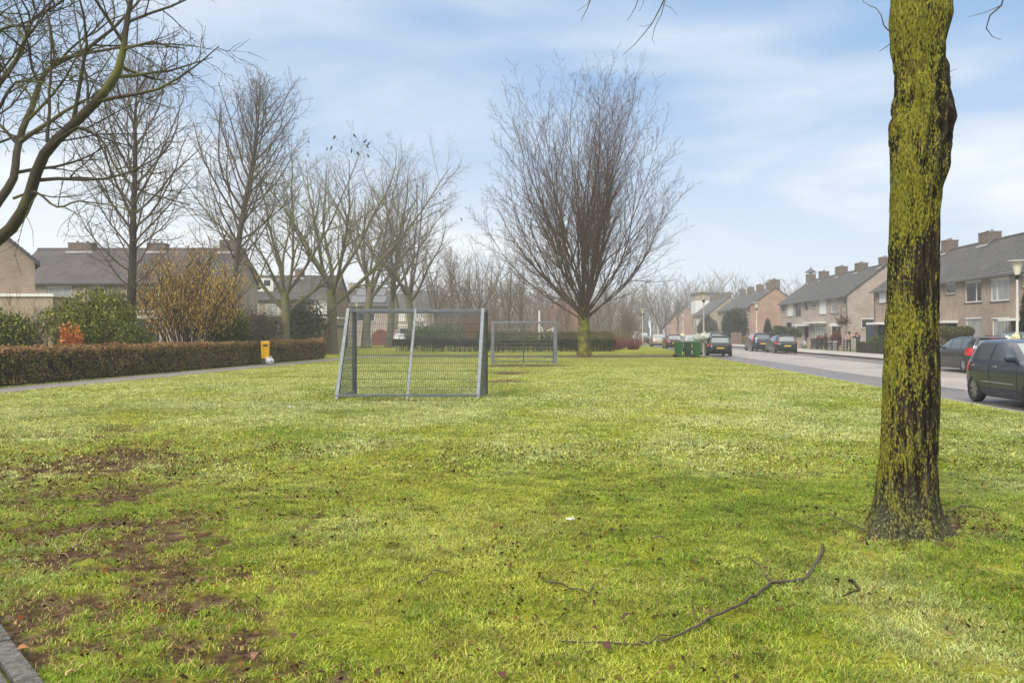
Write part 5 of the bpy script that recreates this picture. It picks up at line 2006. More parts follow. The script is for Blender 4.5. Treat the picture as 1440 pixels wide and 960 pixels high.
def make_car(label, L=4.0, W=1.74, H=1.48, prof=HATCH, col=None, wheel_r=.31, wb=(.74, 3.25), rear_frac=1.0, estate=0.0, rim='spoke', glass=None, lamp='low', plate=True, rails=False, nose=1.0, name='parked_car', group='parked cars', loc=(0, 0, 0), rz=0, n_exp=6.5, rim_m=None, strips=False, front_detail=True, spoiler=False):
    kx, kz, kw = L / 4.0, H / 1.48, W / 1.72
    zs = np.array([p[0] for p in prof]) * kz
    xr = np.array([p[1] for p in prof]) * kx
    xf = np.array([p[2] for p in prof]) * kx
    hw = np.array([p[3] for p in prof]) * kw
    if estate:      # longer roof: pull the tail of the cabin back
        t = np.clip((zs / H - .62) / .38, 0, 1)
        xr = xr * (1 - estate * t * 0.72)
        xr[-1] += .35
    cx0 = L / 2

    def lev(z):
        return float(np.interp(z, zs, xr)), float(np.interp(z, zs, xf)), float(np.interp(z, zs, hw))

    def P(z, a, off=0.0):
        r_, f_, w_ = lev(z)
        c, s_ = math.cos(a), math.sin(a)
        x = (r_ + f_) / 2 + (f_ - r_) / 2 * math.copysign(abs(c) ** (2 / n_exp), c)
        y = w_ * math.copysign(abs(s_) ** (2 / n_exp), s_)
        p = Vector((x - cx0, y, z))
        if off:
            e = 1e-3
            q1, q2 = P(z, a + e), P(z, a - e)
            z1, z2 = P(min(z + .01, H), a), P(max(z - .01, zs[0]), a)
            nrm = (q1 - q2).cross(z1 - z2)
            if nrm.length > 1e-9:
                nrm.normalize()
                p += nrm * off
        return p

    def a_side(x, z, sgn):
        r_, f_, w_ = lev(z)
        u = ((x) - (r_ + f_) / 2) / ((f_ - r_) / 2)
        u = max(-.9999, min(.9999, u))
        c = math.copysign(abs(u) ** (n_exp / 2), u)
        return sgn * math.acos(c)

    def a_end(y, z, front):
        r_, f_, w_ = lev(z)
        u = max(-.9999, min(.9999, y / w_))
        s_ = math.copysign(abs(u) ** (n_exp / 2), u)
        a = math.asin(s_)
        return a if front else math.pi - a
    root = thing(name, label, 'car', loc, rz, group)
    # body
    m = 88
    zz_ = []
    for i in range(len(zs) - 1):
        k = 2 if i < len(zs) - 3 else 1
        zz_ += [zs[i] + (zs[i + 1] - zs[i]) * j / k for j in range(k)]
    zz_.append(zs[-1])
    vs_, fs = [], []
    for z in zz_:
        for k in range(m):
            vs_.append(P(z, 2 * math.pi * (k + .5) / m))
    nl = len(zz_)
    for i in range(nl - 1):
        for k in range(m):
            fs.append((i * m + k, i * m + (k + 1) % m, (i + 1) * m + (k + 1) % m, (i + 1) * m + k))
    fs.append(tuple(reversed(range(m))))
    fs.append(tuple((nl - 1) * m + k for k in range(m)))
    mb = MB()
    mb.add(vs_, fs)
    body = mb.build('body', [col, arch_dark], root, smooth=True)
    cut = MB()
    wr = wheel_r
    for x in wb:
        for sg in (-1, 1):
            cut.lathe([(wr + .055, -.2), (wr + .055, .25)], 28, (x * kx - cx0, sg * (W / 2 - .08), wr), axis='y', mi=1)
    cu = cut.build('cutter', [col, arch_dark])
    bm = body.modifiers.new('arches', 'BOOLEAN')
    bm.operation = 'DIFFERENCE'
    bm.object = cu
    bm.solver = 'EXACT'
    dg = bpy.context.evaluated_depsgraph_get()
    dg.update()
    me = bpy.data.meshes.new_from_object(body.evaluated_get(dg))
    body.modifiers.clear()
    body.data = me
    bpy.data.objects.remove(cu)
    try:
        me.set_sharp_from_angle(angle=R(35))
    except Exception:
        pass

    def patch(name_, fn, nu, nv, mt, off=.006, par=None):
        b_ = MB()
        v = []
        for j in range(nv + 1):
            for i in range(nu + 1):
                z, a = fn(i / nu, j / nv)
                v.append(P(z, a, off))
        f = []
        for j in range(nv):
            for i in range(nu):
                q = j * (nu + 1) + i
                f.append((q, q + 1, q + nu + 2, q + nu + 1))
        b_.add(v, f)
        return b_.build(name_, mt, par or root, smooth=True)
    gl = glass or car_glass
    zb, zt = 1.0 * kz, 1.385 * kz
    rB, fB = lev(zb)[:2]
    rT, fT = lev(zt)[:2]
    # side windows: corners follow the pillars
    x_b = [rB + .30 * kx, rB + (fB - rB) * .46, rB + (fB - rB) * .50, fB - .30 * kx]
    x_t = [rT + .32 * kx, rB + (fB - rB) * .48, rB + (fB - rB) * .515, fT - .10 * kx]
    if estate:
        x_b = [rB + .18, rB + .80 * kx, rB + .86 * kx, rB + 1.62 * kx, rB + 1.70 * kx, fB - .30 * kx]
        x_t = [rT + .22, rB + .82 * kx, rB + .88 * kx, rB + 1.64 * kx, rB + 1.72 * kx, fT - .08 * kx]
    for sg in (-1, 1):
        for i in range(0, len(x_b), 2):
            def fn(u, v, i=i, sg=sg):
                if sg < 0:
                    u = 1 - u
                z = zb + (zt - zb) * v
                xa = x_b[i] + (x_t[i] - x_b[i]) * v
                xb = x_b[i + 1] + (x_t[i + 1] - x_b[i + 1]) * v
                return z, a_side(xb + (xa - xb) * u, z, sg)
            patch('side_window', fn, 8, 6, gl)
    wb_ = lev(1.02 * kz)[2]

    def fr(u, v):
        z = (1.02 + .37 * v) * kz
        y = (u * 2 - 1) * (lev(z)[2] - .13)
        return z, a_end(y, z, True)
    patch('windscreen', fr, 10, 6, car_glass_sky_tint)

    def rr_(u, v):
        z = (.99 + .36 * v) * kz
        y = (1 - u * 2) * (lev(z)[2] - .12)
        return z, a_end(y, z, False)
    patch('rear_window', rr_, 10, 6, car_glass_sky_tint)
    # lamps wrap round the corners
    for sg in (-1, 1):
        if lamp == 'tall':
            z0, z1, aw0, aw1 = .78 * kz, 1.38 * kz, .12, .62
        elif lamp == 'estate':
            z0, z1, aw0, aw1 = .72 * kz, 1.02 * kz, .34, .95
        else:
            z0, z1, aw0, aw1 = .74 * kz, .93 * kz, .42, 1.02

        def tl(u, v, sg=sg):
            z = z0 + (z1 - z0) * v
            a = math.pi / 2 + aw0 + (aw1 - aw0) * u
            if sg < 0:
                a = -(math.pi / 2 + aw1 - (aw1 - aw0) * u)
            return z, a
        tl_ = patch('tail_light', tl, 10, 4, red_lamp, .008)

        def hl_(u, v, sg=sg):
            z = (.62 + .18 * v) * kz
            a = .50 + .75 * u
            if sg < 0:
                a = -(1.25 - .75 * u)
            return z, a
        patch('headlight', hl_, 8, 4, clear_lamp, .006)
    # bumper bands, grille, plates

    def bum(u, v):
        return (.20 + .16 * v) * kz, math.pi - 1.35 + 2.7 * u
    patch('rear_bumper', bum, 24, 3, black, .012)

    def fgr(u, v):
        return (.30 + .18 * v) * kz, -.9 + 1.8 * u
    patch('grille', fgr, 14, 3, black, .008)
    if plate:
        for fr_ in (False, True):
            z = (.60 if not fr_ else .45) * kz

            def pl_(u, v, fr_=fr_):
                z = ((.56 if not fr_ else .40) + .085 * v) * kz
                y = (1 - 2 * u) * .26 * (1 if not fr_ else -1)
                return z, a_end(y, z, fr_)
            patch('number_plate', pl_, 4, 2, plate_y, .016)
    # mirrors, handles, wheels
    for sg in (-1, 1):
        mb = MB()
        mx, mz = fB - .42 * kx - cx0, 1.04 * kz
        yb_ = sg * (lev(mz)[2] - .02)
        mb.lathe([(.02, -.11), (.075, -.09), (.095, -.02), (.095, .06), (.07, .105), (.02, .12)], 14, (0, 0, 0), axis='y')
        mb.v = [(p[0] * .8 + mx, p[1] * 1.0 + yb_ + sg * .13, p[2] * .85 + mz + .02) for p in mb.v]
        mb.build('mirror', col, root, smooth=True)
        for xx in (rB + (fB - rB) * .22, rB + (fB - rB) * .60):
            mb = MB()
            yy = sg * (lev(.86 * kz)[2] + .012)
            mb.box(xx - cx0 - .09, xx - cx0 + .09, min(yy, yy + sg * .022), max(yy, yy + sg * .022), .85 * kz, .88 * kz)
            mb.build('door_handle', chrome if strips else col, root, bevel=.006)
        # door seams as thin dark grooves
        for xx in (rB + (fB - rB) * .485, rB + (fB - rB) * .97 - .12, rB + .42 * kx):
            def seam(u, v, xx=xx, sg=sg):
                z = (.30 + .68 * v) * kz
                return z, a_side(xx + .008 * (u * 2 - 1) * (-sg), z, sg)
            patch('door_seam', seam, 1, 10, arch_dark, .003)
        if strips:
            def st_(u, v, sg=sg):
                z = (.50 + .028 * v) * kz
                x = (1.15 + 1.5 * ((1 - u) if sg > 0 else u)) * kx
                return z, a_side(x, z, sg)
            patch('side_strip', st_, 8, 1, strip_m, .012)
        if rails:
            mb = MB()
            yy = sg * (lev(1.40 * kz)[2] - .05)
            mb.tube([(rT + .25 - cx0, yy, H - .06), (rT + .4 - cx0, yy, H + .035), (fT - .4 - cx0, yy, H + .035), (fT - .2 - cx0, yy, H - .06)], .016, 6)
            mb.build('roof_rail', black, root, smooth=True)
        for x in wb:
            cx, cy = x * kx - cx0, sg * (W / 2 - .105)
            mb = MB()
            mb.lathe([(wr * .66, -.095), (wr * .9, -.1), (wr, -.06), (wr, .06), (wr * .9, .1), (wr * .66, .095)], 32, (cx, cy, wr), axis='y', cap=False)
            wh = mb.build('wheel', rubber, root, smooth=True)
            mb = MB()
            ro = .67 * wr
            yo = cy + sg * .085
            mb.lathe([(ro, cy + sg * .02 - cy), (ro * .2, cy + sg * .02 - cy)] if sg > 0 else [(ro * .2, -.02), (ro, -.02)], 24, (cx, cy, wr), axis='y', mi=1)
            # rim lip
            for k in range(28):
                a, b = 2 * math.pi * k / 28, 2 * math.pi * (k + 1) / 28
                q = []
                for rr2, yy2 in ((ro, yo), (ro * .9, yo + sg * .006)):
                    for aa in (a, b):
                        q.append((cx + rr2 * math.cos(aa), yy2, wr + rr2 * math.sin(aa)))
                mb.add(q, [(0, 1, 3, 2)])
            ns = 7 if rim == 'spoke' else 9
            for k in range(ns):
                a = 2 * math.pi * k / ns
                for da in ((-.12, .12) if rim == 'spoke' else (0,)):
                    p0 = (cx + .2 * ro * math.cos(a + da * 2), yo - sg * .01, wr + .2 * ro * math.sin(a + da * 2))
                    p1 = (cx + .95 * ro * math.cos(a + da * 1.4), yo, wr + .95 * ro * math.sin(a + da * 1.4))
                    mb.bar(p0, p1, .022 if rim == 'spoke' else .05, .02, up=(0, 1, 0))
            mb.lathe([(.06, 0), (.05, sg * .012)], 12, (cx, yo - sg * .008, wr), axis='y')
            mb.build('rim', [rim_m or rim_silver, arch_dark], wh)
    if spoiler or estate:
        mb = MB()
        z = 1.425 * kz
        r_ = lev(z)[0]
        mb.box(r_ - cx0 - .10, r_ - cx0 + .12, -.52 * kw, .52 * kw, z - .012, z + .018)
        sp_ = mb.build('spoiler', col, root, bevel=.008)
        mb = MB()
        mb.box(r_ - cx0 - .106, r_ - cx0 - .1005, -.16, .16, z - .006, z + .012)
        mb.build('brake_light', red_lamp, sp_)
    return root


AWAY, TOWARDS = R(90) - AR, R(-90) - AR
p_dark = paint('paint_dark_blue_grey', (0.034, 0.042, 0.066), .35, .22)
p_grey = paint('paint_dark_grey', (0.026, 0.027, 0.030), .2)
p_black = paint('paint_black', (0.010, 0.010, 0.013), .1)
p_green = paint('paint_dark_green', (0.010, 0.018, 0.017), .1)
p_silver = paint('paint_silver', (0.36, 0.36, 0.34), .6)
p_beige = paint('paint_silver_beige', (0.34, 0.32, 0.29), .5)
strip_m = mat('side_strip_grey', (.22, .225, .23), .45)
p_white = paint('paint_white', (0.62, 0.62, 0.62), 0)
p_maroon = paint('paint_maroon', (0.055, 0.022, 0.026))


def park(l_mid, s_rear, L, heading):
    """middle of the car on the street, its near or rear end at s_rear"""
    return rd(l_mid, s_rear + L / 2, RZ + .006), heading


# the near hatchback, nose towards us
gp = G(1371, 564.6, RZ)
l_w = gp.x * math.cos(AR) - gp.y * math.sin(AR)
s_w = gp.x * math.sin(AR) + gp.y * math.cos(AR)
make_car('near dark blue-grey hatchback cut by the right edge, nose towards us', 4.0, 1.74, 1.50, col=p_dark, loc=rd(l_w + .82, s_w + .74 - 2.0, RZ + .006), rz=TOWARDS, strips=True, wheel_r=.315, rim_m=mat('rim_dark_silver', (.33, .32, .31), .35, metal=.7))
gp = G(1355.5, 524.5, RZ)
l_w = gp.x * math.cos(AR) - gp.y * math.sin(AR)
s_w = gp.x * math.sin(AR) + gp.y * math.cos(AR)
make_car('dark grey estate car with roof rails on the far side of the street', 4.6, 1.78, 1.49, col=p_grey, estate=1, lamp='estate', rails=True, loc=rd(l_w + .84, s_w - .85 + 2.3, RZ + .006), rz=AWAY, rim='plain', wheel_r=.315)
EST_S = s_w
loc, rz = park(20.7, 39.5, 4.2, AWAY)
make_car('dark green car showing only its roof behind the estate car', 4.2, 1.75, 1.60, col=p_green, glass=car_glass_sky_tint, loc=loc + Vector((0, 0, .1)), rz=rz)
# right side further on
gl_, gr_ = G(1088.5, 496.6, RZ), G(1120, 496.3, RZ)
lm = lambda g: g.x * math.cos(AR) - g.y * math.sin(AR)
sm_ = lambda g: g.x * math.sin(AR) + g.y * math.cos(AR)
lB = (lm(gl_) + lm(gr_)) / 2 - .1
make_car('dark green-black estate with wide red tail lights, right side of street', 4.5, 1.80, 1.46, col=p_green, estate=.45, lamp='low', loc=rd(lB, sm_(gl_) - .75 + 2.25, RZ + .006), rz=AWAY, spoiler=True)
make_car('dark blue people carrier with tall vertical tail lights, right side', 4.4, 1.80, 1.66, col=paint('paint_navy', (.035, .04, .06)), estate=1, lamp='tall', loc=rd(lB - .15, sm_(gl_) + 9.6, RZ + .006), rz=AWAY, glass=car_glass_sky_tint)
make_car('grey off-roader far along the right side of the street', 4.5, 1.85, 1.78, col=p_grey, estate=1, lamp='estate', loc=rd(17.2, 107, RZ + .006), rz=AWAY, glass=car_glass_sky_tint)
# left side, tails towards us
make_car('black hatchback behind the green wheelie bins', 4.3, 1.80, 1.43, col=p_black, lamp='low', loc=rd(10.15, 60.4 + 2.15, RZ + .006), rz=AWAY, spoiler=True, estate=.25)
make_car('silver car half hidden behind the green wheelie bins', 4.1, 1.72, 1.48, col=p_silver, loc=rd(10.0, 72.5 + 2.05, RZ + .006), rz=AWAY, glass=car_glass_sky_tint)
make_car('dark maroon hatchback left of the green wheelie bins', 4.2, 1.80, 1.50, col=p_maroon, estate=.3, loc=rd(10.1, 87 + 2.1, RZ + .006), rz=AWAY)
make_car('silver-beige hatchback in the middle of the left parked row', 4.0, 1.75, 1.50, col=p_beige, loc=rd(9.95, 101.5 + 2, RZ + .006), rz=AWAY)
make_car('dark off-roader facing us at the far end of the parked row', 4.5, 1.85, 1.75, col=p_grey, estate=1, loc=rd(10.5, 133, RZ + .006), rz=TOWARDS, glass=car_glass_sky_tint)
make_car('white van-like car at the very end of the parked row', 4.6, 1.85, 1.85, col=p_white, estate=1, loc=rd(10.7, 150, RZ + .006), rz=TOWARDS)
make_car('white car parked before the houses, seen through the near goal', 4.0, 1.74, 1.48, col=p_white, loc=((562 - 720) / F * 100, 101, 0.0), rz=R(-96))
make_car('silver car far down the street below the bare domed tree', 4.2, 1.75, 1.5, col=p_silver, loc=rd(14.3, 176, RZ + .006), rz=TOWARDS)
# ------------------------------------------------------------------ the two steel goals
def goal(label, mbl, mbr, dvec, h, tdepth, bdepth, rail_mat, post_mat, mesh_mat, name='football_goal', post=.11, post_d=.13, side_mat=None):
    """mbl, mbr: feet of the mouth posts; dvec: direction from the mouth to the back; tdepth/bdepth: depth at top/bottom"""
    root = thing(name, label, 'goal', (mbl.x, mbl.y, 0), 0, 'steel goals on the field')
    L0 = Vector((0, 0, 0))
    R0 = Vector((mbr.x - mbl.x, mbr.y - mbl.y, 0))
    d = Vector((dvec[0], dvec[1], 0)).normalized()
    up = Vector((0, 0, 1))
    a = (R0 - L0).normalized()
    for p in (L0, R0):
        mb = MB()
        mb.bar(p + up * -.1, p + up * h, post_d, post, up=a)
        mb.build('post', post_mat, root, bevel=.012)
    mb = MB()
    mb.bar(L0 + up * (h - .05) - a * .055, R0 + up * (h - .05) + a * .055, .1, .1)
    mb.build('crossbar', rail_mat, root, bevel=.01)
    tb, bb = d * tdepth, d * bdepth
    mb = MB()
    mb.bar(L0 + tb + up * (h - .04), R0 + tb + up * (h - .04), .06, .07)
    mb.build('top_rail', rail_mat, root, bevel=.006)
    mb = MB()
    mb.bar(L0 + bb * .985 + up * .075, R0 + bb * .985 + up * .075, .055, .055)
    mb.build('bottom_rail', rail_mat, root, bevel=.006)
    for p in (L0, R0):
        mb = MB()
        mb.bar(p + bb * 1.02 + up * -.08, p + tb + up * (h + .012), .085, .06, up=d)
        mb.build('back_post', rail_mat, root, bevel=.006)
        mb = MB()
        mb.bar(p + up * (h - .045), p + tb + up * (h - .045), .06, .06, up=a)
        mb.bar(p + up * .06, p + bb + up * .06, .045, .045, up=a)
        mb.build('side_rail', rail_mat, root)
    mm = (L0 + R0) / 2
    mb = MB()
    mb.bar(mm + bb * 1.01 + up * -.05 + d * .02, mm + tb + up * h + d * .02, .055, .03, up=d)
    mb.build('middle_brace', rail_mat, root)
    # welded wire panel on the back, closer bars on the sides and the top
    mb = MB()
    W_ = (R0 - L0).length
    n = int(W_ / .05)
    T = lambda u, v: L0 + a * (u * W_) + bb * (1 - v) + tb * v + up * (h * v)
    for k in range(1, n):
        mb.bar(T(k / n, .04), T(k / n, .985), .0065, .0065, up=d)
    for k in range(1, 11):
        for o_ in (-.007, .007):
            mb.bar(T(.012, .035 + k * .088) + d * o_, T(.988, .035 + k * .088) + d * o_, .009, .009)
    mb.build('back_mesh', mesh_mat, root)
    for p in (L0, R0):
        mb = MB()
        for k in range(0, 11):
            v = .035 + k * .094
            q = p + up * (h * v)
            e = p + bb * (1 - v) + tb * v + up * (h * v)
            mb.bar(q, e, .013, .013)
        nb = int(bdepth / .05)
        for k in range(1, nb):
            q = p + d * (k * bdepth / nb)
            top = h if k * bdepth / nb < tdepth else h * (bdepth - k * bdepth / nb) / max(bdepth - tdepth, .01)
            mb.bar(q + up * .05, q + up * top * .985, .006, .006, up=a)
        mb.build('side_mesh', side_mat or mesh_mat, root)
    mb = MB()
    for k in range(1, n):
        q = L0 + a * (k / n * W_) + up * (h - .03)
        mb.bar(q, q + tb, .0055, .0055)
    mb.build('top_mesh', mesh_mat, root)
    return root


gA_l, gA_r = G(498.5, 554), G(683, 553.5)
goal('near steel mesh goal seen from behind, sloping back towards us', gA_l, gA_r, (-0.09, -1), 2.14, .55, 1.55, steel, steel_dull, steel_dull, side_mat=steel_green)
gB_l, gB_r = G(693, 511.6), G(781, 511.8)
goal('far steel mesh goal facing us across a muddy patch', gB_l, gB_r, (0, 1), 2.12, .7, 1.9, steel, steel, mat('pale_wire', (.34, .36, .36), .5, metal=.3), post=.17, post_d=.12)


# ------------------------------------------------------------------ street lamps
lamp_glass = mat('lamp_cream_glass', (0.62, 0.58, 0.44), 0.35, spec=.5)
lamp_pole = mat('lamp_pole_pale', (0.50, 0.49, 0.46), 0.5, var=.12, scale=2)
lamp_top = mat('lamp_hat', (0.40, 0.38, 0.33), 0.5)


def lamp(label, loc, h):
    root = thing('street_lamp', label, 'street lamp', loc, 0, 'street lamps')
    mb = MB()
    mb.lathe([(.085, 0), (.085, 1.15), (.055, 1.22), (.042, h - .75)], 14)
    mb.build('pole', lamp_pole, root, smooth=True)
    mb = MB()
    mb.lathe([(.05, h - .78), (.085, h - .68), (.10, h - .60), (.085, h - .58)], 16)
    mb.build('collar', black, root, smooth=True)
    mb = MB()
    mb.lathe([(.09, h - .59), (.15, h - .35), (.205, h - .07), (.20, h - .05)], 20)
    mb.build('lamp_glass', lamp_glass, root, smooth=True)
    mb = MB()
    mb.lathe([(.40, h - .055), (.405, h - .035), (.30, h - .008), (.05, h + .015)], 24)
    mb.build('lamp_hat', lamp_top, root, smooth=True)
    return root


LAMPS = [('street lamp right of the mossy trunk, in front of the nearest terrace', 1430.5, 366, 34.7, 4.55), ('street lamp on the right pavement before the orange gable', 1064, 424.5, 80.5, 4.6),
         ('street lamp on left kerb above the black hatchback', 989.5, 410, 60.5, 4.6), ('street lamp far down the right side above the parked row', 960.5, 441, 131, 4.6),
         ('street lamp above the left end of the parked row', 903.5, 434, 104, 4.6), ('farthest street lamp, left of the one above the parked row', 900.3, 446, 158, 4.6), ('street lamp seen over the near goal left corner', 502, 424, 100, 5.25)]
LP = []
for lab, px, top, Y, h in LAMPS:
    x = (px - 720) / F * Y
    z0 = HC + (HZ - top) / F * Y - h
    LP.append((Vector((x, Y, 0)), z0))
    lamp(lab, (x, Y, min(0, z0)), h + max(z0, 0))


# ------------------------------------------------------------------ rubbish bags
bag_m = mat('thin_white_plastic', (0.60, 0.62, 0.58), 0.3, var=.35, scale=7, spec=.5, col2=(.42, .46, .34))
bag_y = mat('yellowish_plastic', (0.66, 0.64, 0.34), 0.35, var=.35, scale=6, spec=.5)


def bag(label, loc, rx, rz_, m, seed, tie=True, group=None, name='rubbish_bag'):
    root_v, fs = [], []
    n, mlev = 22, 14
    for j in range(mlev + 1):
        t = j / mlev
        r = math.sin(math.pi * min(t * .93 + .03, 1)) ** .7 * (1 - .25 * t)
        if tie and t > .82:
            r = .13 + .5 * (t - .82)
        for k in range(n):
            a = 2 * math.pi * k / n
            w_ = 1 + .30 * mnoise.noise(Vector((math.cos(a) * 2.2 + seed, math.sin(a) * 2.2, t * 4))) + .12 * mnoise.noise(Vector((math.cos(a) * 7 + seed, math.sin(a) * 7, t * 11)))
            root_v.append((math.cos(a) * r * rx * w_, math.sin(a) * r * rx * w_, t * rz_ * 1.0))
    for j in range(mlev):
        for k in range(n):
            fs.append((j * n + k, j * n + (k + 1) % n, (j + 1) * n + (k + 1) % n, (j + 1) * n + k))
    fs.append(tuple(reversed(range(n))))
    fs.append(tuple(mlev * n + k for k in range(n)))
    mb = MB()
    mb.add(root_v, fs)
    o = mb.build(name, m, None, loc=loc)
    tag(o, label, 'rubbish bag', group)
    return o


p, z0 = LP[0]
bag('yellowish plastic bag hung on the lamp post right of the mossy trunk', (p.x - .12, p.y - .1, 1.14), .17, .46, bag_y, 1, group='bags on the lamp posts')
bag('pale bag hung beside the yellowish one on the nearest lamp post', (p.x - .42, p.y + .02, 1.10), .2, .38, bag_m, 2, group='bags on the lamp posts')
p, z0 = LP[1]
bag('pale yellow bag on lamp post in front of the orange gable', (p.x - .16, p.y - .05, .72), .42, .85, bag_y, 3, group='bags on the lamp posts')
p, z0 = LP[2]
bag('white bag hung above the black hatchback, right of two', (p.x + .02, p.y - .2, .95), .42, .72, bag_m, 4, group='bags on the lamp posts')
bag('white bag hung above the black hatchback, left of two', (p.x - .46, p.y - .1, .9), .36, .66, bag_m, 5, group='bags on the lamp posts')
p, z0 = LP[3]
bag('pale yellow bag on the far lamp post above the parked row', (p.x - .1, p.y - .1, .8), .4, .8, bag_y, 6, group='bags on the lamp posts')

# ------------------------------------------------------------------ wheelie bins
bin_g = mat('bin_green', (0.028, 0.09, 0.028), 0.45, var=.2, scale=3)
bin_d = mat('bin_dark_green', (0.02, 0.06, 0.03), 0.5, var=.2, scale=3)


def wheelie(label, loc, rz, m, lidm):
    root = thing('wheelie_bin', label, 'wheelie bin', loc, rz, 'wheelie bins beside the path')
    root.scale = (.84, .88, 1)
    mb = MB()
    q = []
    for z, x0, x1, y in ((.06, -.2, .2, .2), (.95, -.26, .27, .28)):
        q += [(x0, -y, z), (x1, -y, z), (x1, y, z), (x0, y, z)]
    mb.add(q, [(3, 2, 1, 0), (4, 5, 6, 7), (0, 1, 5, 4), (1, 2, 6, 5), (2, 3, 7, 6), (3, 0, 4, 7)])
    mb.box(-.285, .295, -.30, .30, .90, .955)
    mb.build('body', m, root, bevel=.015)
    mb = MB()
    mb.add([(-.31, -.30, .957), (.32, -.30, .957), (.32, .30, .957), (-.31, .30, .957), (-.29, -.27, 1.04), (.26, -.25, 1.0), (.26, .25, 1.0), (-.29, .27, 1.04)],
           [(3, 2, 1, 0), (4, 5, 6, 7), (0, 1, 5, 4), (1, 2, 6, 5), (2, 3, 7, 6), (3, 0, 4, 7)])
    mb.build('lid', lidm, root, bevel=.012)
    mb = MB()
    mb.tube([(-.36, -.22, .97), (-.36, .22, .97)], .018, 8)
    for y in (-.22, .22):
        mb.bar((-.37, y, .97), (-.27, y, .94), .03, .03)
    mb.build('handle', lidm, root)
    for y in (-.27, .27):
        mb = MB()
        mb.lathe([(.05, -.025), (.1, -.03), (.1, .03), (.05, .025)], 18, (-.245, y, .1), axis='y')
        mb.build('wheel', rubber, root, smooth=True)
    return root


wheelie('left green wheelie bin, its wheels to the left', G(953.8, 502.3), 0.05, bin_g, bin_g)
wheelie('dark wheelie bin with green lid, between the two green ones', G(967, 501.8), R(-95), bin_d, bin_g)
wheelie('right green wheelie bin, next to the black hatchback', G(979.5, 502.5), 0.02, bin_g, bin_g)

# ------------------------------------------------------------------ the yellow litter bin and its bag
gp = at(373, 509, 41.6)
yel = mat('bin_yellow', (0.72, 0.40, 0.006), 0.4, var=.12, scale=5)
root = thing('litter_bin', 'bright yellow litter bin on a short post in front of the hedge', 'litter bin', (gp.x, gp.y, 0), R(12))
mb = MB()
prof = [(-.19, -.16), (.19, -.16), (.205, .10), (.12, .17), (-.12, .17), (-.205, .10)]
v = [(x * s_, y * s_, z) for z, s_ in ((.30, .86), (.36, .93), (1.02, 1.02), (1.04, 1.0)) for x, y in prof]
n = len(prof)
mb.add(v, [tuple(reversed(range(n))), tuple(3 * n + k for k in range(n))] + [(j * n + k, j * n + (k + 1) % n, (j + 1) * n + (k + 1) % n, (j + 1) * n + k) for j in range(3) for k in range(n)])
bb = mb.build('body', yel, root, bevel=.012)
mb = MB()
v = [(x * s_, y * s_, z) for z, s_ in ((1.041, 1.05), (1.09, 1.05), (1.15, .82)) for x, y in prof]
mb.add(v, [tuple(reversed(range(n))), tuple(2 * n + k for k in range(n))] + [(j * n + k, j * n + (k + 1) % n, (j + 1) * n + (k + 1) % n, (j + 1) * n + k) for j in range(2) for k in range(n)])
mb.build('lid', yel, root, bevel=.012)
mb = MB()
mb.box(-.10, .12, -.172, -.155, .90, .985)
mb.build('opening', black, root)
mb = MB()
mb.box(-.035, .035, .17, .23, -.1, 1.2)
mb.box(-.13, -.07, -.05, .02, -.1, .3)
mb.build('post', steel, root)
o = bag('crumpled white bag dumped at the foot of the yellow litter bin', (gp.x + .20, gp.y - .22, 0.02), .24, .42, mat('grey_white_plastic', (.55, .57, .6), .35, var=.3, scale=8), 9)
o.rotation_euler = (R(8), R(22), 0)

# ------------------------------------------------------------------ street furniture and fences on the right
root = thing('wooden_fence', 'weathered wooden panel fence beside the very large evergreen', 'fence', on(22.6, 1042, 0), RZH + math.pi)
Lf = s_of(22.6, 1023) - s_of(22.6, 1042)
wood_f = mat('fence_wood', (.20, .125, .095), .8, var=.4, scale=2, stretch=(6, 6, .5))
for j in range(3):
    mb = MB()
    for k in range(12):
        x = j * Lf / 3 + .1 + k * (Lf / 3 - .2) / 12
        mb.box(x + .01, x + (Lf / 3 - .2) / 12 - .01, 0, .03, .06, 1.62)
    mb.box(j * Lf / 3 + .1, (j + 1) * Lf / 3 - .1, .031, .06, .4, .5)
    mb.box(j * Lf / 3 + .1, (j + 1) * Lf / 3 - .1, .031, .06, 1.2, 1.3)
    mb.build('panel', wood_f, root)
for j in range(4):
    mb = MB()
    mb.box(j * Lf / 3 - .06, j * Lf / 3 + .06, -.03, .09, 0, 1.72)
    mb.build('post', mat('fence_post', (.26, .19, .15), .8, var=.3), root)

fm = mat('fence_dark_green', (0.012, 0.018, 0.017), .55)
root = thing('metal_fence', 'low dark metal garden fence in front of the middle terrace', 'fence', on(22.7, 1205, 0), RZH + math.pi)
Lf = s_of(22.7, 1141) - s_of(22.7, 1205)
mb = MB()
for zz_h in (.35, .85):
    mb.bar((0, 0, zz_h), (Lf, 0, zz_h), .03, .03)
mb.build('rails', fm, root)
for k in range(9):
    mb = MB()
    x = Lf * k / 8
    mb.box(x - .04, x + .04, -.04, .04, 0, 1.05)
    mb.build('post', fm, root)
mb = MB()
xg = Lf * .72
for k in range(22):
    x = xg + (Lf - xg) * k / 22
    mb.box(x, x + .025, -.012, .012, .1, .98)
mb.build('gate_bars', fm, root)
for px, lab in ((1122.5, 'left'), (1138.5, 'right')):
    root = thing('gate_pier', '%s wooden gate pier of the garden entrance behind the parked cars' % lab, 'gate post', on(22.7, px, 0), RZH, 'gate piers')
    mb = MB()
    mb.box(-.22, .22, -.2, .2, 0, 1.0)
    mb.build('shaft', mat('pier_stone', (.32, .25, .2), .8, var=.3), root)
    mb = MB()
    mb.box(-.26, .26, -.24, .24, 1.001, 1.07)
    mb.build('cap', kerb_m, root)
p = on(23.4, 1131)
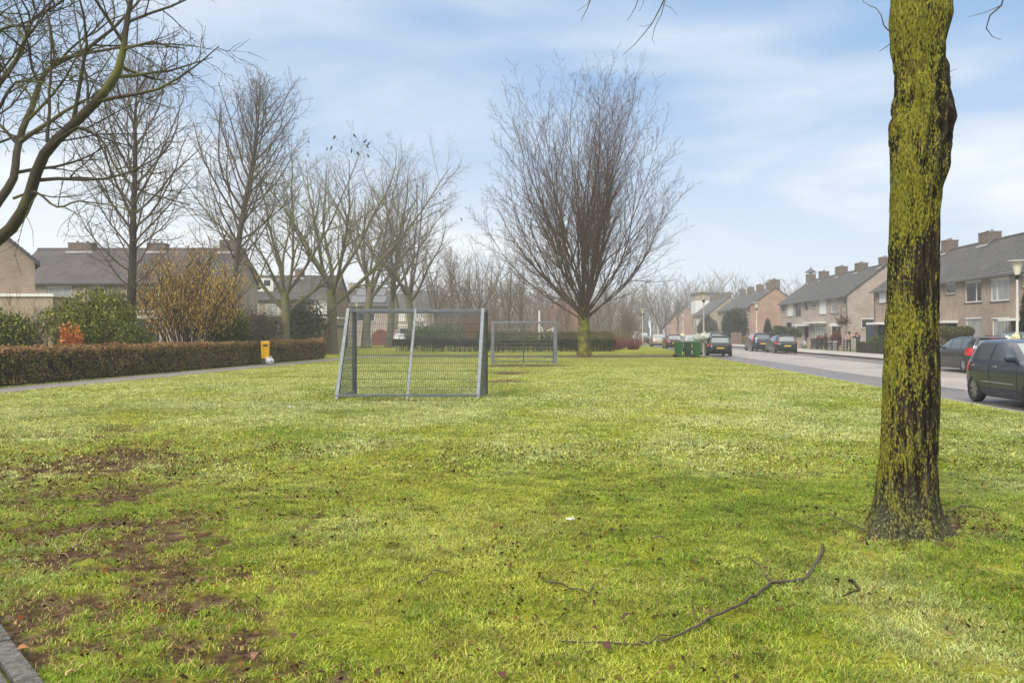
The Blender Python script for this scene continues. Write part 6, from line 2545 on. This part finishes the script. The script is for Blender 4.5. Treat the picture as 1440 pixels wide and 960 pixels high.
o = bag('pale round bundle standing between the two garden gate piers', (p.x, p.y, 0), .4, .75, mat('grey_bundle', (.34, .34, .33), .6, var=.4, scale=6), 12, tie=False, name='bundle')
o['category'] = 'bundle'
root = thing('garden_table', 'small stone garden table below the white-framed ground-floor window', 'table', on(23.2, 1171, 0), RZH)
mb = MB()
mb.box(-.55, .55, -.3, .3, .72, .8)
mb.build('table_top', mat('pale_stone', (.42, .43, .43), .8), root)
for x in (-.38, .38):
    mb = MB()
    mb.box(x - .09, x + .09, -.2, .2, 0, .72)
    mb.build('leg', kerb_m, root)
root = thing('flag_pole', 'white pole standing at the edge of the wood behind the far goal', 'pole', at(758.5, 468, 84).xy.to_3d(), 0)
mb = MB()
mb.lathe([(.11, 0), (.10, 3.7), (.02, 3.75)], 10)
mb.build('pole', white, root, smooth=True)
root = thing('play_frame', 'white A-shaped metal play frame left of the fan-shaped tree', 'play frame', at(772, 468, 86).xy.to_3d(), 0)
for y in (0, 1.2):
    for a_, b_ in (((-.75, y, 2.15), (-.1, y, 0.0)), ((.5, y, 2.15), (.0, y, 0.0))):
        mb = MB()
        mb.tube([a_, b_], .05, 6)
        mb.build('leg', white, root)
for a_, b_ in (((-.2, 0, 1.75), (.6, 0, 2.1)), ((-.75, 0, 2.15), (-.75, 1.2, 2.15))):
    mb = MB()
    mb.tube([a_, b_], .05, 6)
    mb.build('bar', white, root)


# ------------------------------------------------------------------ two people in the front garden
def person(label, loc, rz, joints, parts, hair_c, H=1.68):
    """joints: name -> (x,y,z); body grown with a skin modifier as one surface; clothes are thicker shells"""
    root = thing('person', label, 'person', loc, rz)
    J = joints

    def skinned(name, chain, rad, m, rootv):
        names = sorted({n_ for e in chain for n_ in e})
        me = bpy.data.meshes.new(name)
        ix = {n_: i for i, n_ in enumerate(names)}
        me.from_pydata([J[n_] for n_ in names], [(ix[a], ix[b]) for a, b in chain], [])
        o = bpy.data.objects.new(name, me)
        C.objects.link(o)
        md = o.modifiers.new('skin', 'SKIN')
        md.use_smooth_shade = True
        sd = o.modifiers.new('sub', 'SUBSURF')
        sd.levels = sd.render_levels = 2
        for n_, i in ix.items():
            r_ = rad[n_]
            o.data.skin_vertices[0].data[i].radius = r_ if isinstance(r_, tuple) else (r_, r_)
            o.data.skin_vertices[0].data[i].use_root = (n_ == rootv)
        dg = bpy.context.evaluated_depsgraph_get()
        dg.update()
        nm = bpy.data.meshes.new_from_object(o.evaluated_get(dg))
        o.modifiers.clear()
        o.data = nm
        nm.materials.clear()
        nm.materials.append(m)
        o.parent = root
        return o
    sk = mat('skin', (.45, .26, .18), .6)
    body_ch = [('pelvis', 'chest'), ('chest', 'neck'), ('neck', 'head'), ('head', 'crown'), ('chest', 'shL'), ('shL', 'elL'), ('elL', 'wrL'), ('wrL', 'haL'), ('chest', 'shR'), ('shR', 'elR'), ('elR', 'wrR'), ('wrR', 'haR'),
               ('pelvis', 'hiL'), ('hiL', 'knL'), ('knL', 'anL'), ('anL', 'toL'), ('pelvis', 'hiR'), ('hiR', 'knR'), ('knR', 'anR'), ('anR', 'toR')]
    rad = dict(pelvis=(.14, .10), chest=(.15, .10), neck=.055, head=(.075, .09), crown=(.06, .07), shL=.06, elL=.04, wrL=.03, haL=.035, shR=.06, elR=.04, wrR=.03, haR=.035, hiL=.085, knL=.06, anL=.04, toL=.035, hiR=.085, knR=.06, anR=.04, toR=.035)
    skinned('body', body_ch, rad, sk, 'pelvis')
    r2 = {k: (tuple(c + .022 for c in v) if isinstance(v, tuple) else v + .022) for k, v in rad.items()}
    skinned('jacket', [('pelvis', 'chest'), ('chest', 'shL'), ('shL', 'elL'), ('elL', 'wrL'), ('chest', 'shR'), ('shR', 'elR'), ('elR', 'wrR')], r2, parts[0], 'pelvis')
    r3 = {k: (tuple(c + .016 for c in v) if isinstance(v, tuple) else v + .018) for k, v in rad.items()}
    skinned('trousers', [('pelvis', 'hiL'), ('hiL', 'knL'), ('knL', 'anL'), ('pelvis', 'hiR'), ('hiR', 'knR'), ('knR', 'anR')], r3, parts[1], 'pelvis')
    for sd_ in 'LR':
        mb = MB()
        a, b = Vector(J['an' + sd_]), Vector(J['to' + sd_])
        d = (b - a)
        d.z = 0
        d.normalize()
        c0 = Vector((a.x, a.y, 0))
        mb.bar(c0 - d * .07 + Vector((0, 0, .045)), c0 + d * .19 + Vector((0, 0, .04)), .095, .085)
        mb.build('shoe', black, root, bevel=.02)
    hd, cr = Vector(J['head']), Vector(J['crown'])
    mb = MB()
    ax = (cr - hd).normalized()
    mb.lathe([(.098, -.06), (.112, .0), (.105, .07), (.07, .125), (.02, .145)], 16, (0, 0, 0))
    q = Vector((0, 0, 1)).rotation_difference(ax).to_matrix()
    mb.v = [tuple(q @ Vector((v_[0], v_[1] * 1.1 + .025, v_[2])) + hd) for v_ in mb.v]
    mb.build('hair', hair_c, root, smooth=True)
    return root


redwhite = bpy.data.materials.new('red_white_cloth')
redwhite.use_nodes = True
nt = redwhite.node_tree
b = nt.nodes['Principled BSDF']
tc = nt.nodes.new('ShaderNodeTexCoord')
ck = nt.nodes.new('ShaderNodeTexVoronoi')
ck.inputs['Scale'].default_value = 6
nt.links.new(tc.outputs['Object'], ck.inputs['Vector'])
rp = nt.nodes.new('ShaderNodeValToRGB')
rp.color_ramp.interpolation = 'CONSTANT'
rp.color_ramp.elements[0].color = (.55, .03, .05, 1)
rp.color_ramp.elements[1].position = .42
rp.color_ramp.elements[1].color = (.7, .6, .6, 1)
nt.links.new(ck.outputs['Distance'], rp.inputs[0])
nt.links.new(rp.outputs[0], b.inputs['Base Color'])
b.inputs['Roughness'].default_value = .8
JA = dict(pelvis=(0, 0, .92), chest=(.02, -.02, 1.30), neck=(.03, -.03, 1.46), head=(.04, -.06, 1.57), crown=(.04, -.05, 1.68), shL=(.19, -.02, 1.38), elL=(.34, -.12, 1.22), wrL=(.50, -.22, 1.36), haL=(.57, -.25, 1.40),
          shR=(-.16, -.01, 1.38), elR=(-.25, -.06, 1.12), wrR=(-.14, -.22, .98), haR=(-.10, -.28, .97), hiL=(.09, 0, .88), knL=(.11, -.04, .48), anL=(.11, .0, .08), toL=(.12, -.17, .04), hiR=(-.09, 0, .88), knR=(-.11, .02, .48), anR=(-.13, .06, .08), toR=(-.13, -.11, .04))
dk = mat('dark_cloth', (.03, .033, .035), .85)
JB = dict(JA)
JB.update(pelvis=(0, 0, .90), chest=(-.05, -.08, 1.25), neck=(-.09, -.13, 1.40), head=(-.12, -.19, 1.50), crown=(-.13, -.2, 1.61), shL=(.12, -.08, 1.33), elL=(.17, -.16, 1.06), wrL=(.04, -.32, 1.0), haL=(.0, -.36, 1.01),
          shR=(-.22, -.09, 1.33), elR=(-.36, -.18, 1.12), wrR=(-.44, -.3, 1.25), haR=(-.47, -.34, 1.3))
person('person in a red and white patterned jacket and dark trousers, arm raised', on(24.2, 1193.5, -.01), R(-15), JA, (redwhite, dk), mat('hair_dark', (.03, .02, .015), .7))
person('person in a dark navy jacket stooping in front of the brick gable', on(24.6, 1206.5, -.01), R(-25), JB, (mat('navy_cloth', (.016, .018, .032), .85), mat('jeans', (.05, .065, .09), .85)), mat('hair_auburn', (.16, .05, .03), .7))


# ------------------------------------------------------------------ the mossy trunk in the foreground
def street_tree():
    Y0 = 6.62
    prof = [(-40, 1252, 1338), (0, 1253, 1337.5), (25, 1250, 1339.6), (42, 1251, 1334), (62, 1253, 1330), (83, 1255, 1329), (117, 1255, 1335), (133, 1255, 1341), (167, 1254, 1342.5), (208, 1252, 1340), (233, 1250, 1335), (267, 1251, 1325),
            (308, 1250, 1322), (354, 1249, 1321), (400, 1247.5, 1321), (525, 1240.5, 1321), (608, 1238, 1319.5), (650, 1236, 1318.5), (692, 1231, 1320), (720, 1226, 1323), (738, 1219, 1329), (752, 1212, 1338), (775, 1196, 1352)]
    zs, cx, hw = [], [], []
    for y, l, r in prof:
        zs.append(HC + (HZ - y) / F * Y0)
        cx.append(((l + r) / 2 - 720) / F * Y0)
        hw.append((r - l) / 2 / F * Y0)
    zs, cx, hw = np.array(zs)[::-1], np.array(cx)[::-1], np.array(hw)[::-1]
    zs = np.append(zs, [5.2, 6.0])
    cx = np.append(cx, [cx[-1], cx[-1] + .02])
    hw = np.append(hw, [.24, .22])
    bx = float(np.interp(0.1, zs, cx))
    root = thing('street_tree', 'big mossy tree trunk in the right foreground with a burr high up', 'tree', (bx, Y0, 0))
    nz, na = 420, 168
    Z = np.linspace(-.12, 6.0, nz)
    V = np.zeros((nz, na, 3))
    for i, z in enumerate(Z):
        c = float(np.interp(z, zs, cx)) - bx
        w_ = float(np.interp(z, zs, hw)) - .026
        for k in range(na):
            a = 2 * math.pi * k / na
            ca, sa = math.cos(a), math.sin(a)
            low = max(0, 1 - z / .38)
            lob = 1 + low ** 1.6 * (.17 * math.cos(5 * a + .8) + .10 * math.cos(3 * a + 2))
            big = .05 * mnoise.noise(Vector((ca * 1.1, sa * 1.1, z * 1.3)))
            br_ = mnoise.noise(Vector((ca * 11, sa * 11, z * 3.2)))
            br2 = mnoise.noise(Vector((ca * 24, sa * 24, z * 7 + 5)))
            rid = (1 - abs(br_) * 2) * .011 + br2 * .007
            # the burr: swollen folds facing us and to the right, with sunken scars
            bz = math.exp(-((z - 3.25) / .42) ** 2)
            knob = bz * (.10 * mnoise.noise(Vector((ca * 2.3 + 4, sa * 2.3, z * 3.6))) + .045 * mnoise.noise(Vector((ca * 6, sa * 6 + 3, z * 9))))
            scar = 0
            for (sz, sa_, dz, da, dep) in ((3.48, -.9, .10, .22, .07), (3.38, -.66, .07, .16, .06), (3.10, -.35, .09, .14, .045), (2.88, -.4, .06, .12, .04), (2.92, -1.75, .16, .10, .04), (3.1, -1.35, .05, .2, .03)):
                dang = (a - (sa_ % (2 * math.pi)) + math.pi) % (2 * math.pi) - math.pi
                scar += dep * math.exp(-((z - sz) / dz) ** 2 - (dang / da) ** 2)
            r_ = w_ * lob * (1 + big) + rid + knob * .75 - .012 * bz - scar
            V[i, k] = (c + ca * r_, sa * r_, z)
    i = np.arange(nz * na).reshape(nz, na)
    j = np.roll(i, -1, 1)
    q = np.stack([i[:-1], j[:-1], j[1:], i[1:]], -1).reshape(-1, 4)
    me = np_mesh('mossy_trunk', V.reshape(-1, 3), q, smooth=True)
    m = bpy.data.materials.new('mossy_bark')
    m.use_nodes = True
    nt = m.node_tree
    N, L = nt.nodes.new, nt.links.new
    b = nt.nodes['Principled BSDF']
    b.inputs['Roughness'].default_value = .92
    b.inputs['Specular IOR Level'].default_value = .1
    tc = N('ShaderNodeTexCoord')

    def noise(scale, detail=5, stretch=(1, 1, 1), rough=.6, dist=0):
        mp = N('ShaderNodeMapping')
        mp.inputs['Scale'].default_value = stretch
        L(tc.outputs['Object'], mp.inputs[0])
        n = N('ShaderNodeTexNoise')
        n.inputs['Scale'].default_value = scale
        n.inputs['Detail'].default_value = detail
        n.inputs['Roughness'].default_value = rough
        n.inputs['Distortion'].default_value = dist
        L(mp.outputs[0], n.inputs['Vector'])
        return n.outputs['Fac']

    def ramp(f, stops):
        r = N('ShaderNodeValToRGB')
        e = r.color_ramp.elements
        while len(e) < len(stops):
            e.new(.5)
        for k, (p, c) in enumerate(stops):
            e[k].position = p
            e[k].color = (*c, 1)
        L(f, r.inputs[0])
        return r.outputs[0]

    def mth(op, a, c):
        x = N('ShaderNodeMath')
        x.operation = op
        for s_, v in zip(x.inputs, (a, c)):
            if isinstance(v, (int, float)):
                s_.default_value = v
            else:
                L(v, s_)
        return x.outputs[0]

    def mix(f, a, c):
        x = N('ShaderNodeMixRGB')
        for s_, v in zip(x.inputs, (f, a, c)):
            if isinstance(v, (int, float)):
                s_.default_value = v
            elif isinstance(v, tuple):
                s_.default_value = (*v, 1)
            else:
                L(v, s_)
        return x.outputs[0]
    streak = noise(26, 4, (1, 1, .16), .65)
    fine = noise(75, 3, (1, 1, .45), .7)
    patchy = noise(2.6, 5, (1, 1, .55), .62, .4)
    bark = ramp(streak, [(.38, (.010, .008, .006)), (.53, (.032, .026, .018)), (.68, (.10, .085, .06))])
    moss = ramp(fine, [(.30, (.036, .038, .008)), (.48, (.125, .125, .016)), (.66, (.29, .275, .04))])
    # bands along the height: mossy top, worn dark middle, mossy streaks, grey-green foot
    sp = N('ShaderNodeSeparateXYZ')
    L(tc.outputs['Object'], sp.inputs[0])
    hz = N('ShaderNodeMapRange')
    hz.inputs['From Min'].default_value = 0
    hz.inputs['From Max'].default_value = 5
    L(sp.outputs[2], hz.inputs['Value'])
    band = ramp(hz.outputs[0], [(0.0, (.35,) * 3), (.06, (.42,) * 3), (.13, (.47,) * 3), (.27, (.44,) * 3), (.40, (.40,) * 3), (.455, (.41,) * 3), (.51, (.58,) * 3), (.60, (.58,) * 3), (.66, (.47,) * 3), (.78, (.56,) * 3), (1, (.48,) * 3)])
    crack = mth('MULTIPLY', mth('SUBTRACT', streak, .5), .9)
    amt = mth('ADD', mth('ADD', band, mth('MULTIPLY', mth('SUBTRACT', patchy, .5), 1.25)), mth('ADD', crack, mth('MULTIPLY', mth('SUBTRACT', fine, .5), 1.15)))
    left = mth('MULTIPLY', sp.outputs[0], -.5)
    amt = mth('ADD', amt, left)
    mr = N('ShaderNodeMapRange')
    mr.inputs['From Min'].default_value = .40
    mr.inputs['From Max'].default_value = .56
    L(amt, mr.inputs['Value'])
    col = mix(mr.outputs[0], bark, moss)
    # grey-green algae at the foot
    ft = N('ShaderNodeMapRange')
    ft.inputs['From Min'].default_value = .40
    ft.inputs['From Max'].default_value = .10
    L(mth('ADD', sp.outputs[2], mth('MULTIPLY', mth('SUBTRACT', patchy, .5), .9)), ft.inputs['Value'])
    grey = ramp(fine, [(.36, (.014, .013, .01)), (.52, (.09, .10, .055)), (.7, (.24, .255, .16))])
    col = mix(mth('MULTIPLY', ft.outputs[0], .55), col, grey)
    # reddish brown wounds of the burr
    wz = noise(3.4, 4, (1, 1, 1), .6)
    bm_ = N('ShaderNodeMapRange')
    bm_.interpolation_type = 'SMOOTHSTEP'
    bm_.inputs['From Min'].default_value = .6
    bm_.inputs['From Max'].default_value = .05
    L(mth('ABSOLUTE', mth('SUBTRACT', sp.outputs[2], 3.2), 0), bm_.inputs['Value'])
    wm = N('ShaderNodeMapRange')
    wm.inputs['From Min'].default_value = .56
    wm.inputs['From Max'].default_value = .63
    L(wz, wm.inputs['Value'])
    col = mix(mth('MULTIPLY', wm.outputs[0], bm_.outputs[0]), col, (.055, .022, .018))
    L(col, b.inputs['Base Color'])
    bp = N('ShaderNodeBump')
    bp.inputs['Strength'].default_value = 1.0
    bp.inputs['Distance'].default_value = .02
    L(mth('ADD', streak, mth('MULTIPLY', fine, .8)), bp.inputs['Height'])
    L(bp.outputs[0], b.inputs['Normal'])
    link('trunk', me, m, root)
    # limbs above the picture, and the few twigs that hang into it
    t = Tree(7, kids=[0, 6, 6, 4], n=[6, 8, 6, 4, 3], taper=[.8, .2, .3, .4, .5], gnarl=[.03, .08, .1, .12, .1], up=[0, .35, .3, .2, .1], t0=[.7, .45, .3, .2], ang=[(20, 50), (20, 45), (25, 50), (25, 50)], ratio=[1, .4, .4, .4], fall=[0, .4, .4, .3], rmin=.006, rl=.016)
    for k in range(6):
        a = 1.05 * k + .4
        el = R(58 + 8 * (k % 3))
        t.branch((0.05 * math.cos(a), .05 * math.sin(a), 5.6), (math.cos(a) * math.cos(el), math.sin(a) * math.cos(el), math.sin(el)), 5.5, .11, 1)
    t.br = [b_ for b_ in t.br if min(p_[2] - HC - .40 * (p_[1] + Y0) if p_[1] + Y0 > .5 else 9 for p_ in b_[1]) > .1]
    W0 = Vector((bx, Y0, 0))

    def hang(lst, r0, r1):
        p_ = [tuple(at(*q_) - W0) for q_ in lst]
        n_ = len(p_)
        t.br.append((3, p_, [r0 + (r1 - r0) * k_ / (n_ - 1) for k_ in range(n_)]))
    lim = [(1262, -130, 6.7), (1180, -150, 7.0), (1080, -105, 7.4), (1000, -75, 7.7), (955, -45, 7.9)]
    hang(lim, .06, .012)
    hang([(955, -45, 7.9), (938, -10, 7.95), (928, 12, 8), (917, 33, 8), (905, 48, 8), (893, 62, 8), (876, 78, 8)], .009, .0022)
    hang([(938, -10, 7.95), (930, 20, 7.95), (921, 38, 7.95), (917, 55, 7.95), (921, 62, 7.95)], .005, .002)
    hang([(930, 5, 7.95), (945, 12, 7.9), (952, 22, 7.9)], .003, .0018)
    hang([(917, 33, 8), (906, 38, 8.1), (898, 36, 8.1)], .0025, .0016)
    hang([(1000, -75, 7.7), (925, -50, 7.6), (902, -15, 7.5), (893, 12, 7.5), (882, 30, 7.5)], .008, .002)
    hang([(902, -15, 7.5), (905, 4, 7.5), (899, 16, 7.5)], .003, .0018)
    hang([(1080, -105, 7.4), (960, -120, 7.2), (870, -60, 7.2), (833, -8, 7.2), (826, 12, 7.2), (817, 30, 7.2)], .012, .0022)
    hang([(833, -8, 7.2), (826, 6, 7.25), (812, 16, 7.25)], .003, .0018)
    hang([(1330, -130, 6.9), (1400, -80, 7.2), (1418, -30, 7.4), (1408, 8, 7.4), (1392, 22, 7.4), (1387, 40, 7.4), (1396, 52, 7.4), (1408, 56, 7.4)], .014, .002)
    hang([(1408, 8, 7.4), (1385, 18, 7.4), (1362, 24, 7.4)], .004, .0018)
    hang([(1418, -30, 7.4), (1440, 0, 7.4), (1452, 30, 7.4)], .005, .002)
    hang([(1254, 46, 6.4), (1248, 42, 6.35), (1243, 36, 6.3), (1239, 22, 6.3), (1232, 12, 6.3), (1222, 8, 6.3), (1214, 3, 6.3), (1212, -8, 6.3)], .006, .0022)
    hang([(1254, 60, 6.4), (1246, 66, 6.35), (1236, 73, 6.3)], .0045, .002)
    hang([(1330, 104, 6.5), (1338, 100, 6.45), (1346, 96, 6.4)], .003, .0016)
    hang([(1332, 110, 6.5), (1340, 108, 6.45)], .003, .0016)
    link('crown', tubes_mesh('street_tree_crown', [(p_, r_, t.SIDES[lv]) for lv, p_, r_ in t.br]), bark_near, root)
    # loose bark knobs and stubs on the silhouette
    return root


street_tree()


# ------------------------------------------------------------------ fallen branches and scraps on the grass
def ground_branch(label, pts, r0, r1, sides, m, lift=.022, name='fallen_branch', seed=1, cat='fallen branch'):
    rg_ = random.Random(seed)
    g0 = G(*pts[0])
    out = []

    def path(ps, ra, rb, n):
        P = [G(*p_) for p_ in ps]
        q, rr = [], []
        dense = []
        for k in range(len(P) - 1):
            for j in range(4):
                dense.append(P[k].lerp(P[k + 1], j / 4))
        dense.append(P[-1])
        for k, p_ in enumerate(dense):
            f = k / (len(dense) - 1)
            z = float(lawn_z(np.array([p_.x]), np.array([p_.y]))[0]) + lift + .012 * math.sin(f * 9 + seed) + rg_.uniform(-.003, .003)
            q.append((p_.x - g0.x + rg_.uniform(-.006, .006), p_.y - g0.y + rg_.uniform(-.006, .006), z))
            rr.append(ra + (rb - ra) * f)
        out.append((q, rr, n))
    path(pts, r0, r1, 7)
    for s_, a, b_ in sides:
        path(s_, a, b_, 5)
    o = link(name, tubes_mesh(name, out), m, None, (g0.x, g0.y, 0))
    tag(o, label, cat)
    return o


stick = bark_mat('stick_bark', (.045, .035, .028), (.12, .10, .085), (.07, .065, .03), .25, 2)
ground_branch('long crooked fallen branch lying across the grass left of the trunk', [(1157, 768), (1153, 785), (1146, 796), (1135, 813), (1112, 818), (1085, 822), (1066, 840), (1048, 857), (1020, 872), (995, 881), (970, 893), (940, 905), (905, 910), (860, 909), (790, 907)], .0125, .0035,
              [([(1086, 821), (1070, 802), (1050, 788), (1030, 780)], .006, .002), ([(985, 884), (974, 868), (971, 848)], .004, .002), ([(902, 910), (930, 905), (957, 896)], .0045, .002), ([(995, 881), (1001, 868)], .004, .002)], stick, seed=3, lift=.026)
ground_branch('small dark twig with a forked end, left of the long branch', [(768, 822), (782, 828), (800, 832), (815, 833), (826, 842)], .0075, .003, [([(826, 842), (834, 832), (837, 822)], .004, .002), ([(845, 820), (868, 806), (890, 790)], .003, .0015)], stick, seed=5, name='fallen_twig', cat='twig')
ground_branch('short broken dark stick right of the long branch', [(1194, 819), (1202, 826), (1208, 832), (1196, 838), (1186, 846)], .010, .005, [], bark_dark, seed=6, name='fallen_twig', cat='twig')
ground_branch('thin twig arching over the grass just left of the trunk foot', [(1218, 757), (1206, 749), (1190, 739), (1168, 734), (1130, 733)], .006, .002, [([(1163, 735), (1167, 729)], .003, .002)], stick, seed=7, name='fallen_twig', cat='twig', lift=.05)
ground_branch('pale stick lying in the mud at the left', [(102, 778), (112, 766), (118, 755), (136, 742), (150, 727)], .008, .003, [([(76, 768), (86, 782), (100, 790)], .004, .002)], mat('pale_stick', (.28, .22, .12), .8, var=.4, scale=5), seed=8, name='fallen_stick', cat='stick')
ground_branch('tiny grey twig in the middle of the lawn', [(588, 826), (600, 816), (612, 808), (640, 806)], .005, .002, [], stick, seed=9, name='fallen_twig', cat='twig')
ground_branch('thin twig at the foot of the trunk, right side', [(1330, 728), (1352, 722), (1380, 724), (1392, 718)], .007, .003, [([(1352, 722), (1362, 708)], .003, .002)], stick, seed=10, name='fallen_twig', cat='twig', lift=.05)
ground_branch('faint long twig far out on the lawn right of centre', [(915, 758), (935, 760), (950, 768)], .005, .002, [], stick, seed=11, name='fallen_twig', cat='twig')
ground_branch('straw stem lying by the slabs in the left corner', [(92, 954), (104, 948), (116, 942)], .006, .003, [], mat('straw', (.45, .34, .18), .8), seed=12, name='straw_stem', cat='straw', lift=.02)
for k, (px, py, w_, c, lab) in enumerate(((408, 574, .12, (.62, .64, .64), 'white paper scrap on the grass left of the near goal'), (802, 735, .07, (.5, .52, .44), 'white scrap in the middle of the lawn'), (919, 541, .1, (.55, .55, .52), 'tiny pale scrap far out beside the muddy patch'))):
    g = G(px, py)
    mb = MB()
    n = 5
    v = [(w_ * (i / n - .5), w_ * .7 * (j / n - .5), .018 + .02 * mnoise.noise(Vector((i * .9 + k * 5, j * .9, 2)))) for j in range(n + 1) for i in range(n + 1)]
    mb.add(v, [(j * (n + 1) + i, j * (n + 1) + i + 1, (j + 1) * (n + 1) + i + 1, (j + 1) * (n + 1) + i) for j in range(n) for i in range(n)])
    sol = mb.build('paper_scrap', mat('scrap_%d' % k, c, .7), None, loc=(g.x, g.y, float(lawn_z(np.array([g.x]), np.array([g.y]))[0]) + .018))
    md_ = sol.modifiers.new('thickness', 'SOLIDIFY')
    md_.thickness = .002
    tag(sol, lab, 'paper')
for k, (px, py, s_, c, lab) in enumerate(((661, 931, .055, (.40, .30, .24), 'single pale beige leaf in the front of the lawn'), (705, 955, .06, (.09, .03, .018), 'dark red leaf at the bottom edge of the picture'), (855, 918, .06, (.08, .03, .02), 'dark red leaf beneath the long fallen branch'), (1120, 838, .05, (.25, .05, .02), 'orange-red leaf right of the long branch'),
                                        (362, 932, .07, (.22, .11, .06), 'light brown curled leaf at the left front'), (415, 905, .06, (.08, .035, .025), 'dark brown leaf left of the bottom centre'), (33, 921, .06, (.34, .15, .05), 'orange leaf beside the corner slabs'), (770, 640, .06, (.06, .03, .02), 'dark leaf out on the middle of the lawn'), (885, 876, .08, (.07, .035, .02), 'curled brown leaf left of the long fallen branch'))):
    g = G(px, py)
    rs = np.random.default_rng(90 + k)
    mb = MB()
    o_ = []
    for i in range(7):
        t_ = i / 6
        w2 = math.sin(math.pi * min(max(t_, .03), .97)) * s_ * .36
        for j in (-1, 0, 1):
            o_.append(((t_ - .5) * s_, j * w2, .02 + abs(j) * .35 * w2 + .012 * math.sin(t_ * 3.1)))
    mb.add(o_, [(i * 3 + j, i * 3 + j + 1, i * 3 + j + 4, i * 3 + j + 3) for i in range(6) for j in range(2)])
    o = mb.build('dead_leaf', mat('dead_leaf_%d' % k, c, .6, var=.3, scale=30), None, loc=(g.x, g.y, float(lawn_z(np.array([g.x]), np.array([g.y]))[0]) + .012), smooth=True)
    o.rotation_euler = (rs.normal() * .2, rs.normal() * .2, rs.random() * 6.28)
    tag(o, lab, 'leaf')


# ------------------------------------------------------------------ jackdaws in the treetops
def bird_mesh():
    mb = MB()
    mb.lathe([(.005, -.21), (.022, -.19), (.035, -.12), (.055, -.06), (.075, .0), (.078, .06), (.06, .115), (.045, .14), (.05, .165), (.046, .195), (.025, .218), (.008, .228), (.002, .262)], 10)
    q = Matrix.Rotation(R(38), 3, 'X')
    mb.v = [tuple(q @ Vector((v_[0] * .9, v_[1], v_[2])) + Vector((0, 0, .12))) for v_ in mb.v]
    mb.tube([(.025, .0, .1), (.025, .01, 0)], .006, 4)
    mb.tube([(-.025, .0, .1), (-.025, .01, 0)], .006, 4)
    return mb


BIRDS = []
S_ = 260 / 1440
for bx_, by_ in ((120, 155), (278, 150), (400, 92), (265, 220), (218, 232), (70, 272), (485, 158), (487, 187), (425, 230), (447, 222), (470, 240), (490, 230), (548, 243), (928, 520), (1035, 580), (1095, 585), (1130, 630), (1185, 585), (1183, 675), (1048, 605), (1265, 762)):
    BIRDS.append((420 + bx_ * S_, 170 + by_ * S_))
first = None
bird_m = mat('bird_black', (.014, .014, .017), .5)
tipw = []
RZT = {'d': R(60), 'e': R(200), 'f': R(300), 'g': R(150)}
for key in 'defg':
    t, loc = TREES[key]
    ca, sa = math.cos(RZT[key]), math.sin(RZT[key])
    for p_ in t.tips:
        w_ = Vector((p_[0] * ca - p_[1] * sa + loc[0], p_[0] * sa + p_[1] * ca + loc[1], p_[2]))
        tipw.append((720 + w_.x / w_.y * F, HZ - (w_.z - HC) / w_.y * F, w_))
used = set()
placed = []
place_txt = ['crown of the tallest forked tree', 'treetop left of the fan-shaped tree']
for k, (px, py) in enumerate(BIRDS):
    best = min((i for i in range(len(tipw)) if i not in used and all((tipw[i][2] - q_).length > .75 for q_ in placed)), key=lambda i: (tipw[i][0] - px) ** 2 + (tipw[i][1] - py) ** 2)
    used.add(best)
    w_ = tipw[best][2]
    placed.append(w_)
    if first is None:
        first = o = bird_mesh().build('bird', bird_m, smooth=True)
    else:
        o = first.copy()
        C.objects.link(o)
    o.location = w_
    o.rotation_euler = (0, 0, (k * 2.4) % 6.28)
    o.scale = (0.85,) * 3
    tag(o, 'small black bird perched in the ' + ('top of the tallest forked mossy tree' if k < 13 else 'bare treetop nearest the fan-shaped tree'), 'bird', 'birds in the tallest left tree' if k < 13 else 'birds in the right-hand treetop')

# ------------------------------------------------------------------ the damp air
mb = MB()
mb.box(-400, 400, -45, 400, -1.3, 27)
hz_m = bpy.data.materials.new('haze')
hz_m.use_nodes = True
nt = hz_m.node_tree
nt.nodes.clear()
out = nt.nodes.new('ShaderNodeOutputMaterial')
pv = nt.nodes.new('ShaderNodeVolumePrincipled')
pv.inputs['Color'].default_value = (0.93, 0.95, 1.0, 1)
pv.inputs['Density'].default_value = 0.0011
pv.inputs['Anisotropy'].default_value = 0.2
nt.links.new(pv.outputs[0], out.inputs['Volume'])
o = mb.build('haze', hz_m)
o['kind'] = 'stuff'
